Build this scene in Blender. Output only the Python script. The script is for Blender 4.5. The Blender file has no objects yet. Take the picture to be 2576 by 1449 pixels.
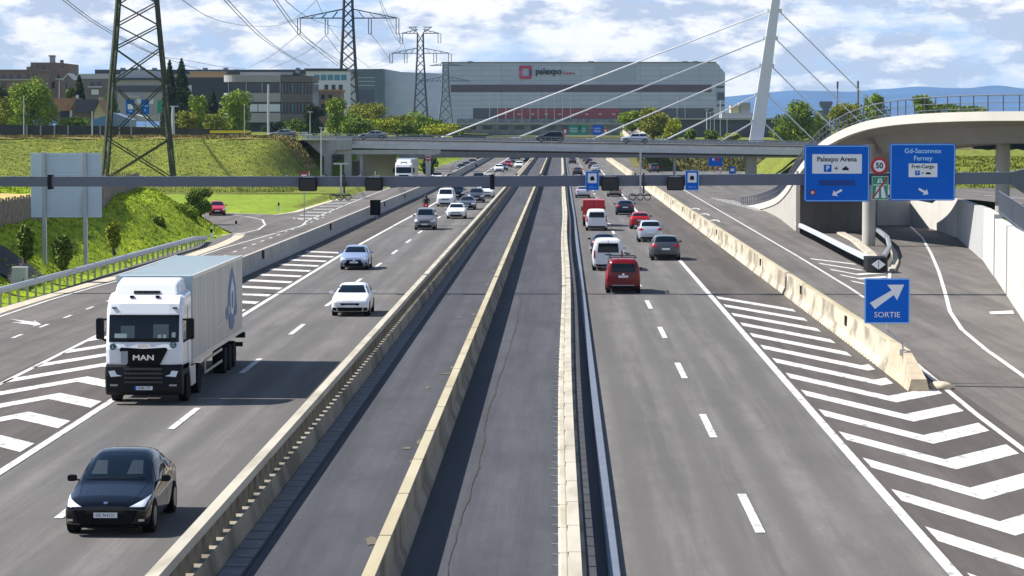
import bpy, bmesh, math, random
import numpy as np
from mathutils import Vector, Matrix
from mathutils.bvhtree import BVHTree
R = math.radians
random.seed(7); rng = np.random.default_rng(11)
sc = bpy.context.scene
COL = sc.collection

# ------------------------------------------------------------------ camera
S = 6700.0; HC = 9.0
PITCH = math.atan(409.5/S); YAW = math.atan(123/math.hypot(S, 409.5))
cd = bpy.data.cameras.new('camera'); cam = bpy.data.objects.new('camera', cd); COL.objects.link(cam)
cd.sensor_width = 36; cd.lens = 36*S/2576; cd.clip_start = 0.5; cd.clip_end = 30000
cam.location = (0, 0, HC); cam.rotation_euler = (math.pi/2-PITCH, 0, YAW)
sc.camera = cam
RM = cam.rotation_euler.to_matrix()
def ray(px, py): return RM @ Vector((px-1288, -(py-724.5), -S))
def G(px, py, z=0.0):
    r = ray(px, py); t = (z-HC)/r.z; return Vector((r.x*t, r.y*t, z))
def D(px, py, Y):
    r = ray(px, py); t = Y/r.y; return Vector((r.x*t, Y, HC+r.z*t))
# ------------------------------------------------------------------ world + sun
SUN_XY = (-1.0, 0.06)   # light comes square from the left
SUN_EL = R(47)
w = bpy.data.worlds.new('World'); sc.world = w; w.use_nodes = True
nt = w.node_tree; nt.nodes.clear(); N = nt.nodes; L = nt.links
def nn(tree, t, **k):
    n = tree.nodes.new(t)
    for a, b in k.items(): setattr(n, a, b)
    return n
out = nn(nt, 'ShaderNodeOutputWorld'); bg = nn(nt, 'ShaderNodeBackground')
sky = nn(nt, 'ShaderNodeTexSky', sky_type='NISHITA', sun_disc=False)
sky.sun_elevation = SUN_EL; sky.sun_rotation = math.atan2(SUN_XY[0], SUN_XY[1]) % (2*math.pi)
sky.air_density = 1.0; sky.dust_density = 0.3; sky.ozone_density = 2.0; sky.altitude = 430
tc = nn(nt, 'ShaderNodeTexCoord')
mp = nn(nt, 'ShaderNodeMapping'); mp.inputs['Scale'].default_value = (21, 21, 66); mp.inputs['Location'].default_value = (3.1, 0.4, 1.35)
L.new(tc.outputs['Generated'], mp.inputs['Vector'])
n1 = nn(nt, 'ShaderNodeTexNoise'); n1.inputs['Scale'].default_value = 1.0; n1.inputs['Detail'].default_value = 9; n1.inputs['Roughness'].default_value = 0.55; n1.inputs['Distortion'].default_value = 0.0
L.new(mp.outputs[0], n1.inputs['Vector'])
cr = nn(nt, 'ShaderNodeValToRGB'); cr.color_ramp.elements[0].position = 0.30; cr.color_ramp.elements[1].position = 0.52
cr.color_ramp.interpolation = 'EASE'
L.new(n1.outputs['Fac'], cr.inputs['Fac'])
mp2 = nn(nt, 'ShaderNodeMapping'); mp2.inputs['Scale'].default_value = (38, 38, 105); mp2.inputs['Location'].default_value = (8.1, 2.4, 0.3)
L.new(tc.outputs['Generated'], mp2.inputs['Vector'])
n2 = nn(nt, 'ShaderNodeTexNoise'); n2.inputs['Scale'].default_value = 1.0; n2.inputs['Detail'].default_value = 7; n2.inputs['Roughness'].default_value = 0.6
L.new(mp2.outputs[0], n2.inputs['Vector'])
cr2 = nn(nt, 'ShaderNodeValToRGB')
cr2.color_ramp.elements[0].position = 0.45; cr2.color_ramp.elements[0].color = (3.5, 4.15, 5.4, 1)
cr2.color_ramp.elements[1].position = 0.57; cr2.color_ramp.elements[1].color = (7.0, 7.05, 7.4, 1)
L.new(n2.outputs['Fac'], cr2.inputs['Fac'])
tint = nn(nt, 'ShaderNodeMix', data_type='RGBA', blend_type='MIX'); tint.inputs[0].default_value = 0.82
tint.inputs[7].default_value = (2.5, 4.1, 6.9, 1)
L.new(sky.outputs[0], tint.inputs[6])
mx = nn(nt, 'ShaderNodeMix', data_type='RGBA')
sz = nn(nt, 'ShaderNodeSeparateXYZ'); L.new(tc.outputs['Generated'], sz.inputs[0])
low = nn(nt, 'ShaderNodeMapRange', interpolation_type='SMOOTHSTEP'); low.inputs['From Min'].default_value = 0.45; low.inputs['From Max'].default_value = 0.09
L.new(sz.outputs[2], low.inputs['Value'])      # cloud bank low over the horizon, clear blue overhead
m1 = nn(nt, 'ShaderNodeMath', operation='MULTIPLY'); L.new(cr.outputs['Color'], m1.inputs[0]); L.new(low.outputs[0], m1.inputs[1])
m2 = nn(nt, 'ShaderNodeMath', operation='MULTIPLY'); m2.inputs[0].default_value = 0.82; L.new(low.outputs[0], m2.inputs[1]); L.new(m2.outputs[0], tint.inputs[0])
L.new(m1.outputs[0], mx.inputs[0]); L.new(tint.outputs[2], mx.inputs[6]); L.new(cr2.outputs['Color'], mx.inputs[7])
L.new(mx.outputs[2], bg.inputs['Color']); bg.inputs['Strength'].default_value = 0.095
L.new(bg.outputs[0], out.inputs['Surface'])
sd = bpy.data.lights.new('sun', 'SUN'); so = bpy.data.objects.new('sun', sd); COL.objects.link(so)
sd.energy = 5.0; sd.angle = R(0.6); sd.color = (1.0, 0.955, 0.88)
sdir = Vector((SUN_XY[0], SUN_XY[1], 0)).normalized()*math.cos(SUN_EL)
to_sun = Vector((sdir.x, sdir.y, math.sin(SUN_EL)))
so.rotation_euler = to_sun.to_track_quat('Z', 'Y').to_euler(); so.location = (-40, 0, 60)
sc.view_settings.view_transform = 'Standard'; sc.view_settings.look = 'None'
sc.view_settings.exposure = 0.70; sc.view_settings.gamma = 1.0
sc.cycles.volume_bounces = 0; sc.cycles.max_bounces = 6; sc.cycles.diffuse_bounces = 3
sc.cycles.use_denoising = True

# ------------------------------------------------------------------ mesh helpers
class MB:
    def __init__(s): s.v = []; s.f = []
    def add(s, vs, fs):
        o = len(s.v); s.v += [tuple(p) for p in vs]; s.f += [tuple(o+i for i in f) for f in fs]; return s
    def box(s, x0, x1, y0, y1, z0, z1):
        return s.add([(x0,y0,z0),(x1,y0,z0),(x1,y1,z0),(x0,y1,z0),(x0,y0,z1),(x1,y0,z1),(x1,y1,z1),(x0,y1,z1)],
            [(0,3,2,1),(4,5,6,7),(0,1,5,4),(1,2,6,5),(2,3,7,6),(3,0,4,7)])
    def hexa(s, lo, hi):      # lo, hi: 4 points each
        return s.add(list(lo)+list(hi), [(0,3,2,1),(4,5,6,7),(0,1,5,4),(1,2,6,5),(2,3,7,6),(3,0,4,7)])
    def quad(s, a, b, c, d): return s.add([a,b,c,d], [(0,1,2,3)])
    def poly(s, pts): return s.add(pts, [tuple(range(len(pts)))])
    def tube(s, p0, p1, r0, r1=None, n=8):
        p0 = Vector(p0); p1 = Vector(p1); r1 = r0 if r1 is None else r1
        d = (p1-p0).normalized(); a = d.orthogonal().normalized(); b = d.cross(a)
        vs = []
        for p, r in ((p0, r0), (p1, r1)):
            for k in range(n):
                t = 2*math.pi*k/n; vs.append(p+a*math.cos(t)*r+b*math.sin(t)*r)
        fs = [(k, (k+1) % n, n+(k+1) % n, n+k) for k in range(n)] + [tuple(range(n))[::-1], tuple(range(n, 2*n))]
        return s.add(vs, fs)
    def bar(s, p0, p1, w, h=None):   # square bar
        h = w if h is None else h
        p0 = Vector(p0); p1 = Vector(p1); d = (p1-p0).normalized()
        a = d.cross(Vector((0,0,1)));  a = Vector((1,0,0)) if a.length < 1e-3 else a.normalized()
        b = d.cross(a).normalized(); a = a*w/2; b = b*h/2
        return s.add([p0-a-b,p0+a-b,p0+a+b,p0-a+b,p1-a-b,p1+a-b,p1+a+b,p1-a+b],
            [(0,3,2,1),(4,5,6,7),(0,1,5,4),(1,2,6,5),(2,3,7,6),(3,0,4,7)])
    def pline(s, pts, r, n=6):
        for a, b in zip(pts, pts[1:]): s.tube(a, b, r, n=n)
        return s
    def prism(s, poly, axis, a0, a1):   # poly of 2D points, extruded on axis
        def P(u, v, a): return {'x': (a,u,v), 'y': (u,a,v), 'z': (u,v,a)}[axis]
        n = len(poly)
        vs = [P(u,v,a0) for u,v in poly]+[P(u,v,a1) for u,v in poly]
        return s.add(vs, [tuple(range(n))[::-1], tuple(range(n,2*n))]+[(k,(k+1)%n,n+(k+1)%n,n+k) for k in range(n)])
    def sweep(s, path, prof, close=True):   # profile (lateral right, z) swept on a path of 3-D points
        path = [Vector(p) for p in path]; m = len(prof); vs = []
        for i, p in enumerate(path):
            t = (path[min(i+1, len(path)-1)]-path[max(i-1, 0)]); t.z = 0; t.normalize(); rgt = Vector((t.y, -t.x, 0))
            for u, z in prof: vs.append(p+rgt*u+Vector((0,0,z)))
        fs = []
        for i in range(len(path)-1):
            for k in range(m if close else m-1):
                a = i*m+k; b = i*m+(k+1) % m; fs.append((a, b, b+m, a+m))
        if close: fs += [tuple(range(m))[::-1], tuple(range((len(path)-1)*m, len(path)*m))]
        return s.add(vs, fs)
    def strip(s, path, width, z=0.0):
        return s.sweep([Vector((p[0], p[1], z+(p[2] if len(p) > 2 else 0))) for p in path], [(width/2, 0), (-width/2, 0)], close=False)
    def build(s, name, m, parent=None, origin=None, smooth=False, fix=True):
        me = bpy.data.meshes.new(name); 
        if parent is not None: o0 = Vector(ROOT(parent).location)
        elif origin is not None: o0 = Vector(origin)
        else: o0 = Vector((0,0,0))
        me.from_pydata([(x-o0.x, y-o0.y, z-o0.z) for x, y, z in s.v], [], s.f)
        if fix:
            bm = bmesh.new(); bm.from_mesh(me); bmesh.ops.recalc_face_normals(bm, faces=bm.faces); bm.to_mesh(me); bm.free()
        me.materials.append(m)
        if smooth: me.polygons.foreach_set('use_smooth', [True]*len(me.polygons))
        o = bpy.data.objects.new(name, me); COL.objects.link(o)
        if parent is not None: o.parent = parent
        else: o.location = o0
        return o
LOCAL = [False]
def ROOT(p):
    if LOCAL[0]:
        return type('z', (), {'location': (0,0,0)})
    while p.parent is not None: p = p.parent
    return p
def tag(o, label=None, cat=None, group=None, kind=None):
    if label: o['label'] = label
    if cat: o['category'] = cat
    if group: o['group'] = group
    if kind: o['kind'] = kind
    return o
def thing(name, label, cat, loc=(0,0,0), group=None):
    o = bpy.data.objects.new(name, None); COL.objects.link(o); o.location = loc; o.empty_display_size = 0.3
    return tag(o, label, cat, group)
def struct(o, kind='structure'): o['kind'] = kind; return o
def text_mb(txt, size, origin, align='CENTER', ex=0.01, facing='-y', sx=1.0, bold=0.0):
    cu = bpy.data.curves.new('t', 'FONT'); cu.body = txt; cu.size = size; cu.align_x = align; cu.align_y = 'CENTER'
    cu.extrude = ex; cu.resolution_u = 3; cu.offset = bold
    ob = bpy.data.objects.new('t', cu); COL.objects.link(ob)
    dg = bpy.context.evaluated_depsgraph_get(); me = bpy.data.meshes.new_from_object(ob.evaluated_get(dg))
    mb = MB(); ox, oy, oz = origin
    if facing == '-y': vs = [(ox+v.co.x*sx, oy-v.co.z, oz+v.co.y) for v in me.vertices]
    else: vs = [(ox-v.co.x*sx, oy+v.co.z, oz+v.co.y) for v in me.vertices]
    mb.add(vs, [tuple(p.vertices) for p in me.polygons])
    bpy.data.objects.remove(ob); bpy.data.curves.remove(cu); bpy.data.meshes.remove(me)
    return mb
# ------------------------------------------------------------------ materials
MATS = {}
def srgb(r, g, b):
    f = lambda c: (c/255/12.92) if c/255 <= 0.04045 else ((c/255+0.055)/1.055)**2.4
    return (f(r), f(g), f(b))
def mat(name, col, rough=0.8, metal=0.0, var=0.0, vscale=1.0, stretch=(1,1,1), bump=0.0, col2=None, spec=0.5, emit=0.0, detail=6, coat=0.0, world=False):
    if name in MATS: return MATS[name]
    m = bpy.data.materials.new(name); m.use_nodes = True; t = m.node_tree; b = t.nodes['Principled BSDF']
    b.inputs['Base Color'].default_value = (*col, 1); b.inputs['Roughness'].default_value = rough; b.inputs['Metallic'].default_value = metal
    b.inputs['Specular IOR Level'].default_value = spec; b.inputs['Coat Weight'].default_value = coat
    if emit: b.inputs['Emission Color'].default_value = (*col, 1); b.inputs['Emission Strength'].default_value = emit
    if var or col2 or bump:
        c = nn(t, 'ShaderNodeTexCoord'); mpn = nn(t, 'ShaderNodeMapping'); mpn.inputs['Scale'].default_value = stretch
        if world:
            g = nn(t, 'ShaderNodeNewGeometry'); t.links.new(g.outputs['Position'], mpn.inputs['Vector'])
        else: t.links.new(c.outputs['Object'], mpn.inputs['Vector'])
        no = nn(t, 'ShaderNodeTexNoise'); no.inputs['Scale'].default_value = vscale; no.inputs['Detail'].default_value = detail; no.inputs['Roughness'].default_value = 0.62
        t.links.new(mpn.outputs[0], no.inputs['Vector'])
        if var or col2:
            r_ = nn(t, 'ShaderNodeValToRGB'); r_.color_ramp.elements[0].position = 0.3 if name != 'road_paint' else .34; r_.color_ramp.elements[1].position = 0.7 if name != 'road_paint' else .47
            c2 = col2 if col2 else tuple(min(1, x*(1+var)) for x in col)
            c1 = col if col2 else tuple(x*(1-var) for x in col)
            r_.color_ramp.elements[0].color = (*c1, 1); r_.color_ramp.elements[1].color = (*c2, 1)
            t.links.new(no.outputs['Fac'], r_.inputs['Fac']); t.links.new(r_.outputs[0], b.inputs['Base Color'])
        if bump:
            bp = nn(t, 'ShaderNodeBump'); bp.inputs['Strength'].default_value = bump; bp.inputs['Distance'].default_value = 0.05
            t.links.new(no.outputs['Fac'], bp.inputs['Height']); t.links.new(bp.outputs[0], b.inputs['Normal'])
    MATS[name] = m; return m
def asphalt(name, base, dark, stain=0.35, tracks=None, brown=None):
    m = bpy.data.materials.new(name); m.use_nodes = True; t = m.node_tree; b = t.nodes['Principled BSDF']
    b.inputs['Roughness'].default_value = 0.9; b.inputs['Specular IOR Level'].default_value = 0.25
    g = nn(t, 'ShaderNodeNewGeometry')
    def noise(sx, sy, det, lo, hi, rough=0.6):
        mpn = nn(t, 'ShaderNodeMapping'); mpn.inputs['Scale'].default_value = (sx, sy, 1); t.links.new(g.outputs['Position'], mpn.inputs['Vector'])
        no = nn(t, 'ShaderNodeTexNoise'); no.inputs['Scale'].default_value = 1; no.inputs['Detail'].default_value = det; no.inputs['Roughness'].default_value = rough
        t.links.new(mpn.outputs[0], no.inputs['Vector'])
        mr = nn(t, 'ShaderNodeMapRange'); mr.inputs['From Min'].default_value = lo; mr.inputs['From Max'].default_value = hi
        t.links.new(no.outputs['Fac'], mr.inputs['Value']); return mr.outputs[0]
    def mix(f, a, c, mode='MIX'):
        x = nn(t, 'ShaderNodeMix', data_type='RGBA', blend_type=mode)
        for s_, v in ((0, f), (6, a), (7, c)):
            if isinstance(v, (tuple, float, int)):
                x.inputs[s_].default_value = v if s_ == 0 else (*v, 1)
            else: t.links.new(v, x.inputs[s_])
        return x.outputs[2]
    long_ = noise(0.8, 0.02, 6, 0.40, 0.60, 0.7)
    blot = noise(0.42, 0.13, 8, 0.45, 0.68, 0.72); mid = noise(2.2, 0.7, 6, 0.38, 0.62, 0.75)
    fine = noise(6, 2.2, 6, 0.32, 0.68, 0.75)
    c = mix(long_, base, dark)
    sm = nn(t, 'ShaderNodeMath', operation='MULTIPLY'); sm.inputs[1].default_value = stain; t.links.new(blot, sm.inputs[0])
    c = mix(sm.outputs[0], c, tuple(x*0.55 for x in dark) if brown is None else brown)
    f2 = nn(t, 'ShaderNodeMath', operation='MULTIPLY'); f2.inputs[1].default_value = 0.42; t.links.new(fine, f2.inputs[0])
    c = mix(f2.outputs[0], c, tuple(x*0.6 for x in base))
    f3 = nn(t, 'ShaderNodeMath', operation='MULTIPLY'); f3.inputs[1].default_value = 0.30; t.links.new(mid, f3.inputs[0])
    c = mix(f3.outputs[0], c, tuple(x*0.62 for x in base))
    if tracks:     # darker wheel paths worn along the lanes at these X positions
        sp = nn(t, 'ShaderNodeSeparateXYZ'); t.links.new(g.outputs['Position'], sp.inputs[0])
        wob = noise(0.03, 0.012, 2, 0.0, 1.0)
        ax = nn(t, 'ShaderNodeMath', operation='ADD'); t.links.new(sp.outputs[0], ax.inputs[0]); t.links.new(wob, ax.inputs[1])
        tot = None
        for x0 in tracks:
            s1 = nn(t, 'ShaderNodeMath', operation='SUBTRACT'); t.links.new(ax.outputs[0], s1.inputs[0]); s1.inputs[1].default_value = x0+0.5
            ab = nn(t, 'ShaderNodeMath', operation='ABSOLUTE'); t.links.new(s1.outputs[0], ab.inputs[0])
            mr = nn(t, 'ShaderNodeMapRange', interpolation_type='SMOOTHSTEP'); mr.inputs['From Min'].default_value = 0.62; mr.inputs['From Max'].default_value = 0.05
            t.links.new(ab.outputs[0], mr.inputs['Value'])
            if tot is None: tot = mr.outputs[0]
            else:
                a2 = nn(t, 'ShaderNodeMath', operation='MAXIMUM'); t.links.new(tot, a2.inputs[0]); t.links.new(mr.outputs[0], a2.inputs[1]); tot = a2.outputs[0]
        mm = nn(t, 'ShaderNodeMath', operation='MULTIPLY'); t.links.new(tot, mm.inputs[0]); 
        gate = noise(0.2, 0.015, 3, 0.15, 0.50); t.links.new(gate, mm.inputs[1])
        m3 = nn(t, 'ShaderNodeMath', operation='MULTIPLY'); m3.inputs[1].default_value = 0.8; t.links.new(mm.outputs[0], m3.inputs[0])
        c = mix(m3.outputs[0], c, tuple(x*0.55 for x in base))
    t.links.new(c, b.inputs['Base Color'])
    bp = nn(t, 'ShaderNodeBump'); bp.inputs['Strength'].default_value = 0.25; bp.inputs['Distance'].default_value = 0.02
    t.links.new(fine, bp.inputs['Height']); t.links.new(bp.outputs[0], b.inputs['Normal'])
    MATS[name] = m; return m
def concrete(name, col, stain, amount=0.6, sx=1.5, sy=1.5, sz=0.25, lo=0.45, hi=0.7):
    m = bpy.data.materials.new(name); m.use_nodes = True; t = m.node_tree; b = t.nodes['Principled BSDF']
    b.inputs['Roughness'].default_value = 0.88; b.inputs['Specular IOR Level'].default_value = 0.3
    g = nn(t, 'ShaderNodeNewGeometry')
    cur = None
    for (sc_, lo_, hi_, a_, cc, prev) in (((sx, sy, sz), lo, hi, amount, stain, col), ((0.35, 0.35, 0.5), 0.4, 0.7, 0.45, tuple(x*0.72 for x in col), None), ((14, 14, 14), 0.3, 0.7, 0.18, tuple(x*0.6 for x in col), None)):
        mpn = nn(t, 'ShaderNodeMapping'); mpn.inputs['Scale'].default_value = sc_; t.links.new(g.outputs['Position'], mpn.inputs['Vector'])
        no = nn(t, 'ShaderNodeTexNoise'); no.inputs['Scale'].default_value = 1; no.inputs['Detail'].default_value = 6; t.links.new(mpn.outputs[0], no.inputs['Vector'])
        mr = nn(t, 'ShaderNodeMapRange'); mr.inputs['From Min'].default_value = lo_; mr.inputs['From Max'].default_value = hi_; mr.inputs['To Max'].default_value = a_
        t.links.new(no.outputs['Fac'], mr.inputs['Value'])
        x = nn(t, 'ShaderNodeMix', data_type='RGBA'); t.links.new(mr.outputs[0], x.inputs[0])
        if cur is None: x.inputs[6].default_value = (*prev, 1)
        else: t.links.new(cur, x.inputs[6])
        x.inputs[7].default_value = (*cc, 1); cur = x.outputs[2]
    t.links.new(cur, b.inputs['Base Color']); MATS[name] = m; return m

M_ROAD = asphalt('road_asphalt', (0.190,0.179,0.169), (0.105,0.099,0.095), stain=0.5, tracks=(-10.5,-8.5,-14.1,-12.2,1.9,3.7,5.3,7.0))
M_MID = asphalt('median_asphalt', (0.088,0.090,0.103), (0.052,0.054,0.064), stain=0.55)
M_GORE = asphalt('gore_asphalt', (0.125,0.110,0.100), (0.072,0.063,0.058), stain=0.6, brown=(0.05,0.042,0.038))
M_RAMP = asphalt('ramp_asphalt', (0.185,0.168,0.153), (0.105,0.096,0.089), stain=0.6)
M_DARKA = mat('joint_and_shadow_dark', (0.035,0.034,0.036), 0.8)  # dark joint filler, also used for the painted shadow strips
M_PAINT = mat('road_paint', (0.27,0.26,0.245), 0.8, col2=(0.57,0.56,0.535), vscale=2.6, stretch=(1.5,0.5,1), world=True)
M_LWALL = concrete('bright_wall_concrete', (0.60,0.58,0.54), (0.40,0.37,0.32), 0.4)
M_CONC = concrete('pale_concrete', (0.46,0.44,0.40), (0.20,0.17,0.13), 0.45)
M_CONCG = concrete('grey_concrete', (0.45,0.45,0.45), (0.24,0.24,0.25), 0.35)
M_YCONC = concrete('yellowed_concrete', (0.56,0.50,0.385), (0.17,0.14,0.10), 0.85, 0.45, 0.45, 0.9, 0.47, 0.62)
M_CCONC = concrete('stained_concrete', (0.33,0.29,0.22), (0.10,0.085,0.06), 0.85, 0.5, 0.5, 0.3, 0.44, 0.6)
M_YTOP = concrete('lichen_concrete_top', (0.48,0.425,0.30), (0.33,0.265,0.13), 0.7, 0.5, 0.12, 0.5)
M_CREAM = concrete('cream_concrete', (0.50,0.46,0.375), (0.27,0.235,0.17), 0.75, 1.6, 0.35, 0.8)
M_STEEL = mat('galvanised_steel', (0.42,0.44,0.46), 0.45, 0.6, var=0.12, vscale=2)
M_RAILB = mat('bluish_guardrail', (0.125,0.150,0.20), 0.8, 0.0, var=0.12, vscale=1.2)
M_GANT = mat('gantry_steel', (0.120,0.135,0.175), 0.55, 0.1, var=0.06, vscale=0.5)
M_DKST = mat('dark_steel', (0.045,0.055,0.05), 0.6, 0.2, var=0.2, vscale=1)
M_BLACK = mat('matt_black', (0.004,0.0045,0.006), 0.7, spec=0.15)
M_BLK2 = mat('black_plastic', (0.008,0.009,0.011), 0.6, spec=0.2)
M_TYRE = mat('tyre_rubber', (0.008,0.008,0.009), 0.9, spec=0.15)
M_RIM = mat('alloy_rim', (0.25,0.26,0.28), 0.35, 0.7)
M_GLASS = mat('dark_glass', (0.004,0.009,0.016), 0.05, spec=0.28)
M_CHROME = mat('chrome', (0.7,0.7,0.72), 0.15, 1.0)
M_LAMP = mat('headlight_glass', (0.72,0.78,0.85), 0.15, spec=0.8)
M_TAIL = mat('tail_light', (0.38,0.015,0.02), 0.25)
M_PLATE = mat('plate_white', (0.72,0.73,0.75), 0.5)
M_WHITE = mat('sign_white', (0.74,0.76,0.80), 0.5)
M_BLUE = mat('sign_blue', (0.002,0.115,0.56), 0.6, var=0.05, vscale=0.8, spec=0.15)
M_LBLUE = mat('sign_pale_blue', (0.20,0.46,0.86), 0.5)
M_RED = mat('sign_red', (0.42,0.008,0.015), 0.5)
M_GREEN = mat('sign_green', (0.005,0.26,0.15), 0.5)
M_GRAVEL = mat('pale_gravel', (0.50,0.43,0.33), 0.95, var=0.3, vscale=3, world=True, bump=0.4)
M_WBRIDGE = mat('white_painted_steel', (0.68,0.69,0.71), 0.45, var=0.04, vscale=0.4)
M_BARK = mat('bark', (0.07,0.055,0.04), 0.9)
# ------------------------------------------------------------------ ground and roads
def grass_mat(name, a, b, c, s=0.25):
    m = bpy.data.materials.new(name); m.use_nodes = True; t = m.node_tree; p = t.nodes['Principled BSDF']
    p.inputs['Roughness'].default_value = 0.95; p.inputs['Specular IOR Level'].default_value = 0.1
    g = nn(t, 'ShaderNodeNewGeometry')
    def nz(sc_, det):
        mpn = nn(t, 'ShaderNodeMapping'); mpn.inputs['Scale'].default_value = sc_; t.links.new(g.outputs['Position'], mpn.inputs['Vector'])
        no = nn(t, 'ShaderNodeTexNoise'); no.inputs['Scale'].default_value = 1; no.inputs['Detail'].default_value = det; no.inputs['Roughness'].default_value = 0.7
        t.links.new(mpn.outputs[0], no.inputs['Vector']); return no.outputs['Fac']
    r1 = nn(t, 'ShaderNodeValToRGB'); e = r1.color_ramp.elements; e[0].position = 0.33; e[1].position = 0.68; e[0].color = (*b, 1); e[1].color = (*a, 1)
    t.links.new(nz((s, s*0.6, s*2), 8), r1.inputs[0])
    r2 = nn(t, 'ShaderNodeValToRGB'); e = r2.color_ramp.elements; e[0].position = 0.5; e[1].position = 0.66; e[0].color = (0,0,0,1); e[1].color = (1,1,1,1)
    t.links.new(nz((1.6, 0.7, 2.5), 6), r2.inputs[0])
    x = nn(t, 'ShaderNodeMix', data_type='RGBA'); t.links.new(r2.outputs[0], x.inputs[0]); t.links.new(r1.outputs[0], x.inputs[6]); x.inputs[7].default_value = (*c, 1)
    t.links.new(x.outputs[2], p.inputs['Base Color'])
    MATS[name] = m; return m
M_GRASS_N = grass_mat('bank_grass', (0.33,0.41,0.022), (0.18,0.255,0.016), (0.075,0.115,0.014))
M_GRASS_F = grass_mat('embankment_grass', (0.205,0.225,0.032), (0.115,0.145,0.024), (0.085,0.09,0.025))
M_GRASS_L = grass_mat('field_grass', (0.23,0.31,0.028), (0.17,0.24,0.025), (0.11,0.15,0.02))
M_DRY = grass_mat('dry_grass', (0.26,0.20,0.075), (0.17,0.15,0.05), (0.10,0.09,0.03))
M_SCRUB = grass_mat('scrub_bank', (0.17,0.15,0.055), (0.085,0.085,0.03), (0.05,0.05,0.02))
M_STRAW = grass_mat('straw_field', (0.62,0.44,0.17), (0.48,0.36,0.13), (0.3,0.25,0.1))

def sheet(name, pts, m, z, kind='structure'):
    mb = MB().poly([(p[0], p[1], z) for p in pts]); o = mb.build(name, m)
    struct(o, kind); return o
# ground sheet to the horizon
sheet('ground', [(-9000,-50),(9000,-50),(9000,15000),(-9000,15000)], M_GRASS_F, -0.35)
sheet('motorway', [(-27.6,20),(40,20),(42,900),(-27.0,900)], M_ROAD, 0.0)
M_SHOULD = asphalt('shoulder_asphalt', (0.12,0.118,0.124), (0.08,0.079,0.085), stain=0.4)
sheet('inner_shoulder', [(-8.35,20),(-7.30,20),(-7.35,900),(-8.2,900)], M_SHOULD, 0.004)
sheet('median_road', [(-6.96,20),(1.0,20),(1.0,900),(-6.96,900)], M_MID, 0.004)
sheet('exit_ramp', [(12.2,20),(40,20),(40,420),(12.2,420)], M_RAMP, 0.004)
sheet('entry_ramp', [(-27.4,20),(-19.4,20),(-18.6,250),(-18,420),(-27,420),(-27,200)], M_RAMP, 0.004)
sheet('hatched_asphalt', [(7.95,40),(13.0,40),(13.6,100),(11.9,92),(11.9,330),(7.95,330)], M_GORE, 0.008)
sheet('hatched_asphalt', [(-19.6,60),(-14.3,60),(-14.9,115),(-15.3,165),(-14.7,280),(-14.5,330),(-18.1,330),(-18.9,165),(-20,115)], M_GORE, 0.008)

def marks(name, mb): return struct(mb.build(name, M_PAINT, fix=False))
ZP = 0.016
def solid(name, pts, wd=0.2): return marks(name, MB().strip([Vector((p[0], p[1], 0)) for p in pts], wd, ZP))
solid('road_line', [(7.93,30),(7.9,60),(7.93,170),(7.94,290),(7.9,420),(8.2,860)], 0.26)
solid('road_line', [(-14.2,30),(-14.5,62),(-14.67,86),(-15.05,124),(-15.26,186),(-14.95,240),(-14.62,285),(-14.5,330),(-14.5,420),(-14.3,860)], 0.26)
solid('road_line', [(-7.75,30),(-7.85,860)], 0.12)
mb = MB()
for k in range(44):
    y = 58.5+18*k; mb.strip([(4.42,y),(4.42,y+6.2)], 0.22, ZP)
marks('lane_dashes', mb); mb = MB()
for k in range(-1, 44):
    y = 78.3+17.9*k; x = -11.55-0.0022*(min(y, 240)-78); mb.strip([(x,y),(x,y+6.0)], 0.22, ZP)
marks('lane_dashes', mb); mb = MB()
for k in range(-6, 26):
    y = 112+5.85*k; mb.strip([(-23.2,y),(-23.2,y+2.0)], 0.17, ZP)
marks('lane_dashes', mb)
# right-hand chevrons
mb = MB()
for k in range(-4, 14):
    y0 = 57.4+6.2*k; xv = 9.78+max(0, y0-57)*0.030; t = 2.1
    yl = y0+0.0; yv = y0-(xv-8.2)*3.05; xr = 13.05+0.012*(y0-57)
    if y0 < 113:
        end = float(np.interp(yv, [40,70,83,93], [12.6,12.8,12.95,13.2]))-0.22 if y0 < 96 else 11.6
        mb.poly([(8.18,yl,ZP),(xv,yv,ZP),(xv,yv+t,ZP),(8.18,yl+t,ZP)])
        yr = yv+(end-xv)*1.55
        if end > xv: mb.poly([(xv,yv,ZP),(end,yr,ZP),(end,yr+t,ZP),(xv,yv+t,ZP)])
    else:
        e = 11.35; mb.poly([(8.18,yl,ZP),(e,yl-(e-8.2)*3.05,ZP),(e,yl-(e-8.2)*3.05+t,ZP),(8.18,yl+t,ZP)])
marks('chevron_marking', mb)
ZP = 0.020
solid('road_line', [(13.6,112),(13.5,104),(13.2,93),(12.95,83),(12.8,70),(12.6,40)], 0.2)
solid('road_line', [(15.85,139),(16.0,148),(16.3,186),(17.1,365),(17.1,420)], 0.17)
g = lambda pts: [G(x, y) for x, y in pts]
solid('road_line', g([(2290,570),(2320,598),(2343,640),(2362,685),(2377,735),(2390,785),(2420,830),(2480,880),(2576,948),(2800,1110)]), 0.2)
solid('road_line', g([(2240,672),(2237,700),(2220,735),(2205,760),(2208,800)]), 0.2)
mb = MB()
for a, b, c in (((2042,653),(2155,667),None),((2064,665),(2172,682),None),((2092,680),(2160,693),(2235,688)),((2118,694),(2165,704),(2234,699)),((2146,710),(2185,718),(2225,714))):
    A, B = G(*a), G(*b); o = Vector((0,1.6,0)); z = Vector((0,0,ZP))
    mb.poly([A+z,B+z,B+o+z,A+o+z])
    if c: Cc = G(*c); mb.poly([B+z,Cc+z,Cc+o+z,B+o+z])
marks('chevron_marking', mb)
mb = MB()     # far hatch right of the exit lane
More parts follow.
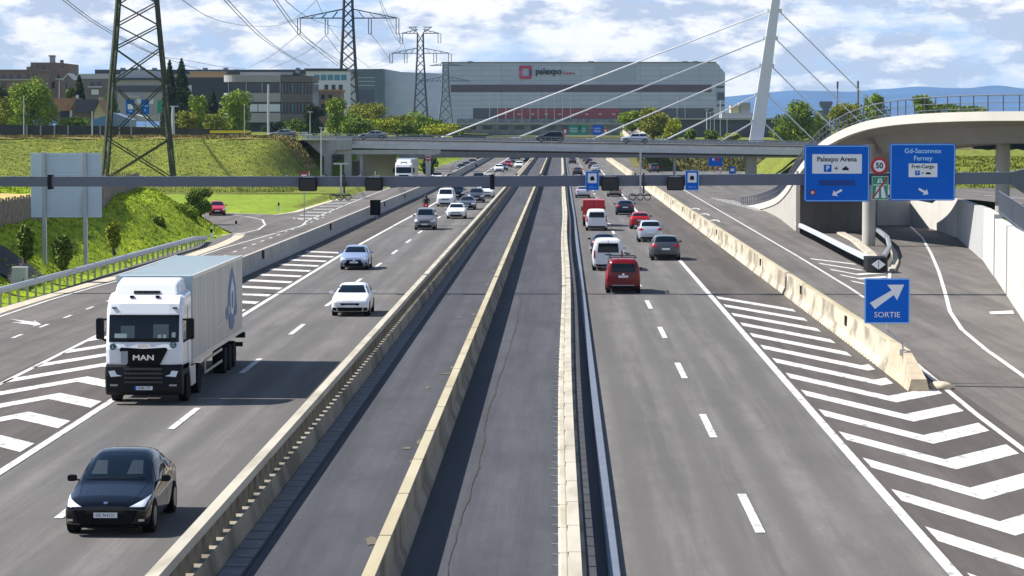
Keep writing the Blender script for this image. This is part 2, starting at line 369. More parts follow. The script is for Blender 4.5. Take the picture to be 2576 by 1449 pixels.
for k in range(9):
    A = G(1790+13*k, 500+3.2*k+k*0.35); B = G(1850+9*k, 506+3.2*k); mb.poly([A+Vector((0,0,ZP)),B+Vector((0,0,ZP)),B+Vector((0,1.6,ZP)),A+Vector((0,1.6,ZP))])
marks('chevron_marking', mb)
mb = MB(); mb.poly([p+Vector((0,0,ZP)) for p in g([(2488,785),(2548,782),(2551,790),(2492,791)])]); marks('road_line', mb)
# turn arrows on the exit lane
mb = MB()
for (x, y) in ((1624+0.0*0, 0),): pass
for px, py in ((1756,526),(1780,540),(1806,556)):
    c = G(px-1920*0, py); X, Y = c.x, c.y
    mb.poly([(X-0.1,Y-3,ZP),(X+0.1,Y-3,ZP),(X+0.1,Y+1,ZP),(X-0.1,Y+1,ZP)])
    mb.poly([(X-0.95,Y+0.2,ZP),(X+0.3,Y+1.0,ZP),(X-0.1,Y+3.8,ZP)])
marks('road_arrow', mb)
# left-hand chevrons
mb = MB()
for k in range(-5, 19):
    yv = 81.0+5.88*k; t = 2.0; xv = -16.7-0.022*(yv-81)
    xl = -19.35-0.01*(yv-81); 
    xr = np.interp(yv, [60,86,124,186,240], [-14.5,-14.67,-15.05,-15.26,-14.95])-0.28
    if yv < 120:
        xe = xl if yv > 70 else -19.3
        mb.poly([(xe,yv-(xv-xe)*2.75,ZP),(xv,yv,ZP),(xv,yv+t,ZP),(xe,yv-(xv-xe)*2.75+t,ZP)])
        mb.poly([(xv,yv,ZP),(xr,yv-(xr-xv)*1.45,ZP),(xr,yv-(xr-xv)*1.45+t,ZP),(xv,yv+t,ZP)])
    else:
        x0 = -18.15; yy = yv-(x0-xv)*-0.9
        mb.poly([(x0,yv+1.6,ZP),(xr,yv-0.4,ZP),(xr,yv+1.4,ZP),(x0,yv+3.4,ZP)])
marks('chevron_marking', mb)
solid('road_line', [(-19.35,40),(-19.5,93),(-19.86,114),(-20.1,128),(-20.1,160),(-20.3,230),(-20.9,262),(-20.4,300),(-20.2,420)], 0.2)
solid('road_line', g([(-300,905),(0,797),(120,757),(240,722),(360,690),(472,655),(560,625),(690,588),(760,568),(772,556),(740,548)]), 0.17)
solid('road_line', g([(430,600),(560,592),(620,585),(650,578),(667,566),(660,553),(620,545),(570,540)]), 0.2)
solid('road_line', g([(772,556),(860,520),(960,480),(1060,447)]), 0.17)
mb = MB()
for k in range(7):
    A = G(735+17*k, 550-7.5*k); B = G(800+16*k, 551-8*k); z = Vector((0,0,ZP)); o = Vector((0,1.6,0)); mb.poly([A+z,B+z,B+o+z,A+o+z])
marks('chevron_marking', mb)
mb = MB(); z = Vector((0,0,ZP))
mb.poly([p+z for p in g([(23,803),(88,811),(84,806),(104,817),(82,823),(86,819),(30,812),(58,811)])]); marks('road_arrow', mb)
# dark strips painting in shadow lines across the carriageways
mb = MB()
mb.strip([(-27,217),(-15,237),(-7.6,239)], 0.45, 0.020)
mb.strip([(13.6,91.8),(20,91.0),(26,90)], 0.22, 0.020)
struct(mb.build('shadow_strip', M_DARKA, fix=False))
mb = MB(); pts = []          # leaf-choked drainage line beside the concrete divider
y = 45; xq = -2.15
while y < 140:
    ww = random.uniform(0.01, 0.08)*(1 if 62 < y < 100 else 0.4); x2 = max(-2.3, min(-2.0, xq+random.uniform(-.03,.03))); mb.strip([(xq, y),(x2, y+.52)], ww, 0.018); xq = x2; y += 0.5
struct(mb.build('gutter_dirt', mat('gutter_dirt', (0.045,0.040,0.036), 0.95), fix=False))
mb = MB()
for k in range(46):
    y = random.uniform(56, 240); x = -3.75-abs(random.gauss(0, 0.35)); a = random.uniform(0.05, .28); b_ = random.uniform(0.15, .9)
    n = 9; mb.poly([(x+a*math.cos(2*math.pi*i/n)*random.uniform(.5,1.2), y+b_*math.sin(2*math.pi*i/n)*random.uniform(.5,1.2), 0.018+0.0001*k) for i in range(n)])
struct(mb.build('moss_patches', mat('moss_dirt', (0.115,0.103,0.075), 0.95), fix=False))

# ---- left banks as one height-field
xs_e = lambda Y: np.interp(Y, [40,132,190,221,241,262,270], [-31.0,-28.6,-27.4,-27.3,-30.3,-34.2,-37])
yb = lambda X: np.interp(X, [-100,-45,-33.3,-29.6,-26.7], [268,262,254,238,217])
def smooth(t): t = np.clip(t, 0, 1); return t*t*(3-2*t)
def hfield(name, x0, x1, nx, y0, y1, ny, fn, m):
    X, Y = np.meshgrid(np.linspace(x0, x1, nx), np.linspace(y0, y1, ny)); Z = fn(X, Y)
    vs = np.stack([X, Y, Z], -1).reshape(-1, 3); idx = np.arange(nx*ny).reshape(ny, nx)
    f = np.stack([idx[:-1,:-1], idx[:-1,1:], idx[1:,1:], idx[1:,:-1]], -1).reshape(-1, 4)
    me = bpy.data.meshes.new(name); me.from_pydata(vs.tolist(), [], f.tolist()); me.materials.append(m)
    me.polygons.foreach_set('use_smooth', [True]*len(me.polygons))
    o = bpy.data.objects.new(name, me); COL.objects.link(o); struct(o); return o
def wob(X, Y, s=1.0): return s*(0.10*np.sin(X*1.3+Y*0.31)+0.09*np.sin(Y*0.83-X*0.5)+0.06*np.sin(X*2.9+Y*1.7)+0.05*np.sin(Y*2.3+X))
def h_near(X, Y):
    e = xs_e(Y)-X
    up = smooth((e-0.3)/7.0)*3.1+np.clip((e-7)/40, 0, 1)*1.0
    end = smooth((yb(X)-Y)/9.0)
    return up*end-0.2+(wob(X, Y, 0.9)+0.1)*smooth(e/2)*end
def h_far(X, Y):
    f = np.clip((Y-np.interp(X, [-100,-34,-28.8,-26], [276,270,266,380]))/6, 0, 1)
    rise = smooth((Y-335)/72)*6.4*smooth((-36.0-X+np.clip((Y-400)/30, 0, 1)*0)/7.5)
    return -0.2+smooth(f)*0.35+rise+np.clip((Y-275)/60, 0, 1)*0.4*f+wob(X, Y, 0.7)*np.clip(f*rise, 0, 1)
hfield('grass_bank', -110, -26.8, 130, 40, 272, 330, h_near, M_GRASS_N)
hfield('embankment', -170, -24.5, 150, 262, 425, 200, h_far, M_GRASS_F)
hfield('grass_field', -170, -24.4, 60, 262, 337, 60, lambda X, Y: h_far(X, Y)+0.05-0.4*smooth((Y-326)/9), M_GRASS_L)
hfield('dry_verge', -170, -38.5, 60, 402, 424, 10, lambda X, Y: h_far(X, Y)+0.12+0.3*np.abs(wob(X, Y)), M_DRY)
sheet('side_road', g([(640,612),(560,575),(500,545),(480,528),(700,536),(770,534),(780,580)]), M_RAMP, 0.012)
mb = MB(); mb.strip([Vector(p) for p in g([(-300,885),(0,782),(120,745),(240,712),(360,680),(475,645),(560,615),(596,598),(604,588)])], 0.9, 0.02); struct(mb.build('gravel_verge', M_GRAVEL, fix=False))
mb = MB(); mb.strip([Vector(p) for p in g([(570,536),(690,541),(742,534),(832,506),(905,484),(1000,455)])], 0.7, 0.03); struct(mb.build('gravel_verge', M_GRAVEL, fix=False))
# plateau behind the bridge, left and right, and the town's ground
mb = MB()
mb.poly([(-600,422,6.6),(-37,422,6.6),(-37,860,6.4),(-24,860,6.0),(-24,3000,6.0),(-600,3000,6.0)])
mb.poly([(-24,860,5.5),(20,860,5.5),(20,3000,6.0),(-24,3000,6.0)])
mb.poly([(20,640,4.6),(600,640,4.6),(600,3000,6.0),(20,3000,6.0)])
mb.poly([(-600,3000,6.0),(1200,3000,6.0),(3000,12000,5.0),(-3000,12000,5.0)])
struct(mb.build('plateau', M_GRASS_F))
struct(MB().hexa([(-24,850,-1),(20,850,-1),(20,862,-1),(-24,862,-1)], [(-24,858,5.5),(20,858,5.5),(20,862,5.5),(-24,862,5.5)]).build('slope', M_SCRUB))
hfield('grass_bank', -60, -24.6, 40, 470, 860, 60, lambda X, Y: -0.2+smooth((-25.4-X)/12)*6.0*smooth((Y-468)/20)+wob(X, Y), M_GRASS_N)
hfield('scrub_bank', 15.5, 90, 80, 500, 645, 60, lambda X, Y: -0.3+smooth((Y-np.interp(X, [15,20,60], [560,540,515]))/95)*5.2+wob(X, Y)*1.5*smooth((Y-520)/20), M_SCRUB)
hfield('scrub_bank', 32, 90, 60, 330, 505, 60, lambda X, Y: -0.3+smooth((X-33-np.clip((Y-430)/20, 0, 1)*0)/9)*4.6+wob(X, Y), M_GRASS_F)
# right side: upper road terrace behind the lit wall
mb = MB(); mb.poly([(36.0,178,3.1),(80,178,3.1),(80,300,2.4),(31.0,300,2.4),(31.2,243,2.4),(33.0,214,3.05)]); struct(mb.build('upper_road', M_RAMP))
mb = MB(); mb.strip([Vector((34.5,292,2.5)),Vector((36.0,250,2.7)),Vector((38.3,215,3.0)),Vector((43,185,3.15))], 0.2, 0.04); marks('road_line', mb)
hfield('grass_bank', 33, 90, 60, 262, 330, 40, lambda X, Y: 2.35+smooth((Y-270)/50)*2.6+wob(X, Y), M_GRASS_F)

# meadow blades on the near bank (nobody could count them)
def blades(name, n, xr, yr, fn, size, m, cond=None):
    X = rng.uniform(*xr, n); Y = rng.uniform(*yr, n)
    if cond is not None: k = cond(X, Y); X = X[k]; Y = Y[k]
    n = len(X); Z = fn(X, Y); a = rng.uniform(0, 2*np.pi, n); s = rng.uniform(size*0.5, size*1.3, n)
    dx = np.cos(a)*s*0.45; dy = np.sin(a)*s*0.45; lx = rng.normal(0, s*0.35); ly = rng.normal(0, s*0.35)
    v = np.empty((n, 3, 3)); v[:,0] = np.stack([X-dx, Y-dy, Z-0.02], -1); v[:,1] = np.stack([X+dx, Y+dy, Z-0.02], -1); v[:,2] = np.stack([X+lx, Y+ly, Z+s], -1)
    me = bpy.data.meshes.new(name); me.from_pydata(v.reshape(-1,3).tolist(), [], np.arange(3*n).reshape(n,3).tolist()); me.materials.append(m)
    o = bpy.data.objects.new(name, me); COL.objects.link(o); o['kind'] = 'stuff'; return o
blades('meadow_grass', 90000, (-60,-27), (90,262), h_near, 0.13, M_GRASS_N, lambda X, Y: (X < xs_e(Y)-0.8) & (Y < yb(X)-1))
blades('meadow_grass', 60000, (-110,-34), (335,412), h_far, 0.14, M_GRASS_F, lambda X, Y: h_far(X, Y) > 0.4)
blades('tall_dry_grass', 14000, (-110,-39), (404,424), h_far, 0.45, M_DRY)
blades('scrub_grass', 22000, (17,70), (520,640), lambda X, Y: -0.3+smooth((Y-np.interp(X, [15,20,60], [560,540,515]))/95)*5.2, 0.6, M_SCRUB)
blades('meadow_grass', 20000, (34,70), (262,335), lambda X, Y: 2.35+smooth((Y-270)/50)*2.6, 0.25, M_GRASS_F)
# the straw-coloured field behind the left bank
hfield('straw_field', -100, -36.2, 50, 158, 212, 50, lambda X, Y: h_near(X, Y)+0.22, M_STRAW)
# ------------------------------------------------------------------ barriers
def capped(parent, name, m, builder, items, keep=100, labels=None):
    """first `keep` pieces as parts, the rest as one stuff part"""
    rest = MB(); k = 0; proto = None
    for it in items:
        if k < keep: mb = MB(); builder(mb, it); mb.build(name, m, parent)
        else: builder(rest, it)
        k += 1
    if rest.v: o = rest.build(name+'_row', m, parent); o['kind'] = 'stuff'
# balustraded median barrier
t = thing('median_barrier', 'long pale concrete median barrier with slotted side beside the oncoming lanes', 'barrier', (-7.2, 50, 0))
path = [(-7.23, y, 0) for y in (34, 120, 240, 420, 640, 860)]
MB().sweep(path, [(-0.14,0.86),(0.14,0.86),(0.15,0.90),(0.13,1.05),(-0.12,1.05),(-0.15,1.0)]).build('top_rail', M_CREAM, t)
MB().sweep(path, [(-0.16,0),(0.36,0),(0.32,0.16),(0.27,0.42),(0.25,0.45),(-0.14,0.45)]).build('base', M_CCONC, t)
ys = [44+1.12*k for k in range(330)]
capped(t, 'baluster', concrete('shade_dark_baluster', (0.20,0.175,0.135), (0.09,0.08,0.06), .7, .8, .8, .6), lambda mb, y: mb.box(-7.35, -7.10, y-0.33, y+0.33, 0.445, 0.865), ys)  # balusters darkened all over to paint in the shade of the slots
o = MB().strip([(-6.60,34),(-6.60,860)], 0.5, 0.03).build('gutter', mat('gutter_concrete', (0.17,0.165,0.16), .9, var=.25, vscale=1.5, world=True), fix=False); struct(o)
for k in range(70): o = MB().strip([(-6.60,50+1.5*k),(-6.60,50.05+1.5*k)], 0.5, 0.036)
mb = MB()
for k in range(110): mb.strip([(-6.60,50+1.2*k),(-6.60,50.07+1.2*k)], 0.5, 0.035)
mb.strip([(-6.36,34),(-6.36,300)], .05, .036)
struct(mb.build('gutter_joints', M_DARKA, fix=False))
# concrete divider in the middle
t = thing('concrete_divider', 'weathered yellow-topped concrete wall dividing the two empty middle lanes', 'barrier', (-3.45, 50, 0))
path = [(-3.45, y, 0) for y in list(range(34, 200, 6))+[240,300,420,640,860]]
MB().sweep(path, [(-0.26,0),(0.26,0),(0.24,0.10),(0.13,0.30),(0.115,0.90),(-0.115,0.90),(-0.13,0.30),(-0.24,0.10)]).build('wall_body', M_CCONC, t)
MB().sweep(path, [(-0.125,0.90),(0.125,0.90),(0.12,0.935),(-0.12,0.935)]).build('top_face', M_YTOP, t)
for k in range(26): MB().box(-3.582, -3.318, 52+6*k, 52.05+6*k, 0.88, 0.94).build('joint', M_DARKA, t)
# cream double rail with outriggers
t = thing('box_rail_barrier', 'cream coloured double rail barrier between empty lanes and right carriageway', 'barrier', (0.15, 50, 0))
def xr_(y): return 0.08+0.05*math.sin(y*0.055)+0.0009*min(y, 300)
path = [(xr_(y), y, 0) for y in list(range(34, 260, 4))+[300,420,640,860]]
MB().sweep(path, [(-0.18,0.36),(0.03,0.36),(0.03,0.45),(-0.02,0.47),(-0.13,0.47),(-0.18,0.45)]).build('inner_rail', M_CREAM, t)
MB().sweep(path, [(0.0,0.73),(0.25,0.73),(0.25,0.86),(0.02,0.86)]).build('outer_rail', M_CREAM, t)
MB().sweep(path, [(0.26,0.36),(0.36,0.36),(0.36,0.46),(0.26,0.46)]).build('lower_rail', M_CCONC, t)
capped(t, 'rail_joint', mat('joint_brown', (0.22,0.17,0.11), 0.9), lambda mb, y: mb.box(xr_(y)-0.183, xr_(y)+0.034, y, y+0.03, 0.355, 0.473).box(xr_(y)-0.002, xr_(y)+0.253, y+1.1, y+1.13, 0.725, 0.864), [46+3.4*k for k in range(60)])
ys = [50+1.33*k for k in range(200)]
capped(t, 'post', M_DKST, lambda mb, y: mb.box(xr_(y)+0.04, xr_(y)+0.22, y-0.05, y+0.05, 0.0, 0.73), ys)
capped(t, 'outrigger', M_STEEL, lambda mb, y: mb.box(xr_(y)-0.18-random.uniform(.10,.2), xr_(y)-0.16, y+0.3, y+0.345, 0.38, 0.42), ys, keep=90)
# bluish guard rail
def guard_rail(name, label, path, posts, m, z=0.62, w=0.31, keep=100, gap=0.0, post_m=None, hw=None):
    t = thing(name, label, 'guard rail', path[len(path)//2])
    if hw: MB().sweep(path, [(-hw,z),(hw,z),(hw,z+w*.8),(hw-.02,z+w),(-hw+.02,z+w),(-hw,z+w*.8)]).build('rail', m, t)
    else: MB().sweep(path, [(-0.12,z),(0.10,z),(0.14,z+0.07),(0.11,z+0.13),(0.14,z+0.2),(0.12,z+w-.04),(0.09,z+w),(-0.12,z+w),(-0.14,z+w-.04)]).build('rail', m, t)
    capped(t, 'post', post_m or M_STEEL, lambda mb, p: mb.box(p[0]-0.06, p[0]+0.06, p[1]-0.04, p[1]+0.04, p[2]-0.2, p[2]+z+0.05 if not hw else z+.02), posts, keep)
    return t
gx = lambda y: 1.02+0.0011*min(y, 260)
guard_rail('guard_rail', 'low bluish grey rail edging the right carriageway beside the cream barrier', [(gx(y), y, 0) for y in list(range(34, 300, 6))+[420,640,860]], [(gx(50+1.33*k), 50+1.33*k, 0) for k in range(240)], M_RAILB, z=0.03, w=0.13, hw=.12)
def along(pts, step):
    out_ = []; acc = 0
    for a, b in zip(pts, pts[1:]):
        a = Vector(a); b = Vector(b); l = (b-a).length; s = acc
        while s < l: out_.append(tuple(a+(b-a)*(s/l))); s += step
        acc = s-l
    return out_
def lift(pts, z): return [Vector((p[0], p[1], z)) for p in pts]
p = lift([(-31.5,60),(-30.2,95),(-28.6,124),(-27.9,150),(-27.3,180),(-27.0,196),(-27.4,205)], 0); p[-1].z = -0.35
guard_rail('guard_rail', 'galvanised guard rail at the foot of the grass bank', p, along(p, 2.0), M_STEEL, z=0.5, post_m=M_STEEL)
# left concrete barrier
t = thing('concrete_barrier', 'light grey concrete barrier between the oncoming lanes and the entry ramp', 'barrier', (-19, 200, 0))
path = [Vector((x, y, 0)) for x, y in ((-19.4,114),(-19.25,140),(-19.1,165),(-18.85,200),(-18.6,270),(-18.2,340),(-18.1,420),(-18.6,520),(-19.3,700),(-19.6,860))]
MB().sweep(path, [(-0.28,0),(0.28,0),(0.25,0.12),(0.14,0.35),(0.11,1.10),(-0.11,1.10),(-0.14,0.35),(-0.25,0.12)]).build('wall_body', M_CONC, t)
for px, py in ((810,573),(642,650),(1075,487),(935,510)):
    Y = 60300/(py+22-315); c = np.interp(Y, [114,140,165,200,270,340], [-19.4,-19.25,-19.1,-18.85,-18.6,-18.2]); MB().box(c+0.14, c+0.20, Y-0.45, Y+0.3, 0.55, 1.05).build('reflector', M_BLACK, t)
# right yellowish barrier
t = thing('concrete_barrier', 'yellowish stained concrete barrier between right carriageway and exit lane', 'barrier', (12.1, 150, 0))
path = [(12.12, y, 0) for y in list(range(97, 260, 8))+[300,380,520,700]]
MB().sweep(path, [(-0.30,0),(0.30,0),(0.27,0.12),(0.15,0.36),(0.11,1.12),(-0.11,1.12),(-0.15,0.36),(-0.27,0.12)]).build('wall_body', M_YCONC, t)
e = MB(); prof = [(-0.31,0),(0.31,0),(0.20,0.36),(0.125,1.14),(-0.125,1.14),(-0.20,0.36)]
prof2 = [(-0.36,0),(0.36,0),(0.30,0.25),(0.26,0.42),(-0.26,0.42),(-0.30,0.25)]
v = []
for y, pr in ((97.02, prof), (93.2, prof), (90.0, prof2)): v += [(12.12+u, y, z) for u, z in pr]
fs = []
for i in range(2):
    for k in range(6): fs.append((i*6+k, i*6+(k+1)%6, (i+1)*6+(k+1)%6, (i+1)*6+k))
e.add(v, fs+[(0,5,4,3,2,1),(12,13,14,15,16,17)]).build('end_block', mat('end_block_concrete', (0.46,0.38,0.27), 0.9, var=0.2, vscale=1.5, world=True), t)
MB().sweep(path, [(-0.125,1.12),(0.125,1.12),(0.11,1.15),(-0.11,1.15)]).build('top_face', M_YTOP, t)
mb = MB()
for k in range(60): mb.box(11.815, 12.425, 100+1.0*k*1.0, 100.12+1.0*k, 0.0, 0.05)
mb.build('foot_slot', M_BLACK, t)
for y in (112, 133, 160, 205, 240, 262, 285): MB().box(11.95, 12.0, y-0.5, y+0.2, 0.6, 1.0).build('reflector', M_BLACK, t)
MB().sweep([(12.12,132,0),(12.12,132.12,0)], [(-0.31,0),(0.31,0),(0.28,0.12),(0.16,0.36),(0.12,1.155),(-0.12,1.155),(-0.16,0.36),(-0.28,0.12)]).build('joint', M_DARKA, t)
# ------------------------------------------------------------------ SORTIE sign
def rrect(x0, x1, z0, z1, r, n=5):
    pts = []
    for cx, cz, a0 in ((x1-r,z1-r,0),(x0+r,z1-r,90),(x0+r,z0+r,180),(x1-r,z0+r,270)):
        for k in range(n+1):
            a = R(a0+90*k/n); pts.append((cx+r*math.cos(a), cz+r*math.sin(a)))
    return pts
def panel(parent, name, x0, x1, z0, z1, y, th, m, r=0.1, border=None, bw=0.07, bo=0.0):
    o = MB().prism(rrect(x0,x1,z0,z1,r), 'y', y, y+th).build(name, m, parent)
    if border:
        a = rrect(x0+bo,x1-bo,z0+bo,z1-bo,r); b = rrect(x0+bo+bw,x1-bo-bw,z0+bo+bw,z1-bo-bw,max(r-bw, .02)); n = len(a); mb = MB()
        mb.add([(u,y-0.008,v) for u,v in a]+[(u,y-0.008,v) for u,v in b], [(k,(k+1)%n,n+(k+1)%n,n+k) for k in range(n)])
        mb.build('border', border, parent, fix=False)
    return o
def arrow(parent, pts, y, m, name='arrow'): return MB().prism(pts, 'y', y-0.012, y-0.004).build(name, m, parent)
Y = 93.0; c = D(2232, 757, Y); hw = 0.79
t = thing('exit_sign', 'square blue exit sign reading SORTIE with white arrow above end of barrier', 'road sign', (12.12, 93.3, 0))
panel(t, 'sign_panel', c.x-hw, c.x+hw, c.z-hw, c.z+hw, Y, 0.05, M_BLUE, 0.06, M_LBLUE, 0.045)
a = lambda u, v: (c.x+(u-1200)*0.001665*1.0*2.0/2*1.0, c.z+(355-v)*0.00335)
a = lambda u, v: (c.x+(u-1203)/4/71.6, c.z+(352-v)/4/71.6)
arrow(t, [a(1030,372),(a(1245,245)),a(1200,190),a(1370,188),a(1300,345),a(1268,292),a(1080,432)], Y, M_WHITE)
text_mb('SORTIE', 0.27, (c.x, Y-0.012, c.z-0.49), ex=0.004, sx=1.05).build('lettering', M_WHITE, t, fix=False)
mb = MB(); q0 = (c.x+0.0, Y+0.09, c.z+0.5); q1 = (c.x, Y+0.09, c.z-hw-0.22); q2 = D(2270, 862, Y+0.12); q3 = D(2272, 900, Y+0.2)
mb.tube(q0, q1, 0.03).tube(q1, q2, 0.03).tube(q2, (q3.x, q3.y, 1.1), 0.03); mb.build('post', M_STEEL, t)
MB().box(q3.x-0.12, q3.x+0.05, Y+0.1, Y+0.3, 0.95, 1.17).build('bracket', M_STEEL, t)
# rubble bag and plate behind the end block
t = thing('sandbag', 'pale sandbag lying beside the end block of the barrier', 'sandbag', (12.95, 91.0, 0))
mb = MB(); n = 12
for j, (rr, zz) in enumerate(((1,0.02),(1.05,0.10),(0.9,0.19),(0.5,0.24))):
    mb.v += [(12.98+0.38*rr*math.cos(2*math.pi*i/n)*(1+0.1*math.sin(3*i)), 91.0+0.55*rr*math.sin(2*math.pi*i/n), zz) for i in range(n)]
mb.f = [(j*n+i, j*n+(i+1)%n, (j+1)*n+(i+1)%n, (j+1)*n+i) for j in range(3) for i in range(n)]+[tuple(range(3*n,4*n))]
mb.build('bag', M_GRAVEL, t, smooth=True)
# ------------------------------------------------------------------ sign gantry
YG = 142.0; zg = lambda x: 5.98+0.0031*(x+25)-0.05*((x-5)/25)**2+0.03
t = thing('gantry', 'dark grey steel gantry beam spanning the whole motorway', 'gantry', (38, YG, 0))
xs = np.linspace(-33, 26.6, 40)
bz0 = lambda px: float(np.interp(px, [0,1288,2540], [D(0,469.5,YG).z, D(1288,470,YG).z, D(2540,463,YG).z]))
bz1 = lambda px: float(np.interp(px, [0,1288,2540], [D(0,444.5,YG).z, D(1288,443.5,YG).z, D(2540,433,YG).z]))
X0 = D(-250, 450, YG).x; X1 = D(2542, 445, YG).x
def beam(xa, xb, pa, pb):
    return MB().hexa([(xa,YG,bz0(pa)),(xb,YG,bz0(pb)),(xb,YG+0.55,bz0(pb)),(xa,YG+0.55,bz0(pa))], [(xa,YG,bz1(pa)),(xb,YG,bz1(pb)),(xb,YG+0.55,bz1(pb)),(xa,YG+0.55,bz1(pa))])
for pa, pb in ((-260,125),(126,1238),(1239,2542)):
    a_, b_ = D(pa,450,YG).x, D(pb,450,YG).x; beam(a_, b_-0.01, pa, pb).build('beam', M_GANT, t)
for px in (125, 1238.5):
    x = D(px,450,YG).x; MB().box(x-0.11, x+0.11, YG-0.05, YG+0.6, bz0(px)-0.15, bz1(px)+0.10).build('splice_plate', M_BLK2, t)
for px in range(30, 2520, 46):
    x = D(px,450,YG).x; MB().box(x-0.07, x+0.07, YG+0.04, YG+0.5, bz1(px), bz1(px)+0.035).build('bolt_plate', M_STEEL, t)
xa = D(2542,440,YG).x; xe = D(2660,430,YG).x
MB().hexa([(xa,YG-0.02,bz0(2540)),(xe,YG-0.02,bz0(2540)-1.6),(xe,YG+0.57,bz0(2540)-1.6),(xa,YG+0.57,bz0(2540))], [(xa,YG-0.02,bz1(2540)),(xe,YG-0.02,bz1(2540)+0.55),(xe,YG+0.57,bz1(2540)+0.55),(xa,YG+0.57,bz1(2540))]).build('knee', M_GANT, t)
MB().box(xe, xe+0.7, YG-0.05, YG+0.6, 0, bz1(2540)+0.6).build('column', M_GANT, t)
xl = D(-260,450,YG).x; MB().box(xl-0.6, xl, YG-0.05, YG+0.6, 0, bz1(0)+0.1).build('column', M_GANT, t)
# direction signs
def dsign(label, x0p, x1p, ytp, ybp, build):
    y = YG-0.35; A = D(x0p, ybp, y); B = D(x1p, ytp, y)
    t = thing('direction_sign', label, 'road sign', ((A.x+B.x)/2, YG, A.z))
    panel(t, 'sign_panel', A.x, B.x, A.z, B.z, y, 0.08, M_BLUE, 0.13, M_LBLUE, 0.05, 0.03)
    MB().box((A.x+B.x)/2-1.2, (A.x+B.x)/2-1.05, y+0.08, YG-0.005, A.z+0.3, B.z-0.3).box((A.x+B.x)/2+1.05, (A.x+B.x)/2+1.2, y+0.08, YG-0.005, A.z+0.3, B.z-0.3).build('bracket', M_STEEL, t)
    build(t, y, A, B); return t
k_ = 1/47.3
def zz(zx, zy):   # zoom coords of the sign close-up -> world point on sign plane
    return D(2880*0.6708+zx/4.0, 500*0.6708+zy/4.0, YG-0.35)
def s1(t, y, A, B):
    a, b = zz(445,405), zz(945,210); panel(t, 'white_panel', a.x, b.x, a.z, b.z, y-0.012, 0.01, M_WHITE, 0.02)
    c = zz(693,262); text_mb('Palexpo Arena', 0.36, (c.x, y-0.02, c.z), ex=0.004, sx=0.99, bold=0.006).build('lettering', M_BLK2, t, fix=False)
    a, b = zz(562,388), zz(640,315); panel(t, 'parking_symbol', a.x, b.x, a.z, b.z, y-0.022, 0.008, M_BLUE, 0.02)
    c = zz(601,352); text_mb('P', 0.34, (c.x, y-0.03, c.z), ex=0.003, bold=0.01).build('lettering', M_WHITE, t, fix=False)
    c = zz(686,352); MB().box(c.x-.1,c.x+.1,y-.02,y-.013,c.z-.02,c.z+.02).box(c.x-.02,c.x+.02,y-.0205,y-.0125,c.z-.1,c.z+.1).build('plus', M_BLK2, t)
    c = zz(780,358); MB().prism([(c.x-.17,c.z-.07),(c.x+.17,c.z-.07),(c.x+.17,c.z+.03),(c.x+.1,c.z+.05),(c.x+.06,c.z+.13),(c.x-.03,c.z+.13),(c.x-.09,c.z+.05),(c.x-.17,c.z+.03)], 'y', y-.02, y-.013).build('bus_symbol', M_BLK2, t)
    M_DB = mat('sign_dark_blue', (0.004,0.02,0.14), 0.5)
    for q in (478, 497, 516): a, b = zz(515,q+5), zz(875,q-5); MB().box(a.x,b.x,y-.03,y-.001,a.z,b.z).build('slat', M_DB, t)
    c = zz(449,595); n=20
    MB().prism([(c.x+.165*math.cos(2*math.pi*i/n), c.z+.165*math.sin(2*math.pi*i/n)) for i in range(n)], 'y', y-.012, y-.002).build('round_mark', M_DB, t)
    MB().prism([(c.x+.115*math.cos(2*math.pi*i/n), c.z+.115*math.sin(2*math.pi*i/n)) for i in range(n)], 'y', y-.02, y-.012).build('round_mark', mat('orange_red',(0.65,0.10,0.05),0.5), t)
    MB().prism([(c.x+.07*math.cos(2*math.pi*i/n), c.z+.07*math.sin(2*math.pi*i/n)) for i in range(n)], 'y', y-.025, y-.02).build('round_mark', mat('pale_orange',(0.7,0.5,0.4),0.5), t)
    w = lambda u, v: (zz(u,v).x, zz(u,v).z)
    arrow(t, [w(738,560),w(750,578),w(688,612),w(706,632),w(645,625),w(662,572),w(674,594)], y, M_WHITE)
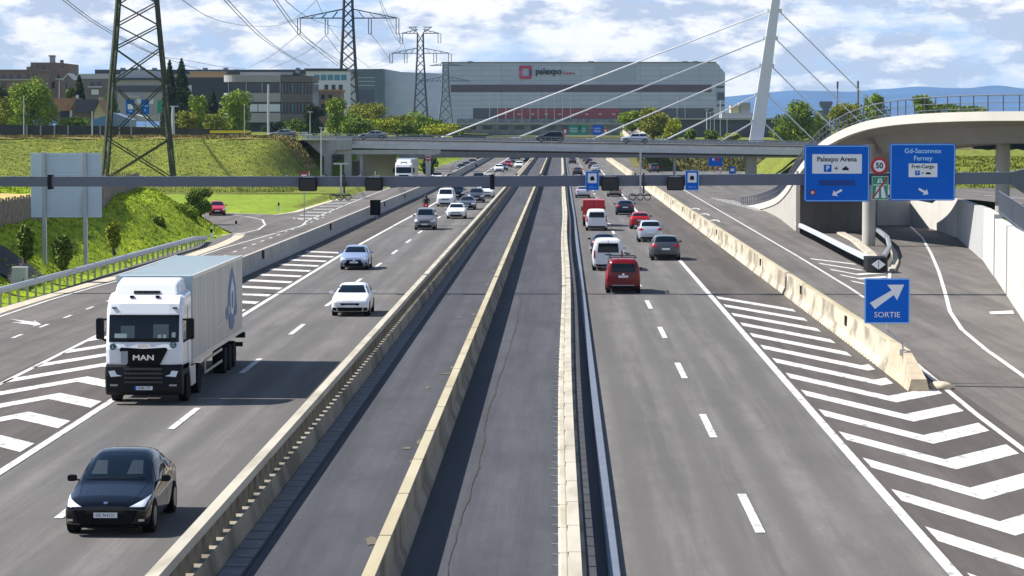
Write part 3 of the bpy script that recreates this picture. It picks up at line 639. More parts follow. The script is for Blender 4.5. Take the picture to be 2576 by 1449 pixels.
def s2(t, y, A, B):
    c = zz(1558,178); text_mb('Gd-Saconnex', 0.36, (c.x, y-0.01, c.z), ex=0.004, sx=1.0, bold=0.004).build('lettering', mat('sign_text_blue',(0.42,0.68,0.92),0.5), t, fix=False)
    c = zz(1560,252); text_mb('Ferney', 0.36, (c.x, y-0.01, c.z), ex=0.004, bold=0.004).build('lettering', mat('sign_text_blue',(0.42,0.68,0.92),0.5), t, fix=False)
    a, b = zz(1415,440), zz(1705,303); panel(t, 'white_panel', a.x, b.x, a.z, b.z, y-0.012, 0.01, M_WHITE, 0.02)
    c = zz(1560,335); text_mb('Fret-Cargo', 0.27, (c.x, y-0.02, c.z), ex=0.004, bold=0.004).build('lettering', M_BLK2, t, fix=False)
    a, b = zz(1480,422), zz(1528,375); panel(t, 'parking_symbol', a.x, b.x, a.z, b.z, y-0.022, 0.008, M_BLUE, 0.02)
    c = zz(1504,398); text_mb('P', 0.2, (c.x, y-0.03, c.z), ex=0.003).build('lettering', M_WHITE, t, fix=False)
    c = zz(1556,400); MB().box(c.x-.06,c.x+.06,y-.02,y-.013,c.z-.012,c.z+.012).box(c.x-.012,c.x+.012,y-.0205,y-.0125,c.z-.06,c.z+.06).build('plus', M_BLK2, t)
    c = zz(1613,403); MB().prism([(c.x-.14,c.z-.05),(c.x+.14,c.z-.05),(c.x+.14,c.z+.01),(c.x+.06,c.z+.06),(c.x-.08,c.z+.06),(c.x-.14,c.z+.01)], 'y', y-.02, y-.013).build('truck_symbol', M_BLK2, t)
    w = lambda u, v: (zz(u,v).x, zz(u,v).z)
    arrow(t, [w(1512,566),w(1522,548),w(1585,582),w(1598,560),w(1614,612),w(1553,622),w(1572,604)], y, M_WHITE)
dsign('blue direction sign reading Palexpo Arena with down-left arrow', 2023, 2188, 365, 507.5, s1)
dsign('blue direction sign reading Gd-Saconnex Ferney with down-right arrow', 2238, 2404, 361, 504.5, s2)
# 50 km/h disc and end-of-motorway sign
y = YG-0.3; c = zz(1122,328)
t = thing('speed_limit_sign', 'round red-rimmed 50 speed limit sign between the two blue direction signs', 'road sign', (c.x, YG, c.z-0.4))
n = 32; disc = lambda r, y0, y1, m, nm: MB().prism([(c.x+r*math.cos(2*math.pi*i/n), c.z+r*math.sin(2*math.pi*i/n)) for i in range(n)], 'y', y0, y1).build(nm, m, t)
disc(0.45, y, y+.04, M_RED, 'rim'); disc(0.31, y-.01, y, M_WHITE, 'face')
text_mb('50', 0.42, (c.x, y-0.018, c.z), ex=0.004, sx=0.95, bold=0.01).build('lettering', M_BLK2, t, fix=False)
MB().box(c.x-.05, c.x+.05, y+.04, YG+0.1, c.z-0.35, c.z+.3).build('bracket', M_STEEL, t)
a, b = zz(1045,667), zz(1212,432); cx = (a.x+b.x)/2
t = thing('end_of_motorway_sign', 'green sign with white motorway symbol struck through by a red bar', 'road sign', (cx, YG, a.z))
panel(t, 'sign_panel', a.x, b.x, a.z, b.z, y, 0.04, M_GREEN, 0.04, M_WHITE, 0.02)
w = lambda u, v: (zz(u,v).x, zz(u,v).z)
mb = MB()
for q in ([w(1116,450),w(1124,450),w(1122,500),w(1100,500)],[w(1132,450),w(1140,450),w(1156,500),w(1136,500)],[w(1060,516),w(1197,516),w(1197,524),w(1060,524)],[w(1094,535),w(1120,535),w(1116,650),w(1068,650)],[w(1138,535),w(1164,535),w(1190,650),w(1142,650)]):
    mb.prism(q[::-1], 'y', y-.014, y-.006)
mb.build('motorway_symbol', M_WHITE, t)
MB().prism([w(1050,648),w(1195,438),w(1208,446),w(1063,658)], 'y', y-.026, y-.015).build('red_bar', M_RED, t)
MB().box(cx-.05, cx+.05, y+.04, YG-0.003, a.z+.3, b.z-.05).build('bracket', M_STEEL, t)
# black variable message boxes seen from their dark faces
for (p0, p1, q0, q1, lab) in ((752,796,447,481,'leftmost black lane signal box hung on the gantry above the entry ramp'),(919,962,447,480,'black lane signal box hung on the gantry left of the oncoming truck lane'),(1513,1557,446,480,'black lane signal box beside the blue tunnel sign above inner right lane'),(1678,1721,446,479,'black lane signal box left of the outermost tunnel sign on the gantry')):
    A = D(p0, q1, YG-0.5); B = D(p1, q0, YG-0.5)
    t = thing('lane_signal', lab, 'signal box', ((A.x+B.x)/2, YG-0.3, A.z), 'black lane signals on the gantry')
    MB().prism(rrect(A.x, B.x, A.z, B.z, 0.09), 'y', YG-0.5, YG-0.04).build('housing', M_BLACK, t)
    MB().add([(u, YG-0.506, v) for u, v in rrect(A.x+.05, B.x-.05, A.z+.05, B.z-.05, .06)], [tuple(range(24))]).build('screen', mat('screen_black', (0.004,0.004,0.005), 0.3), t, fix=False)
    MB().box((A.x+B.x)/2-.3, (A.x+B.x)/2+.3, YG-0.12, YG+0.35, B.z, B.z+0.04).tube(((A.x+B.x)/2+.05, YG-0.1, B.z), ((A.x+B.x)/2+.05, YG-0.1, B.z+.33), .025).build('bracket', M_STEEL, t)
# tunnel information signs
for i, (p0, p1, q0, q1, lab) in enumerate(((1473,1507,431,479,'blue tunnel sign with white square above the inner right lane'),(1724,1758,429,479,'blue tunnel sign with white square beside the outer signal box'))):
    yy = YG-0.4; A = D(p0, q1, yy); B = D(p1, q0, yy)
    t = thing('tunnel_sign', lab, 'road sign', ((A.x+B.x)/2, YG, A.z), 'blue tunnel signs on the gantry')
    panel(t, 'sign_panel', A.x, B.x, A.z, B.z, yy, 0.06, M_BLUE, 0.05, M_LBLUE, 0.035)
    cx, cz = (A.x+B.x)/2, A.z+0.64*(B.z-A.z); panel(t, 'white_square', cx-.235, cx+.235, cz-.26, cz+.26, yy-.012, .01, M_WHITE, .03)
    MB().prism([(cx-.11,cz-.12),(cx+.11,cz-.12)]+[(cx+.11*math.cos(R(k*30)), cz+.0+.11*math.sin(R(k*30))) for k in range(7)], 'y', yy-.022, yy-.013).build('tunnel_symbol', M_BLK2, t)
    text_mb('500 m', 0.17, (cx, yy-.01, A.z+.17), ex=.003).build('lettering', M_LBLUE, t, fix=False)
    MB().box(cx-.08, cx+.08, yy+.06, YG-.003, A.z+.35, B.z-.3).build('bracket', M_STEEL, t)
# camera / detector masts on the gantry
for (px, ytop, lab, hw) in ((858,414,'detector mast with ring loops clamped on the gantry near the entry ramp',0.40),(1611,378,'detector mast with ring loops clamped on the gantry above right lanes',0.6)):
    yy = YG-0.25; b0 = D(px, 492, yy); tp = D(px, ytop, yy)
    t = thing('detector_mast', lab, 'detector', (b0.x, YG, b0.z), 'detector masts on the gantry')
    MB().box(b0.x-.05, b0.x+.05, yy-.05, yy+.05, b0.z, tp.z).build('mast', M_STEEL, t)
    MB().box(b0.x+.12, b0.x+.22, yy-.05, yy+.05, b0.z+.1, b0.z+1.2).build('box_column', M_DKST, t)
    MB().box(b0.x-hw, b0.x+hw, yy-.04, yy+.04, tp.z, tp.z+.09).build('crossbar', M_STEEL, t)
    MB().box(b0.x-.5, b0.x+.5, yy-.03, yy+.03, b0.z-.02, b0.z+.05).box(b0.x-.12, b0.x+.3, yy+.05, YG-.003, b0.z+.5, b0.z+.7).build('bracket', M_DKST, t)
    for dx in (-.42, -.02, .38):
        mb = MB(); n = 14; pts = [(b0.x+dx+.17*math.cos(2*math.pi*i/n), yy-.08, b0.z-.07+.17*math.sin(2*math.pi*i/n)) for i in range(n+1)]
        mb.pline(pts, .025, 5); mb.build('ring', M_DKST, t)
# ------------------------------------------------------------------ far bridge
YB = 425.0; YB1 = 440.0
t = thing('overpass', 'low concrete road bridge crossing the motorway with grey railing', 'bridge', (-5, YB, 0))
def dk(px, py, Y=YB): return D(px, py, Y)
L0, L1 = 885, 2100
def band(m, name, ya, yb_, y0, y1, p0=L0, p1=L1, dy=16.5/1080):   # a slab whose front face spans image rows ya..yb_ at px=885
    A = [dk(p0, ya+(p0-885)*dy, y0), dk(p1, ya+(p1-885)*dy, y0)]; B = [dk(p0, yb_+(p0-885)*dy, y0), dk(p1, yb_+(p1-885)*dy, y0)]
    f = lambda v, yv: (v.x, yv, v.z)
    return MB().hexa([f(B[0],y0), f(B[1],y0), f(B[1],y1), f(B[0],y1)], [f(A[0],y0), f(A[1],y0), f(A[1],y1), f(A[0],y1)]).build(name, m, t)
band(M_CONCG, 'edge_beam', 353.5, 363, YB-0.35, YB)
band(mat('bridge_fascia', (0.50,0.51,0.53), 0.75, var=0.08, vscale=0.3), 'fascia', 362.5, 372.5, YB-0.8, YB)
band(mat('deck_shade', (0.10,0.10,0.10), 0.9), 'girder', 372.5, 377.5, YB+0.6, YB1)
band(M_RAMP, 'deck', 350, 362, YB+0.004, YB1)
sl = 16.5/1080
def rail_z(px, off): return off+(px-885)*sl
for off, th in ((337.5, 1.3), (342.5, 0.9), (347.0, 0.9)):
    a, b = dk(700, rail_z(700, off), YB-.3), dk(2090, rail_z(2090, off), YB-.3); MB().bar(a, b, 0.09 if off > 338 else 0.13).build('rail', mat('bridge_rail', (0.22,0.25,0.27), 0.5, 0.4), t)
for k in range(98):
    px = 705+14.2*k; a = dk(px, rail_z(px, 337), YB-.28); b = dk(px, rail_z(px, 355), YB-.28); MB().box(a.x-.05, a.x+.05, a.y-.03, a.y+.03, b.z, a.z).build('rail_post', MATS['bridge_rail'], t)
a, b = dk(770, 339, YB1-.4), dk(2060, 356, YB1-.4); MB().hexa([(a.x,YB1-.4,a.z-1.0),(b.x,YB1-.4,b.z-1.0),(b.x,YB1-.1,b.z-1.0),(a.x,YB1-.1,a.z-1.0)], [(a.x,YB1-.4,a.z-.1),(b.x,YB1-.4,b.z-.1),(b.x,YB1-.1,b.z-.1),(a.x,YB1-.1,a.z-.1)]).build('far_parapet', M_CONCG, t)
for px, wp in ((1890, 28), (1697, 6), (1077, 9)):
    a = dk(px-wp/2, 385, YB+3); b = dk(px+wp/2, 385, YB+3); MB().box(a.x, b.x, YB+3, YB+4.2, 0, 5.0).build('pier', M_CONCG, t)
# approach slab on the left, abutment and ramp portal
t2 = thing('abutment', 'grey concrete abutment and ramp portal under left end of overpass', 'abutment', (dk(830,440).x, YB, 0))
f = lambda px, py, Y: tuple(D(px, py, Y))
def slab(pts, y0, y1, m, name, par):
    P0 = [D(px, py, y0) for px, py in pts]; return MB().add([(p.x,y0,p.z) for p in P0]+[(p.x,y1,p.z) for p in P0], [tuple(range(len(pts)))[::-1], tuple(range(len(pts),2*len(pts)))]+[(k,(k+1)%len(pts),len(pts)+(k+1)%len(pts),len(pts)+k) for k in range(len(pts))]).build(name, m, par)
slab([(755,350),(884,350),(884,376),(845,378),(832,392),(832,445),(815,445),(815,395),(772,357)], YB-1.5, YB+3, M_CONCG, 'wing_wall', t2)
slab([(832,377),(1108,377),(1108,386),(1090,390),(1072,388),(832,388)], YB-1.0, YB+1.2, M_CONCG, 'portal_beam', t2)
slab([(866,388),(884,388),(884,460),(866,460)], YB-0.8, YB+0.8, M_CONCG, 'portal_leg', t2)
slab([(815,392),(832,392),(832,460),(815,460)], YB-1.2, YB-0.6, M_CONCG, 'portal_leg', t2)
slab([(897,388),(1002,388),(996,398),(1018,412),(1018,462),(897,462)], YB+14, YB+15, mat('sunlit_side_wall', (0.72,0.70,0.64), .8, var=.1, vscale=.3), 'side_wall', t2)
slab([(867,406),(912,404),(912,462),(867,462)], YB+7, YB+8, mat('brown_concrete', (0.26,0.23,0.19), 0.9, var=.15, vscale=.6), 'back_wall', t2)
slab([(905,384),(912,384),(912,462),(905,462)], YB-0.3, YB+0.6, M_CONCG, 'portal_leg', t2)
slab([(1000,388),(1088,388),(1088,400),(1012,400)], YB+20, YB+21, mat('roof_panel', (0.20,0.25,0.28), .6), 'roof_screen', t2)
slab([(1070,386),(1084,386),(1082,462),(1072,462)], YB-0.8, YB+0.4, M_CONCG, 'portal_leg', t2)
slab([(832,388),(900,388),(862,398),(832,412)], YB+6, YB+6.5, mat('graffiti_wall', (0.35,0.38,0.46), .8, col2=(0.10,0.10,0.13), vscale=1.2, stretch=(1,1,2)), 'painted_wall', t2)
# stay pylon and cables
YP = 445.0
t = thing('stay_pylon', 'tall white leaning steel pylon rising from the overpass', 'bridge pylon', tuple(D(1900, 356, YP)))
A0 = [D(1882,360,YP), D(1917,360,YP)]; A1 = [D(1948,-40,YP), D(1968,-40,YP)]
lo = [(A0[0].x,YP,4.5),(A0[1].x,YP,4.5),(A0[1].x,YP+1.8,4.5),(A0[0].x,YP+1.8,4.5)]; hi = [(A1[0].x,YP+.2,A1[0].z),(A1[1].x,YP+.2,A1[0].z),(A1[1].x,YP+1.6,A1[0].z),(A1[0].x,YP+1.6,A1[0].z)]
MB().hexa(lo, hi).build('mast', M_WBRIDGE, t)
sx = lambda y: 1900+(360-y)*0.1453
for (y0, lx, ly, rx, ry) in ((27,1110,346,2235,300),(96,1300,347,2175,318),(165,1492,350,2110,335),(238,1672,353,2052,357),(306,1812,356,1978,362)):
    pl = D(sx(y0)-11, y0, YP+.9); pr = D(sx(y0)+11, y0, YP+.9)
    ql = D(lx, ly, YP+.9); qr = D(rx, ry, YP+.9)
    MB().tube(pl, ql, 0.115, n=8).build('stay_cable', M_WBRIDGE, t); MB().tube(pr, qr, 0.10, n=8).build('stay_cable', M_WBRIDGE, t)
    MB().box(sx_ := pl.x-.5, pl.x+.1, YP+.6, YP+1.2, pl.z-.3, pl.z+.3).build('cable_anchor', M_WBRIDGE, t)
    MB().box(pr.x-.1, pr.x+.5, YP+.6, YP+1.2, pr.z-.3, pr.z+.3).build('cable_anchor', M_WBRIDGE, t)
    MB().box(ql.x-1.2, ql.x+.6, YP+.5, YP+1.3, ql.z-.6, ql.z+.1).build('deck_anchor', M_WBRIDGE, t)
MB().hexa([(D(1040,360,YP).x,YP-1,3.6),(D(2300,360,YP).x,YP-1,3.6),(D(2300,360,YP).x,YP+3,3.6),(D(1040,360,YP).x,YP+3,3.6)], [(D(1040,351,YP).x,YP-1,D(1040,351,YP).z),(D(2300,363,YP).x,YP-1,D(2300,364,YP).z),(D(2300,363,YP).x,YP+3,D(2300,364,YP).z),(D(1040,351,YP).x,YP+3,D(1040,351,YP).z)]).build('cable_beam', M_CONCG, t)
# ------------------------------------------------------------------ curved viaduct on the right
cp = [(1866,519,302),(1905,514,290),(1950,499,266),(1978,474,245),(2000,440,229),(2024,406,218),(2064,362,209),(2100,338,204),(2150,315,198),(2210,299,193),(2300,288,187),(2420,282,182),(2560,280,178),(2760,281,174),(3050,284,170)]
top = [D(*q) for q in cp]
# refine
def catmull(P, n=5):
    o_ = []
    for i in range(len(P)-1):
        a, b, c, d = P[max(i-1,0)], P[i], P[i+1], P[min(i+2,len(P)-1)]
        for k in range(n):
            s = k/n; o_.append(0.5*((2*b)+(c-a)*s+(2*a-5*b+4*c-d)*s*s+(3*b-a-3*c+d)*s**3))
    return o_+[P[-1]]
tp = catmull(top, 5)
t = thing('ramp_viaduct', 'curved concrete ramp with white edge beam climbing over the exit road', 'viaduct', (24, 200, 0))
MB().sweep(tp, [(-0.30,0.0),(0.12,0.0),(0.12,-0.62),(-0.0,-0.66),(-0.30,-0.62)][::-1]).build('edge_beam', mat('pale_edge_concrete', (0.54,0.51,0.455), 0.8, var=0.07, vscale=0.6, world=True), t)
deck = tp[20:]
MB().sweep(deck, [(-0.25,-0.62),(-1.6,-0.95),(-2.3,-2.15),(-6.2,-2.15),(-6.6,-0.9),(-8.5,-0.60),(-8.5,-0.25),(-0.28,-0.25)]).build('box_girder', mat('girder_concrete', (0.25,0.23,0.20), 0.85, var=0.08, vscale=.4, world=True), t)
# which side is inward is left of travel direction
rb = [p+Vector((0,0,0)) for p in tp]
mbp = MB(); pts = along([tuple(p) for p in tp], 1.35); 
capped(t, 'rail_post', M_GANT, lambda mb, p: mb.box(p[0]-.035, p[0]+.035, p[1]-.035, p[1]+.035, p[2]-.02, p[2]+1.12), [p for p in pts if p[1] > 172], keep=100)
mrail = mat('viaduct_rail', (0.16,0.18,0.21), 0.5, 0.4)
for z_, r_ in ((1.1, .045), (.62, .025), (.2, .02)):
    MB().pline([p+Vector((0,0,z_)) for p in tp], r_, 6).build('hand_rail', mrail, t)
# retaining wall under the climbing ramp (image: triangle 1890..2000)
wt = tp[5:22]
mb = MB(); vs = []
for p in wt: vs += [(p.x-0.02, p.y, p.z-0.60), (p.x-0.02, p.y, 0.0)]
n = len(wt)
for p in wt: vs += [(p.x+0.6, p.y+.1, p.z-0.60), (p.x+0.6, p.y+.1, 0.0)]
mb.add(vs, [(2*i,2*i+1,2*i+3,2*i+2) for i in range(n-1)]+[(2*n+2*i,2*n+2*i+2,2*n+2*i+3,2*n+2*i+1) for i in range(n-1)]+[(0,2*n,2*n+1,1),(2*n-2,2*n-1,4*n-1,4*n-2)])
mb.build('retaining_wall', M_CONC, t)
for (px, pb, Yp, wpx, lab) in ((2185,618,199,33,''),(2521,560,186,36,'')):
    b = D(px, pb, Yp); rr = wpx/2*Yp/6712; MB().tube((b.x,Yp,0),(b.x,Yp,7.6 if px < 2300 else 7.7),rr,n=20).build('pier', M_CONC, t, smooth=False)
# walls
def wallthing(label, quads, loc, m, th=0.4, cap=True):
    t = thing('retaining_wall', label, 'retaining wall', loc); return t
def wall(par, name, pts, m, th=0.45):   # pts: list of (x,y,z0,z1) along the wall; thickness to the right-hand/back side
    mb = MB(); vs = []
    P_ = [Vector((p[0],p[1],0)) for p in pts]
    for i, p in enumerate(pts):
        d = (P_[min(i+1,len(P_)-1)]-P_[max(i-1,0)]).normalized(); nrm = Vector((-d.y, d.x, 0))*th
        vs += [(p[0],p[1],p[2]),(p[0],p[1],p[3]),(p[0]+nrm.x,p[1]+nrm.y,p[3]),(p[0]+nrm.x,p[1]+nrm.y,p[2])]
    fs = []
    for i in range(len(pts)-1):
        for k in range(4): fs.append((4*i+k,4*i+(k+1)%4,4*i+4+(k+1)%4,4*i+4+k))
    fs += [(0,1,2,3),(4*len(pts)-4,4*len(pts)-3,4*len(pts)-2,4*len(pts)-1)]
    return mb.add(vs, fs).build(name, m, par)
t = thing('retaining_wall', 'dark shaded concrete wall under the viaduct behind the round pier', 'retaining wall', (22, 224, 0))
wall(t, 'wall_panel', [(19.9,222,0,5.2),(26.5,228,0,5.2),(28.6,241,0,5.2)], concrete('shade_dark_concrete', (0.17,0.16,0.145), (0.10,0.09,0.08), .5))  # shade under the viaduct is put into this darker base colour
MB().box(20.2, 26.4, 222.0, 222.05, 2.6, 2.7)
t = thing('retaining_wall', 'sunlit pale concrete wall curving behind the exit road', 'retaining wall', (30, 235, 0))
pts = [G(2170,567),G(2290,567),G(2345,576),G(2407,598)]
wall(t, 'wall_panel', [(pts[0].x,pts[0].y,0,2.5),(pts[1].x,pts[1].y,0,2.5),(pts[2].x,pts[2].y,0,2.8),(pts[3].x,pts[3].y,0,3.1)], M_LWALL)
t = thing('retaining_wall', 'shaded slanting concrete wall segment between two pale walls', 'retaining wall', (30, 195, 0))
a, b = G(2407,598), G(2473,656)
wall(t, 'wall_panel', [(a.x+.02,a.y-.02,0,3.1),(a.x*.5+b.x*.5,a.y*.5+b.y*.5,0,3.3),(b.x,b.y,0,3.5)], M_CONCG)
t = thing('retaining_wall', 'tall pale concrete wall at the right edge beside exit road', 'retaining wall', (25, 150, 0))
a, b = G(2473,656), G(2576,810); c = G(2576,810)+(G(2576,810)-G(2473,656))*1.3
dd = (b-a).normalized(); pts = [a+dd*0.05, a+(b-a)*.25, a+(b-a)*.25+dd*.06, a+(b-a)*.62, b, c]
wall(t, 'wall_panel', [(p.x,p.y,0,zt) for p, zt in zip((a+dd*.05, a+(b-a)*.33), (3.5, 3.7))], M_LWALL)
wall(t, 'wall_panel', [(p.x,p.y,0,zt) for p, zt in zip((a+(b-a)*.335+Vector((.04,0,0)), b, c), (3.45, 3.9, 3.9))], M_LWALL)
q_ = [v+Vector((.4,0,0)) for v in (c, b, a)]
struct(MB().poly([(q_[0].x,q_[0].y,3.7),(70,q_[0].y,3.7),(70,178.2,3.35),(36.2,178.2,3.35),(q_[2].x+.3,q_[2].y,3.3),(q_[1].x,q_[1].y,3.6)]).build('terrace', M_GRASS_F))
fp = [a+(b-a)*s for s in (.3,.5,.7,.9,1.1,1.6,2.2)]
t = thing('metal_fence', 'grey metal railing on top of the tall wall at right edge', 'fence', (fp[0].x+.3, fp[0].y, 3.6))
mb = MB()
for z_ in (0.1, 1.3): mb.pline([Vector((p.x+.35,p.y,3.75+z_)) for p in fp], .03, 5)
mb.build('rail', M_GANT, t); 
capped(t, 'picket', M_GANT, lambda mb, p: mb.box(p[0]+.33,p[0]+.37,p[1]-.02,p[1]+.02,3.7,5.05), along([tuple(p) for p in fp], 0.45), keep=80)
# exit guard rail and crash cushion
p = lift([tuple(G(2004,583)), tuple(G(2060,612)), tuple(G(2130,650)), tuple(G(2200,686))], 0)
guard_rail('guard_rail', 'pale double guard rail leading to the crash cushion under the viaduct', p, along(p, 1.0), mat('pale_rail', (0.55,0.58,0.62), .5, .2), z=0.5, w=0.34, post_m=M_BLK2)
q = [G(2172,588), G(2205,597), G(2232,620), G(2238,645), G(2222,672)]
guard_rail('guard_rail', 'short curved guard rail hooking round the round pier', [Vector((v.x,v.y,0)) for v in q], along([tuple(v) for v in q], 1.0), M_STEEL, z=0.5, post_m=M_BLK2)
mb = MB(); mb.strip([Vector(v) for v in g([(2212,585),(2232,610),(2252,645),(2250,672),(2238,690)])], 0.45, 0.0)
t = thing('kerb', 'cream concrete kerb curving round the crash cushion island', 'kerb', tuple(G(2250,650)))
MB().sweep(g([(2205,582),(2232,610),(2250,640),(2254,662),(2244,684)]), [(-.2,0),(.2,0),(.17,.16),(-.17,.16)]).build('kerb_stone', M_CREAM, t)
t = thing('kerb', 'cream concrete kerb running from dark wall to the round pier', 'kerb', tuple(G(2130,600)))
MB().sweep(g([(2112,586),(2150,606),(2190,640),(2205,660)]), [(-.35,0),(.35,0),(.3,.14),(-.3,.14)]).build('kerb_stone', M_CREAM, t)
c = G(2212, 689); t = thing('crash_cushion', 'black crash cushion with white arrow marking at the exit nose', 'crash cushion', tuple(c))
mb = MB(); n = 14
mb.prism([(c.x+.62*math.cos(R(180+180*i/n)), c.y+1.0+.62*math.sin(R(180+180*i/n))) for i in range(n+1)]+[(c.x+.62,c.y+3),(c.x-.62,c.y+3)], 'z', 0.1, 0.95)
mb.build('cushion_body', M_BLK2, t)
MB().prism([(c.x-.02,.25),(c.x-.02,.85),(c.x-.42,.55)], 'y', c.y+.34, c.y+.40).build('arrow_marking', M_WHITE, t); MB().prism([(c.x+.02,.25),(c.x+.42,.55),(c.x+.02,.85)], 'y', c.y+.34, c.y+.40).build('arrow_marking', M_WHITE, t)
# noise of small things: left sign back
Ys = 158.0; A = D(78,547,Ys); B = D(254,385,Ys)
t = thing('road_sign', 'back of a large pale blue sign on two steel posts on the bank', 'road sign', (A.x+2, Ys, 2))
nb = 20; h = (B.z-A.z)/nb
msb = mat('pale_alu', (0.50,0.60,0.70), 0.45, 0.2, var=.05, vscale=.8)
mb = MB()
for k in range(nb): mb.box(A.x, B.x, Ys+.05, Ys+.09, A.z+k*h+0.012, A.z+(k+1)*h-0.012)
mb.box(A.x, B.x, Ys+.095, Ys+.11, A.z, B.z)
mb.build('panel', msb, t)
for px in (112, 215):
    x = D(px, 500, Ys).x; MB().box(x-.11, x+.11, Ys-.24, Ys+.03, 0.3, B.z+.05).build('post', M_STEEL, t)
# utility cabinet and gabion heap
c = G(62, 752); Yc = 145.0; a, b = D(30,672,Yc), D(66,740,Yc)
t = thing('utility_cabinet', 'light grey utility cabinet behind the guard rail', 'cabinet', ((a.x+b.x)/2, Yc, b.z))
mg = mat('cabinet_grey', (0.52,0.54,0.56), .6)
MB().box(a.x, b.x, Yc, Yc+.5, b.z, a.z-.06).build('body', mg, t); MB().box(a.x-.03, b.x+.03, Yc-.03, Yc+.53, a.z-.06, a.z).build('lid', mg, t)
MB().box(a.x+.1, b.x-.1, Yc-.012, Yc-.002, b.z+.1, a.z-.15).build('door', mat('cabinet_door', (0.47,0.49,0.51), .6), t); MB().box(b.x-.17, b.x-.13, Yc-.03, Yc-.01, (a.z+b.z)/2-.1, (a.z+b.z)/2+.1).build('handle', M_BLK2, t)
mm = mat('black_mesh', (0.03,0.03,0.032), .9, var=.6, vscale=9, world=True)
def on_bank(px, py):
    r_ = ray(px, py).normalized(); s = 90.0
    while s < 400:
        p = Vector((0,0,HC))+r_*s
        if p.z < float(h_near(np.array(p.x), np.array(p.y)))+.05: return p
        s += .1
    return p
A_ = [on_bank(*q) for q in ((-60,600),(15,626),(60,660),(100,688),(116,703),(76,719),(40,724),(18,700),(-60,660))]
t = thing('slope_netting', 'black netting laid over the foot of the bank behind the cabinet', 'netting', tuple(A_[4]))
MB().add([p+Vector((.0,-.05,.12)) for p in A_]+[p+Vector((0,0,-.3)) for p in A_], [(0,1,7,8),(1,2,7),(2,3,6,7),(3,4,5,6)]+[(k,k+9,(k+1)%9+9,(k+1)%9) for k in range(9)]).build('netting', mm, t)
# delineators
for i, (px, py, z_, lab) in enumerate(((701,531,0.2,'white and black marker post at the edge of the green field'),(532,603,0,'white and black marker post between grass bank and side road'),(288,664,0.0,'white and black marker post behind the guard rail'),(594,580,0,'slim marker post on the side road bend'))):
    c = G(px, py, z_); t = thing('marker_post', lab, 'marker post', tuple(c), 'roadside marker posts')
    MB().box(c.x-.08, c.x+.08, c.y-.05, c.y+.05, c.z-.3, c.z+1.0).build('post', M_WHITE, t); MB().box(c.x-.083, c.x+.083, c.y-.053, c.y+.053, c.z+.55, c.z+.85).build('black_band', M_BLACK, t)
# cabinet/sign back standing by the left barrier
Yk = 256.0; a, b = D(931,547,Yk), D(957,503,Yk)
t = thing('message_sign', 'black rear of a small message sign standing against the concrete barrier', 'road sign', ((a.x+b.x)/2, Yk, 0))
MB().box(a.x, b.x, Yk, Yk+.3, .35, b.z).build('housing', M_BLACK, t); MB().box(a.x+.3, a.x+.38, Yk+.1, Yk+.2, 0, .36).box(b.x-.38, b.x-.3, Yk+.1, Yk+.2, 0, .36).build('leg', M_STEEL, t)
# fence along the bank top
pts = [(-34.4,130),(-34.2,161),(-34.1,198),(-37.5,225),(-40,252),(-48,262)]
t = thing('wooden_fence', 'weathered brown plank fence along the top of the bank', 'fence', (-34.2,161,3.1))
mw = mat('weathered_wood', (0.20,0.16,0.13), .9, var=.45, vscale=2.2, world=True)
capped(t, 'plank', mw, lambda mb, p: mb.box(p[0]-.03,p[0]+.03,p[1]-.17,p[1]+.17,2.6,4.45+0.12*math.sin(p[1]*7)), along([(x,y,0) for x,y in pts], .37), keep=90)
# ------------------------------------------------------------------ vehicles
def paint(name, c, rough=0.28):
    return mat('paint_'+name, c, rough, 0.0, spec=0.3, coat=0.3)
P_BLACK = paint('black', (0.0022,0.003,0.006), 0.12); P_WHITE = paint('white', (0.74,0.75,0.77)); P_SILVER = mat('paint_silver', (0.50,0.54,0.60), .3, .35, coat=.5)
P_LBLUE = mat('paint_pale_blue', (0.30,0.38,0.56), .3, .25, coat=.5); P_GREY = mat('paint_grey', (0.17,0.18,0.20), .3, .3, coat=.5); P_DGREY = mat('paint_dark_grey', (0.055,0.062,0.075), .3, .2, coat=.5)
P_RED = paint('red', (0.36,0.012,0.016)); P_DRED = paint('dark_red', (0.16,0.005,0.008)); P_OLIVE = mat('paint_olive', (0.24,0.22,0.16), .35, .2, coat=.4); P_BLUE = paint('blue', (0.02,0.06,0.30)); P_DBLUE = paint('dark_blue', (0.016,0.022,0.045))
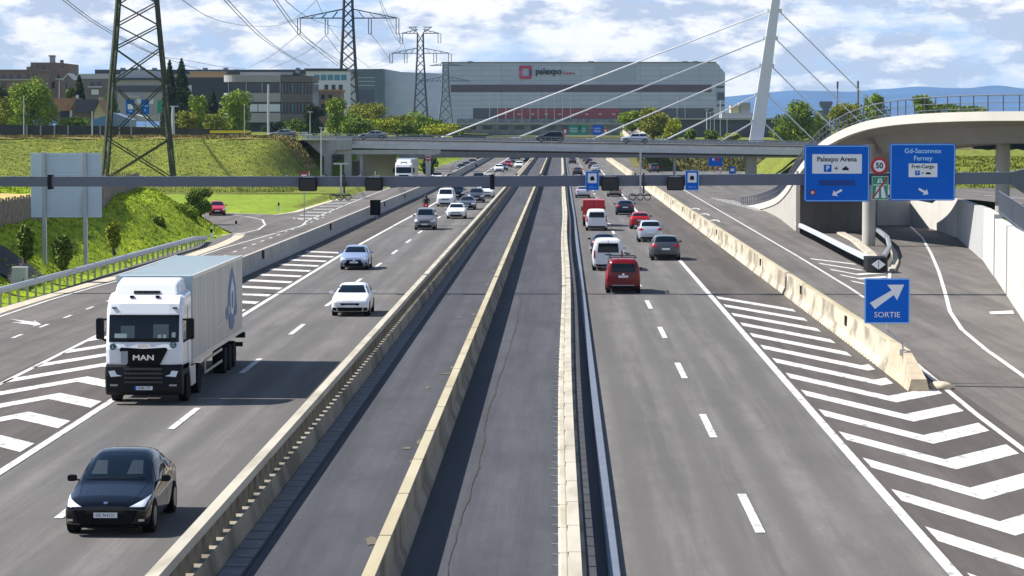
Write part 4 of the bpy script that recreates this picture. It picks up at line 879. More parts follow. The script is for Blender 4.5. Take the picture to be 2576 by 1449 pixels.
KEYS = {   # y, half width, belt z, half width of the top, top z    (front at y = 0)
 'crossover': (4.75, [(0,.80,.60,.62,.70),(.06,.90,.66,.70,.77),(.35,.945,.76,.78,.87),(1.2,.955,.94,.80,1.03),(1.40,.955,.97,.79,1.09),(2.25,.96,1.02,.68,1.59),(3.0,.96,1.05,.67,1.64),(3.75,.95,1.09,.62,1.54),(4.38,.93,1.12,.66,1.22),(4.68,.88,1.04,.68,1.14),(4.75,.80,.86,.62,.96)], .70, .78, 1.62),
 'hatch': (4.2, [(0,.78,.60,.62,.74),(.05,.86,.67,.70,.81),(.26,.89,.78,.76,.89),(.98,.895,.94,.79,1.01),(1.10,.90,.96,.78,1.05),(1.80,.90,1.0,.645,1.44),(2.5,.90,1.03,.64,1.49),(3.50,.89,1.05,.61,1.43),(4.02,.88,1.04,.70,1.10),(4.15,.85,.96,.70,1.0),(4.2,.78,.80,.64,.88)], .66, .80, 1.48),
 'sedan': (4.65, [(0,.78,.56,.62,.68),(.06,.86,.64,.70,.75),(.33,.89,.74,.76,.83),(1.25,.91,.88,.79,.96),(1.4,.91,.91,.78,1.0),(2.12,.91,.95,.63,1.39),(2.8,.91,.97,.62,1.44),(3.35,.90,.99,.60,1.39),(4.0,.89,1.0,.70,1.08),(4.55,.86,.95,.72,1.04),(4.65,.79,.80,.66,.90)], .68, .82, 1.43),
 'suv': (4.6, [(0,.82,.70,.66,.84),(.05,.90,.78,.74,.93),(.28,.935,.90,.80,1.03),(1.15,.95,1.04,.83,1.14),(1.27,.95,1.07,.82,1.18),(1.95,.95,1.10,.69,1.62),(2.7,.95,1.12,.69,1.68),(4.05,.94,1.14,.66,1.63),(4.42,.93,1.12,.74,1.20),(4.56,.90,1.03,.75,1.1),(4.6,.84,.86,.70,.96)], .72, .84, 1.67),
 'van': (4.3, [(0,.80,.70,.66,.88),(.05,.88,.80,.72,.97),(.26,.905,.94,.77,1.08),(.82,.92,1.08,.80,1.20),(.93,.92,1.10,.79,1.26),(1.5,.92,1.14,.74,1.79),(2.2,.92,1.16,.755,1.85),(4.02,.92,1.16,.755,1.84),(4.20,.92,1.14,.77,1.74),(4.28,.915,1.02,.80,1.15),(4.3,.88,.85,.76,1.0)], .68, .86, 1.84),
 'bigvan': (4.9, [(0,.84,.76,.70,.96),(.05,.93,.86,.78,1.05),(.26,.96,1.0,.83,1.16),(.78,.97,1.16,.85,1.30),(.90,.97,1.18,.84,1.38),(1.55,.97,1.22,.80,1.93),(2.3,.97,1.24,.81,1.99),(4.72,.97,1.24,.81,1.98),(4.84,.97,1.22,.82,1.90),(4.885,.965,1.08,.85,1.25),(4.9,.93,.9,.80,1.05)], .68, .90, 1.98),
}
def car(kind, x, y, away, pm, label, cat='car', group=None, lod=1, name=None, extras=None, rot=0.0, z=0.0, plate=True, black_lower=False, glass=True, wscale=1.0, plate_txt=None):
    Lc, K, wb0, zb, H = KEYS[kind]; K = np.array(K); K[:, 1] *= wscale; K[:, 3] *= wscale
    yf = 0.86 if kind != 'van' else .78; yr = Lc-0.86 if kind in ('crossover','sedan') else Lc-0.72
    t = thing(name or {'van':'van','bigvan':'van','suv':'suv'}.get(kind, 'car'), label, cat, (0,0,0), group)
    LOCAL[0] = True
    r = 0.34 if kind not in ('suv','crossover','bigvan') else 0.365
    ys = set(K[:, 0].tolist())
    for yc in (yf, yr):
        for d in (-.44,-.36,-.24,0,.24,.36,.44): ys.add(round(yc+d, 3))
    ys = sorted(ys); 
    fl = [ys[0]]
    for v in ys[1:]:
        if v-fl[-1] > 0.045: fl.append(v)
    if fl[-1] < Lc: fl[-1] = Lc
    ys = fl
    ip = lambda v, c: float(np.interp(v, K[:, 0], K[:, c]))
    verts = []; 
    for v in ys:
        hw, zt, ht, zp = ip(v,1), ip(v,2), ip(v,3), ip(v,4); z0 = 0.20+0.10*max(0, 1-v/.25)+.12*max(0, 1-(Lc-v)/.3)
        arch = 0
        for yc in (yf, yr):
            dd = abs(v-yc)
            if dd < .43: arch = max(arch, math.sqrt(.43**2-dd*dd)+0.30)
        zl = max(z0, arch); inn = 0.62 if arch > .32 else .9
        zm = max((z0+zt)/2+.03, min(zl+.07, zt-.05))
        half = [(0,z0),(inn*hw*.8,z0),(inn*hw if arch > .32 else .93*hw, zl if arch > .32 else z0+.02),(hw*.985, max(zl, z0+.1)),(hw*1.0, zm),(hw*.975, zt),(ht, zp-.045),(ht*.72, zp-.008),(0, zp+.012)]
        ring = [(u,v-0, w_) for u, w_ in half]+[(-u,v,w_) for u, w_ in half[-2:0:-1]]
        verts.append(ring)
    n = len(verts[0]); mb = MB(); vs = [p for rg in verts for p in rg]
    fs = [(i*n+k, i*n+(k+1)%n, (i+1)*n+(k+1)%n, (i+1)*n+k) for i in range(len(ys)-1) for k in range(n)]
    fs += [tuple(range(n))[::-1], tuple(range((len(ys)-1)*n, len(ys)*n))]
    mb.add(vs, fs)
    body = mb.build('body', pm, t, smooth=True)
    if lod > 0:
        md = body.modifiers.new('s', 'SUBSURF'); md.levels = lod; md.render_levels = lod
        dg = bpy.context.evaluated_depsgraph_get(); me = bpy.data.meshes.new_from_object(body.evaluated_get(dg)); body.modifiers.clear()
        old = body.data; body.data = me; bpy.data.meshes.remove(old)
    bm = bmesh.new(); bm.from_mesh(body.data); bvh = BVHTree.FromBMesh(bm); bm.free()
    def patch(nm, q, axis, m, parent=t, off=0.010, res=12, smooth_=True):
        """q: four (u, z) corners, thrown on to the body along the axis"""
        rs = []
        for j in range(res+1):
            for i in range(res+1):
                a, b = i/res, j/res
                u = (q[0][0]*(1-a)+q[1][0]*a)*(1-b)+(q[3][0]*(1-a)+q[2][0]*a)*b
                v = (q[0][1]*(1-a)+q[1][1]*a)*(1-b)+(q[3][1]*(1-a)+q[2][1]*a)*b
                o_, d_ = {'f': (Vector((u,-3,v)), Vector((0,1,0))), 'b': (Vector((u,Lc+3,v)), Vector((0,-1,0))), 'r': (Vector((3,u,v)), Vector((-1,0,0))), 'l': (Vector((-3,u,v)), Vector((1,0,0))), 't': (Vector((u,v,4)), Vector((0,0,-1)))}[axis]
                h, nr, _, _ = bvh.ray_cast(o_, d_)
                if h is None: h = None; rs.append(None)
                else: rs.append(h-d_*off*.5+nr*off*.7)
        if all(x is None for x in rs): return None
        good = [x for x in rs if x is not None]; idx = {}; vv = []
        for i, x in enumerate(rs):
            if x is not None: idx[i] = len(vv); vv.append(x)
        ff = []
        for j in range(res):
            for i in range(res):
                q_ = [j*(res+1)+i, j*(res+1)+i+1, (j+1)*(res+1)+i+1, (j+1)*(res+1)+i]
                if all(k in idx for k in q_): ff.append(tuple(idx[k] for k in q_))
        if not ff: return None
        o = MB().add(vv, ff).build(nm, m, parent, smooth=smooth_, fix=False); return o
    cy, cz = K[4][0], K[3][4]+.02; ry_, rz_, rw = K[5][0], K[5][4], K[5][3]
    cw = K[4][3]
    van = kind in ('van','bigvan')
    patch('windscreen', [(-cw*1.0,cz+.04),(cw*1.0,cz+.04),(rw*.95,rz_-.05),(-rw*.95,rz_-.05)], 'f', M_GLASS)
    # rear window
    rb_, rt = K[8], K[7]
    if van: qz0, qz1, w0, w1 = 1.14, 1.60 if kind == 'van' else 1.72, .66, .60
    else: qz0, qz1, w0, w1 = rb_[4]+.03, rt[4]-.06, rb_[3]*.95, rt[3]*.93
    if kind == 'hatch': qz0 += .02
    if kind == 'suv': qz0 += .02
    if glass: patch('rear_window', [(-w0,qz0),(w0,qz0),(w1,qz1),(-w1,qz1)], 'b', M_GLASS)
    # side windows
    yb0 = cy+.22; yt0 = ry_-.05; yt1 = K[7][0]-.08; yb1 = K[8][0]-.15; zt_ = min(K[5][4], K[7][4])-.12
    if van: yt1 = 2.6 if kind == 'bigvan' else K[7][0]-.3; yb1 = yt1
    ym = (yt0+yt1)/2+.1
    for s in ('r','l'):
        zb0 = ip(yb0+.2,2)+.05
        if lod > 0:
            patch('side_window', [(yb0,zb0),(ym-.04,zb0+.02),(ym-.06,zt_),(yt0,zt_)], s, M_GLASS)
            patch('side_window', [(ym+.04,zb0+.02),(yb1,ip(yb1,2)+.06),(yt1,zt_),(ym+.02,zt_)], s, M_GLASS)
        else: patch('side_window', [(yb0,zb0),(yb1,ip(yb1,2)+.06),(yt1,zt_),(yt0,zt_)], s, M_GLASS)
    hz = K[1][2]
    for sx_ in (-1, 1):
        if kind == 'crossover': q = [(sx_*.52,.675),(sx_*.84,.665),(sx_*.90,.855),(sx_*.78,.79)]
        elif kind == 'hatch': q = [(sx_*.44,.63),(sx_*.80,.62),(sx_*.84,.80),(sx_*.50,.72)]
        elif van or kind == 'suv': q = [(sx_*.48,hz-.08),(sx_*.84,hz-.08),(sx_*.88,hz+.14),(sx_*.56,hz+.04)]
        else: q = [(sx_*.46,.58),(sx_*.80,.58),(sx_*.85,.74),(sx_*.52,.68)]
        patch('headlight', q, 'f', M_LAMP, off=.012)
        bw_ = K[-2][1]; bz = K[-2][2]
        if van: q = [(sx_*.80,.78),(sx_*.90,.78),(sx_*.90,1.28),(sx_*.80,1.28)]
        elif kind in ('suv','crossover','hatch'): q = [(sx_*bw_*.55,bz-.10),(sx_*bw_*1.0,bz-.12),(sx_*bw_*1.02,bz+.10),(sx_*bw_*.72,bz+.07)]
        else: q = [(sx_*bw_*.52,bz-.14),(sx_*bw_*.99,bz-.14),(sx_*bw_*1.0,bz+.0),(sx_*bw_*.6,bz+.0)]
        patch('tail_light', q, 'b', M_TAIL, off=.012)
    # grille, intake, plates, bumper
    patch('grille', [(-.42,hz-.13),(.42,hz-.13),(.46,hz-.03),(-.46,hz-.03)], 'f', M_BLACK if kind != 'crossover' else pm, off=.009)
    patch('lower_intake', [(-.55,.27),(.55,.27),(.62,.44),(-.62,.44)], 'f', M_BLACK, off=.01)
    patch('rear_bumper', [(-.70,.28),(.70,.28),(.80,.42),(-.80,.42)], 'b', M_BLK2, off=.01)
    if plate:
        patch('front_plate', [(-.26,.44),(.26,.44),(.26,.555),(-.26,.555)], 'f', M_PLATE, off=.02, res=2)
        pz = .72 if not van else .86
        patch('rear_plate', [(-.26,pz),(.26,pz),(.26,pz+.12),(-.26,pz+.12)], 'b', M_PLATE, off=.02, res=2)
    # mirrors
    for sx_ in (-1, 1):
        mxx = sx_*(K[5][1]+.10); yy = cy+.38; zz_ = ip(yy,2)+.08
        mb = MB().prism(rrect(mxx-.10, mxx+.10, zz_-.07, zz_+.07, .05, 3), 'y', yy, yy+.13); mb.box(min(mxx, sx_*(K[5][1]-.06)), max(mxx, sx_*(K[5][1]-.06)), yy+.03, yy+.10, zz_-.06, zz_-.03)
        mb.build('mirror', pm if kind != 'crossover' and not black_lower else M_BLK2, t)
    # wheels
    for yc in (yf, yr):
        for sx_ in (-1, 1):
            xo = sx_*(K[5][1]-.005); xi = sx_*(K[5][1]-.25)
            mb = MB(); mb.tube((xi,yc,r),(xo,yc,r), r, n=20); wh = mb.build('wheel', M_TYRE, t)
            if lod > 0:
                mb = MB(); mb.tube((xo+sx_*.002,yc,r),(xo+sx_*.008,yc,r), r*.62, n=16); mb.build('rim', M_RIM, wh)
    MB().box(-.62,.62,.3,Lc-.3,.17,.30).build('underbody', M_BLACK, t)
    if extras: extras(t, patch, K, pm)
    LOCAL[0] = False
    t.location = (x, y, z)
    a = rot
    if away: a += math.pi; t.location = (x, y+Lc, z)
    t.rotation_euler = (0, 0, a)
    return t
def pos(px, pyb): p = G(px, pyb); return p.x, p.y
# --- the black crossover nearest the camera
def ex_black(t, patch, K, pm):
    patch('front_intake', [(-.62,.34),(.62,.34),(.70,.60),(-.70,.60)], 'f', M_BLACK, off=.006)
    patch('bonnet_badge', [(-.035,.735),(.035,.735),(.05,.775),(-.05,.775)], 'f', M_CHROME, off=.012, res=2)
    patch('wiper', [(-.5,1.10),(.1,1.135),(.1,1.147),(-.5,1.115)], 'f', M_BLACK, off=.02, res=6); patch('wiper', [(.05,1.10),(.62,1.13),(.62,1.143),(.05,1.115)], 'f', M_BLACK, off=.02, res=6)
    for s in (-1, 1): patch('seat_shape', [(s*.22,1.19),(s*.58,1.19),(s*.52,1.44),(s*.28,1.44)], 'f', mat('cabin_dim', (.018,.028,.038), .4), off=.013, res=5)
    patch('bumper_seam', [(-.85,.635),(.85,.635),(.85,.642),(-.85,.642)], 'f', M_BLACK, off=.005, res=12)
    for s in (-1, 1): patch('bonnet_seam', [(s*.60,.80),(s*.615,.80),(s*.76,1.06),(s*.745,1.06)], 'f', M_BLACK, off=.004, res=6)
    patch('roof_glass', [(-.53,2.45),(.53,2.45),(.50,3.7),(-.50,3.7)], 't', M_GLASS, off=.006)
    for s in (-1, 1):
        patch('fog_lamp', [(s*.72,.36),(s*.84,.36),(s*.84,.41),(s*.72,.41)], 'f', M_CHROME, off=.016, res=2)
        patch('door_seam', [(2.62,.40),(2.64,.40),(2.64,.98),(2.62,.98)], 'r' if s > 0 else 'l', M_BLACK, off=.003, res=4)
        patch('window_trim', [(1.55,.985),(4.1,1.10),(4.1,1.115),(1.55,1.005)], 'r' if s > 0 else 'l', M_CHROME, off=.012, res=8)
    LOCAL[0] = True
    text_mb('GE 964151', .10, (0, -.02, .497), ex=.003, sx=.95).build('plate_text', M_BLK2, t, fix=False)
x, y = pos(270, 1349)
car('crossover', x, 57.6, False, P_BLACK, 'glossy black crossover nearest the camera, left of the slotted barrier', lod=2, extras=ex_black, plate=True)
def ex_golf(t, patch, K, pm):
    for s in (-1, 1): patch('side_intake', [(s*.62,.28),(s*.82,.30),(s*.82,.44),(s*.64,.42)], 'f', M_BLACK, off=.012, res=3)
def ex_fin(t, patch, K, pm):
    patch('dark_fascia', [(-.62,.30),(.62,.30),(.46,.56),(-.46,.56)], 'f', M_BLACK, off=.013)  # large dark grille area, plain black
    for s in (-1, 1): patch('side_intake', [(s*.66,.30),(s*.82,.32),(s*.84,.48),(s*.72,.50)], 'f', P_DGREY, off=.012, res=3)
    patch('badge', [(-.07,.60),(.07,.60),(.07,.66),(-.07,.66)], 'f', M_CHROME, off=.02, res=2)
x, y = pos(880, 797); car('hatch', x, y, False, P_WHITE, 'white hatchback following the truck in the inner oncoming lane', extras=ex_golf)
x, y = pos(890, 680); car('hatch', x, y, False, P_LBLUE, 'pale metallic blue hatchback with large dark grille in outer oncoming lane', extras=ex_fin, wscale=.98)
x, y = pos(1068, 579); car('van', x, y, False, P_GREY, 'grey compact car just in front of the red scooter', wscale=.97)
x, y = pos(1147, 551); car('hatch', x, y, False, P_WHITE, 'white hatchback with wide dark grille beside the grey compact car', wscale=1.02)
x, y = pos(1120, 520); car('bigvan', x, y, False, P_WHITE, 'white delivery van coming forward in the outer lane below the gantry', cat='van')
x, y = pos(1174, 528); car('sedan', x, y, False, P_DGREY, 'dark grey saloon behind the white hatchback near the slotted barrier')
x, y = pos(1197, 510); car('suv', x, y, False, P_DGREY, 'dark grey off-roader with two round lamps in the inner lane below gantry', cat='car')
x, y = pos(1223, 499); car('suv', x, y, False, P_WHITE, 'white pickup-like SUV closest to the gantry in the inner oncoming lane', cat='car')
x, y = pos(1144, 505); car('suv', x, y+6, False, P_BLACK, 'black car half hidden behind the white delivery van')
# --- right carriageway, driving away
def ex_redvan(t, patch, K, pm):
    MB().box(-.66,.66,1.3,1.36,1.89,1.94).box(-.66,.66,3.3,3.38,1.89,1.94).box(-.72,-.66,1.1,3.9,1.86,1.92).box(.66,.72,1.1,3.9,1.86,1.92).build('roof_rack', M_BLK2, t)
    patch('badge', [(-.05,1.0),(.05,1.0),(.05,1.08),(-.05,1.08)], 'b', M_CHROME, off=.02, res=2)
    patch('bumper_strip', [(-.6,.44),(.6,.44),(.6,.47),(-.6,.47)], 'b', P_SILVER, off=.02, res=3)
x, y = pos(1568, 739); car('van', x, y, True, P_DRED, 'dark red high-roofed van with roof bars, last in the inner right lane', cat='van', extras=ex_redvan)
def ex_whvan(t, patch, K, pm):
    patch('door_seam', [(-.012,.5),(.012,.5),(.012,1.9),(-.012,1.9)], 'b', M_BLACK, off=.016, res=6)
    patch('handle', [(-.2,.98),(.2,.98),(.2,1.05),(-.2,1.05)], 'b', M_BLK2, off=.03, res=2)
x, y = pos(1530, 682); car('bigvan', x, y, True, P_WHITE, 'white panel van with large rear window directly ahead of the dark red van', cat='van', extras=ex_whvan)
x, y = pos(1520, 641); car('sedan', x, y, True, P_DBLUE, 'dark blue saloon mostly hidden ahead of the white panel van')
x, y = pos(1501, 581); car('van', x, y, True, P_WHITE, 'small white van just behind the tall red box van', cat='van')
x, y = pos(1466, 498); car('sedan', x, y, True, P_SILVER, 'pale silver saloon below the gantry beside the inner tunnel sign')
x, y = pos(1546, 495); car('sedan', x, y, True, P_OLIVE, 'olive grey saloon partly hidden by the black lane signal')
x, y = pos(1573, 541); car('hatch', x, y, True, P_DBLUE, 'dark blue hatchback in the outer right lane ahead of the red one', wscale=1.03)
x, y = pos(1611, 577); car('hatch', x, y, True, P_RED, 'bright red hatchback ahead of the silver one in the outer right lane', wscale=.97)
x, y = pos(1636, 610); car('suv', x, y, True, P_SILVER, 'silver crossover between red hatchback and dark grey SUV')
x, y = pos(1675, 656); car('suv', x, y, True, P_DGREY, 'dark grey SUV nearest in the outer right lane', wscale=1.03)
# red box van
x, y = pos(1494, 570); t = thing('box_van', 'tall bright red box van ahead of the small white van', 'van', (x, y+3, 0))
Pr = paint('bright_red', (0.55,0.012,0.018))
MB().hexa([(x-1.02,y+.2,.55),(x+1.02,y+.2,.55),(x+1.02,y+4.2,.55),(x-1.02,y+4.2,.55)], [(x-.96,y+.2,2.35),(x+.96,y+.2,2.35),(x+.96,y+4.2,2.35),(x-.96,y+4.2,2.35)]).build('cargo_box', Pr, t)
MB().hexa([(x-.95,y+4.2,.4),(x+.95,y+4.2,.4),(x+.92,y+6,.4),(x-.92,y+6,.4)], [(x-.85,y+4.2,2.0),(x+.85,y+4.2,2.0),(x+.75,y+5,2.0),(x-.75,y+5,2.0)]).build('cab', Pr, t)
for s in (-1, 1):
    MB().box(x+s*1.0-.1, x+s*1.0+.1, y+4.7, y+4.85, 1.25, 1.65).build('mirror', M_BLK2, t); MB().tube((x+s*.95,y+1.2,.36),(x+s*.7,y+1.2,.36),.36,n=16).build('wheel', M_TYRE, t); MB().tube((x+s*.95,y+5,.36),(x+s*.7,y+5,.36),.36,n=16).build('wheel', M_TYRE, t)
    MB().box(x+s*.93-.06, x+s*.93+.06, y+.16, y+.2, .7, 1.2).build('tail_light', M_TAIL, t)
MB().box(x-.9, x+.9, y+.05, y+.2, .4, .56).build('rear_bumper', M_BLK2, t)
MB().box(x-.02, x+.02, y+.185, y+.2, .6, 2.3).build('door_seam', M_BLACK, t)
# --- distant traffic
far = [  # px, base, kind, paint, away, label
 (1203,463,'suv',P_BLACK,False,'black car just above the gantry beam in the oncoming lanes'),(1227,461,'sedan',P_WHITE,False,'white car beside the black one showing above the gantry beam'),
 (1098,458,'hatch',P_WHITE,False,'white car just above the gantry beam on the entry ramp'),
 (1255,433,'hatch',P_WHITE,False,'white hatchback first in the far oncoming queue'),(1266,429,'sedan',P_DGREY,False,'dark saloon tucked behind the far white hatchback'),
 (1278,421,'sedan',P_RED,False,'red saloon third in the far oncoming queue'),(1289,411,'sedan',P_DGREY,False,'grey saloon behind the far red saloon'),(1300,402,'hatch',P_DRED,False,'dark red hatchback far back in the oncoming queue'),
 (1305,424,'hatch',P_WHITE,False,'white hatchback next to the slotted barrier far away'),(1326,409,'suv',P_BLACK,False,'black SUV next to the slotted barrier beyond the bridge shadow'),(1318,398,'sedan',P_GREY,False,'grey saloon behind the far black SUV'),(1332,395,'sedan',P_WHITE,False,'white saloon farthest in the inner oncoming lane'),
 (1160,431,'hatch',P_DGREY,False,'first of three dark cars queuing on the entry ramp'),(1172,425,'hatch',P_DBLUE,False,'second of three dark cars queuing on the entry ramp'),(1188,419,'suv',P_DGREY,False,'third of three dark cars queuing on the entry ramp'),
 (1314,392,'suv',P_GREY,False,'small grey SUV just visible under the overpass in the oncoming lanes'),(1342,391,'hatch',P_DGREY,False,'tiny dark car farthest beside the slotted barrier under the overpass'),(1287,393,'sedan',P_SILVER,False,'tiny silver car farthest in the outer oncoming lane'),
 (1447,389,'hatch',P_WHITE,True,'tiny white car farthest ahead beside the low rail'),(1461,393,'sedan',P_DGREY,True,'tiny dark saloon between blue van and grey SUV'),(1484,391,'hatch',P_GREY,True,'tiny grey car farthest ahead in the outer right lane'),
 (1208,400,'suv',P_BLACK,False,'lone black SUV far back on the entry ramp'),
 (1439,400,'van',P_BLUE,True,'blue van far away beside the guard rail'),(1440,412,'sedan',P_DGREY,True,'dark saloon behind the far blue van'),(1453,441,'hatch',P_DGREY,True,'dark green-grey car just above the gantry beside the tunnel sign'),
 (1469,400,'suv',P_GREY,True,'grey SUV at the far head of the outer lane queue'),(1476,407,'sedan',P_DGREY,True,'charcoal saloon second in the far outer lane queue'),(1482,414,'sedan',P_DBLUE,True,'navy saloon third in the far outer lane queue'),(1491,424,'hatch',P_DGREY,True,'dark hatchback fourth in the far outer lane queue'),(1499,434,'sedan',P_SILVER,True,'silver saloon last in the far outer lane queue'),
 (1514,396,'suv',P_DRED,True,'dark red SUV far away changing on to the outer lane'),(1646,434,'suv',P_DGREY,True,'dark SUV alone on the far exit lane below the scrub bank'),
]
for px, pb, kd, pm, aw, lab in far:
    x, y = pos(px, pb); car(kd, x, y, aw, pm, lab, lod=0, plate=False, group='cars in the distant queues')
# red car on the side road and cars on the bridge
x, y = pos(547, 543); car('sedan', x, y, False, paint('crimson', (0.42,0.012,0.05)), 'crimson car emerging from behind the bank on the side road', lod=1, wscale=.9, rot=R(8))
for px, pz, pm, kd, lab in ((712,357,P_GREY,'sedan','grey saloon driving on the approach road left of the overpass'),(939,356,P_GREY,'sedan','grey saloon crossing the left end of the overpass'),(1384,359,P_BLACK,'suv','black estate car crossing the middle of the overpass'),(1597,362,P_SILVER,'suv','silver car crossing the right half of the overpass')):
    c = D(px, pz-2, YB+3.2); Lk = KEYS[kd][0]
    o = car(kd, c.x, c.y, False, pm, lab, lod=1, plate=False); o.rotation_euler = (0,0,R(-90)); o.location = (c.x-Lk/2, YB+2.6, D(px, 350+(px-885)*16.5/1080, YB).z)
# ------------------------------------------------------------------ the articulated truck
def truck(xc, y0, label, detail=True, rotz=0):
    t = thing('truck', label, 'truck', (xc, y0, 0)); B = lambda *a: MB().box(*a)
    W = 1.25; z_ = lambda py: 9-(py-315)*y0/6700
    wp = P_WHITE
    cabp = mat('truck_white', (0.72,0.74,0.78), .35, coat=.4)
    # cab: side silhouette extruded across, with the bonnetless rounded front
    prof = [(0.10,1.12),(0.02,1.35),(0.0,1.80),(0.06,2.02),(0.16,2.60),(0.24,2.95),(0.34,3.25),(0.62,3.48),(1.15,3.60),(2.15,3.62),(2.15,1.12)]
    mb = MB()
    rings = []
    for u in (-1.25,-1.22,-1.12,-.8,0,.8,1.12,1.22,1.25):
        a = abs(u); inset = 0.0 if a < .9 else (0.02 if a < 1.15 else (.08 if a < 1.23 else .17)); tz = 0 if a < .9 else (.02 if a < 1.15 else (.07 if a < 1.23 else .14))
        rings.append([(xc+u*.992, y0+p+(inset if p < 1.0 else 0), z-(tz if z > 3.2 else 0)) for p, z in prof])
    n = len(prof); vs = [v for r_ in rings for v in r_]
    mb.add(vs, [(i*n+k, i*n+(k+1)%n, (i+1)*n+(k+1)%n, (i+1)*n+k) for i in range(len(rings)-1) for k in range(n)]+[tuple(range(n))[::-1], tuple(range((len(rings)-1)*n, len(rings)*n))])
    cab = mb.build('cab', cabp, t, smooth=False)
    # roof deflector
    mb = MB(); v = [(-1.08,.72,3.45),(1.08,.72,3.45),(1.12,2.15,3.45),(-1.12,2.15,3.45)]; h_ = [(-.98,1.02,3.90),(.98,1.02,3.90),(1.04,2.1,4.02),(-1.04,2.1,4.02)]
    mb.hexa([(xc+a,y0+b,c) for a,b,c in v], [(xc+a,y0+b,c) for a,b,c in h_]); df = mb.build('roof_deflector', cabp, t)
    bv = df.modifiers.new('b', 'BEVEL'); bv.width = .12; bv.segments = 4
    MB().hexa([(xc-.42,y0+.74,3.55),(xc+.42,y0+.74,3.55),(xc+.42,y0+.9,3.55),(xc-.42,y0+.9,3.55)], [(xc-.42,y0+.79,3.64),(xc+.42,y0+.79,3.64),(xc+.42,y0+.96,3.64),(xc-.42,y0+.96,3.64)]).build('sunroof_slot', M_BLACK, t)
    for u in (-.45, .38): MB().box(xc+u-.06, xc+u+.06, y0+.50, y0+.62, 3.43, 3.50).build('roof_lamp', M_BLK2, t)
    for u in (-.98, .98): MB().box(xc+u-.07, xc+u+.07, y0+.255, y0+.32, 3.10, 3.14).build('marker_lamp', M_BLK2, t)
    # windscreen
    f = lambda z: float(np.interp(z, [1.8,2.02,2.6,2.95,3.25], [0,.06,.16,.24,.34]))
    def skin(name, x0, x1, z0, z1, m, off=.012, nx=10, nz=5, par=t, taper=0.0):
        mb = MB()
        for j in range(nz+1):
            for i in range(nx+1):
                z = z0+(z1-z0)*j/nz; u = (x0+(x1-x0)*i/nx)*(1-taper*(j/nz)); a = abs(u); ins = float(np.interp(a, [.8,1.12,1.22,1.25], [0,.02,.08,.17]))
                mb.v.append((xc+u, y0+f(z)+ins-off, z))
        mb.f = [(j*(nx+1)+i, j*(nx+1)+i+1, (j+1)*(nx+1)+i+1, (j+1)*(nx+1)+i) for j in range(nz) for i in range(nx)]
        return mb.build(name, m, par, smooth=True, fix=False)
    skin('windscreen', -1.13, 1.13, 2.03, 2.90, M_GLASS)
    if not detail: skin('grille', -.7, .7, 1.3, 1.8, M_BLACK)
    # lower dark fascia
    mb = MB(); mb.prism([(y0+.02,.32),(y0-.06,.45),(y0-.10,.95),(y0-.04,1.28),(y0+.15,1.34),(y0+1.7,1.30),(y0+1.7,.9),(y0+.45,.9),(y0+.35,.30)], 'x', xc-1.24, xc+1.24); fo = mb.build('bumper', M_BLK2, t)
    fo.modifiers.new('b','BEVEL').width = .05
    if detail:
        pts = [(-.52,1.30),(.52,1.30),(.78,1.80),(.72,1.86),(0,1.82),(-.72,1.86),(-.78,1.80)]; MB().prism([(xc+a,b) for a,b in pts], 'y', y0-.045, y0+.01).build('grille_shield', M_BLACK, t)
        for k in range(4): B(xc-.62, xc+.62, y0-.135, y0-.08, .72+.14*k, .78+.14*k).build('grille_slat', mat('grille_grey',(0.03,0.032,0.036),.45), t)
        text_mb('MAN', .235, (xc, y0-.055, 1.53), ex=.01, sx=1.35, bold=.006).build('lettering', M_CHROME, t, fix=False)
        MB().prism([(xc-.16,1.86),(xc+.16,1.86),(xc+.2,1.93),(xc+.05,1.96),(xc-.2,1.95)], 'y', y0-.07, y0-.02).build('badge', M_CHROME, t)
        B(xc-.72, xc-.50, y0-.075, y0-.046, 1.36, 1.74).build('notice_plate', mat('grey_plate', (.30,.32,.35), .4), t)
        B(xc-.28, xc+.30, y0-.15, y0-.10, .50, .62).build('number_plate', M_PLATE, t); B(xc-.28, xc-.22, y0-.156, y0-.151, .50, .62).build('plate_band', M_BLUE, t)
        text_mb('ENJR 179', .105, (xc+.03, y0-.155, .56), ex=.002, sx=.95).build('plate_text', M_BLK2, t, fix=False)
        for s in (-1, 1):
            MB().prism([(xc+s*u, z) for u, z in ((.70,.95),(1.05,.92),(1.12,1.10),(.92,1.12),(.86,1.0))][::s], 'y', y0-.125, y0-.06).build('headlight', M_LAMP, t)
            B(xc+s*.95-.12, xc+s*.95+.12, y0-.115, y0-.07, .62, .68).build('fog_lamp', mat('fog_grey', (.3,.32,.34), .3), t)
            c_ = (xc+s*.97-.02, 1.91+.03*s); mg_ = mat('sticker_green', (.02,.10,.09), .5); n_=16
            MB().prism([(c_[0]+.105*math.cos(2*math.pi*i/n_), c_[1]+.105*math.sin(2*math.pi*i/n_)) for i in range(n_)], 'y', y0+.005, y0+.06).build('round_sticker', mg_, t)
            text_mb('L' if s < 0 else 'G', .15, (c_[0], y0-.0, c_[1]), ex=.003).build('sticker_letter', M_WHITE, t, fix=False)
        for u in (-.7, .1): MB().bar((xc+u, y0+.04, 2.04), (xc+u+.65, y0+.08, 2.09), .025).build('wiper', M_BLACK, t)
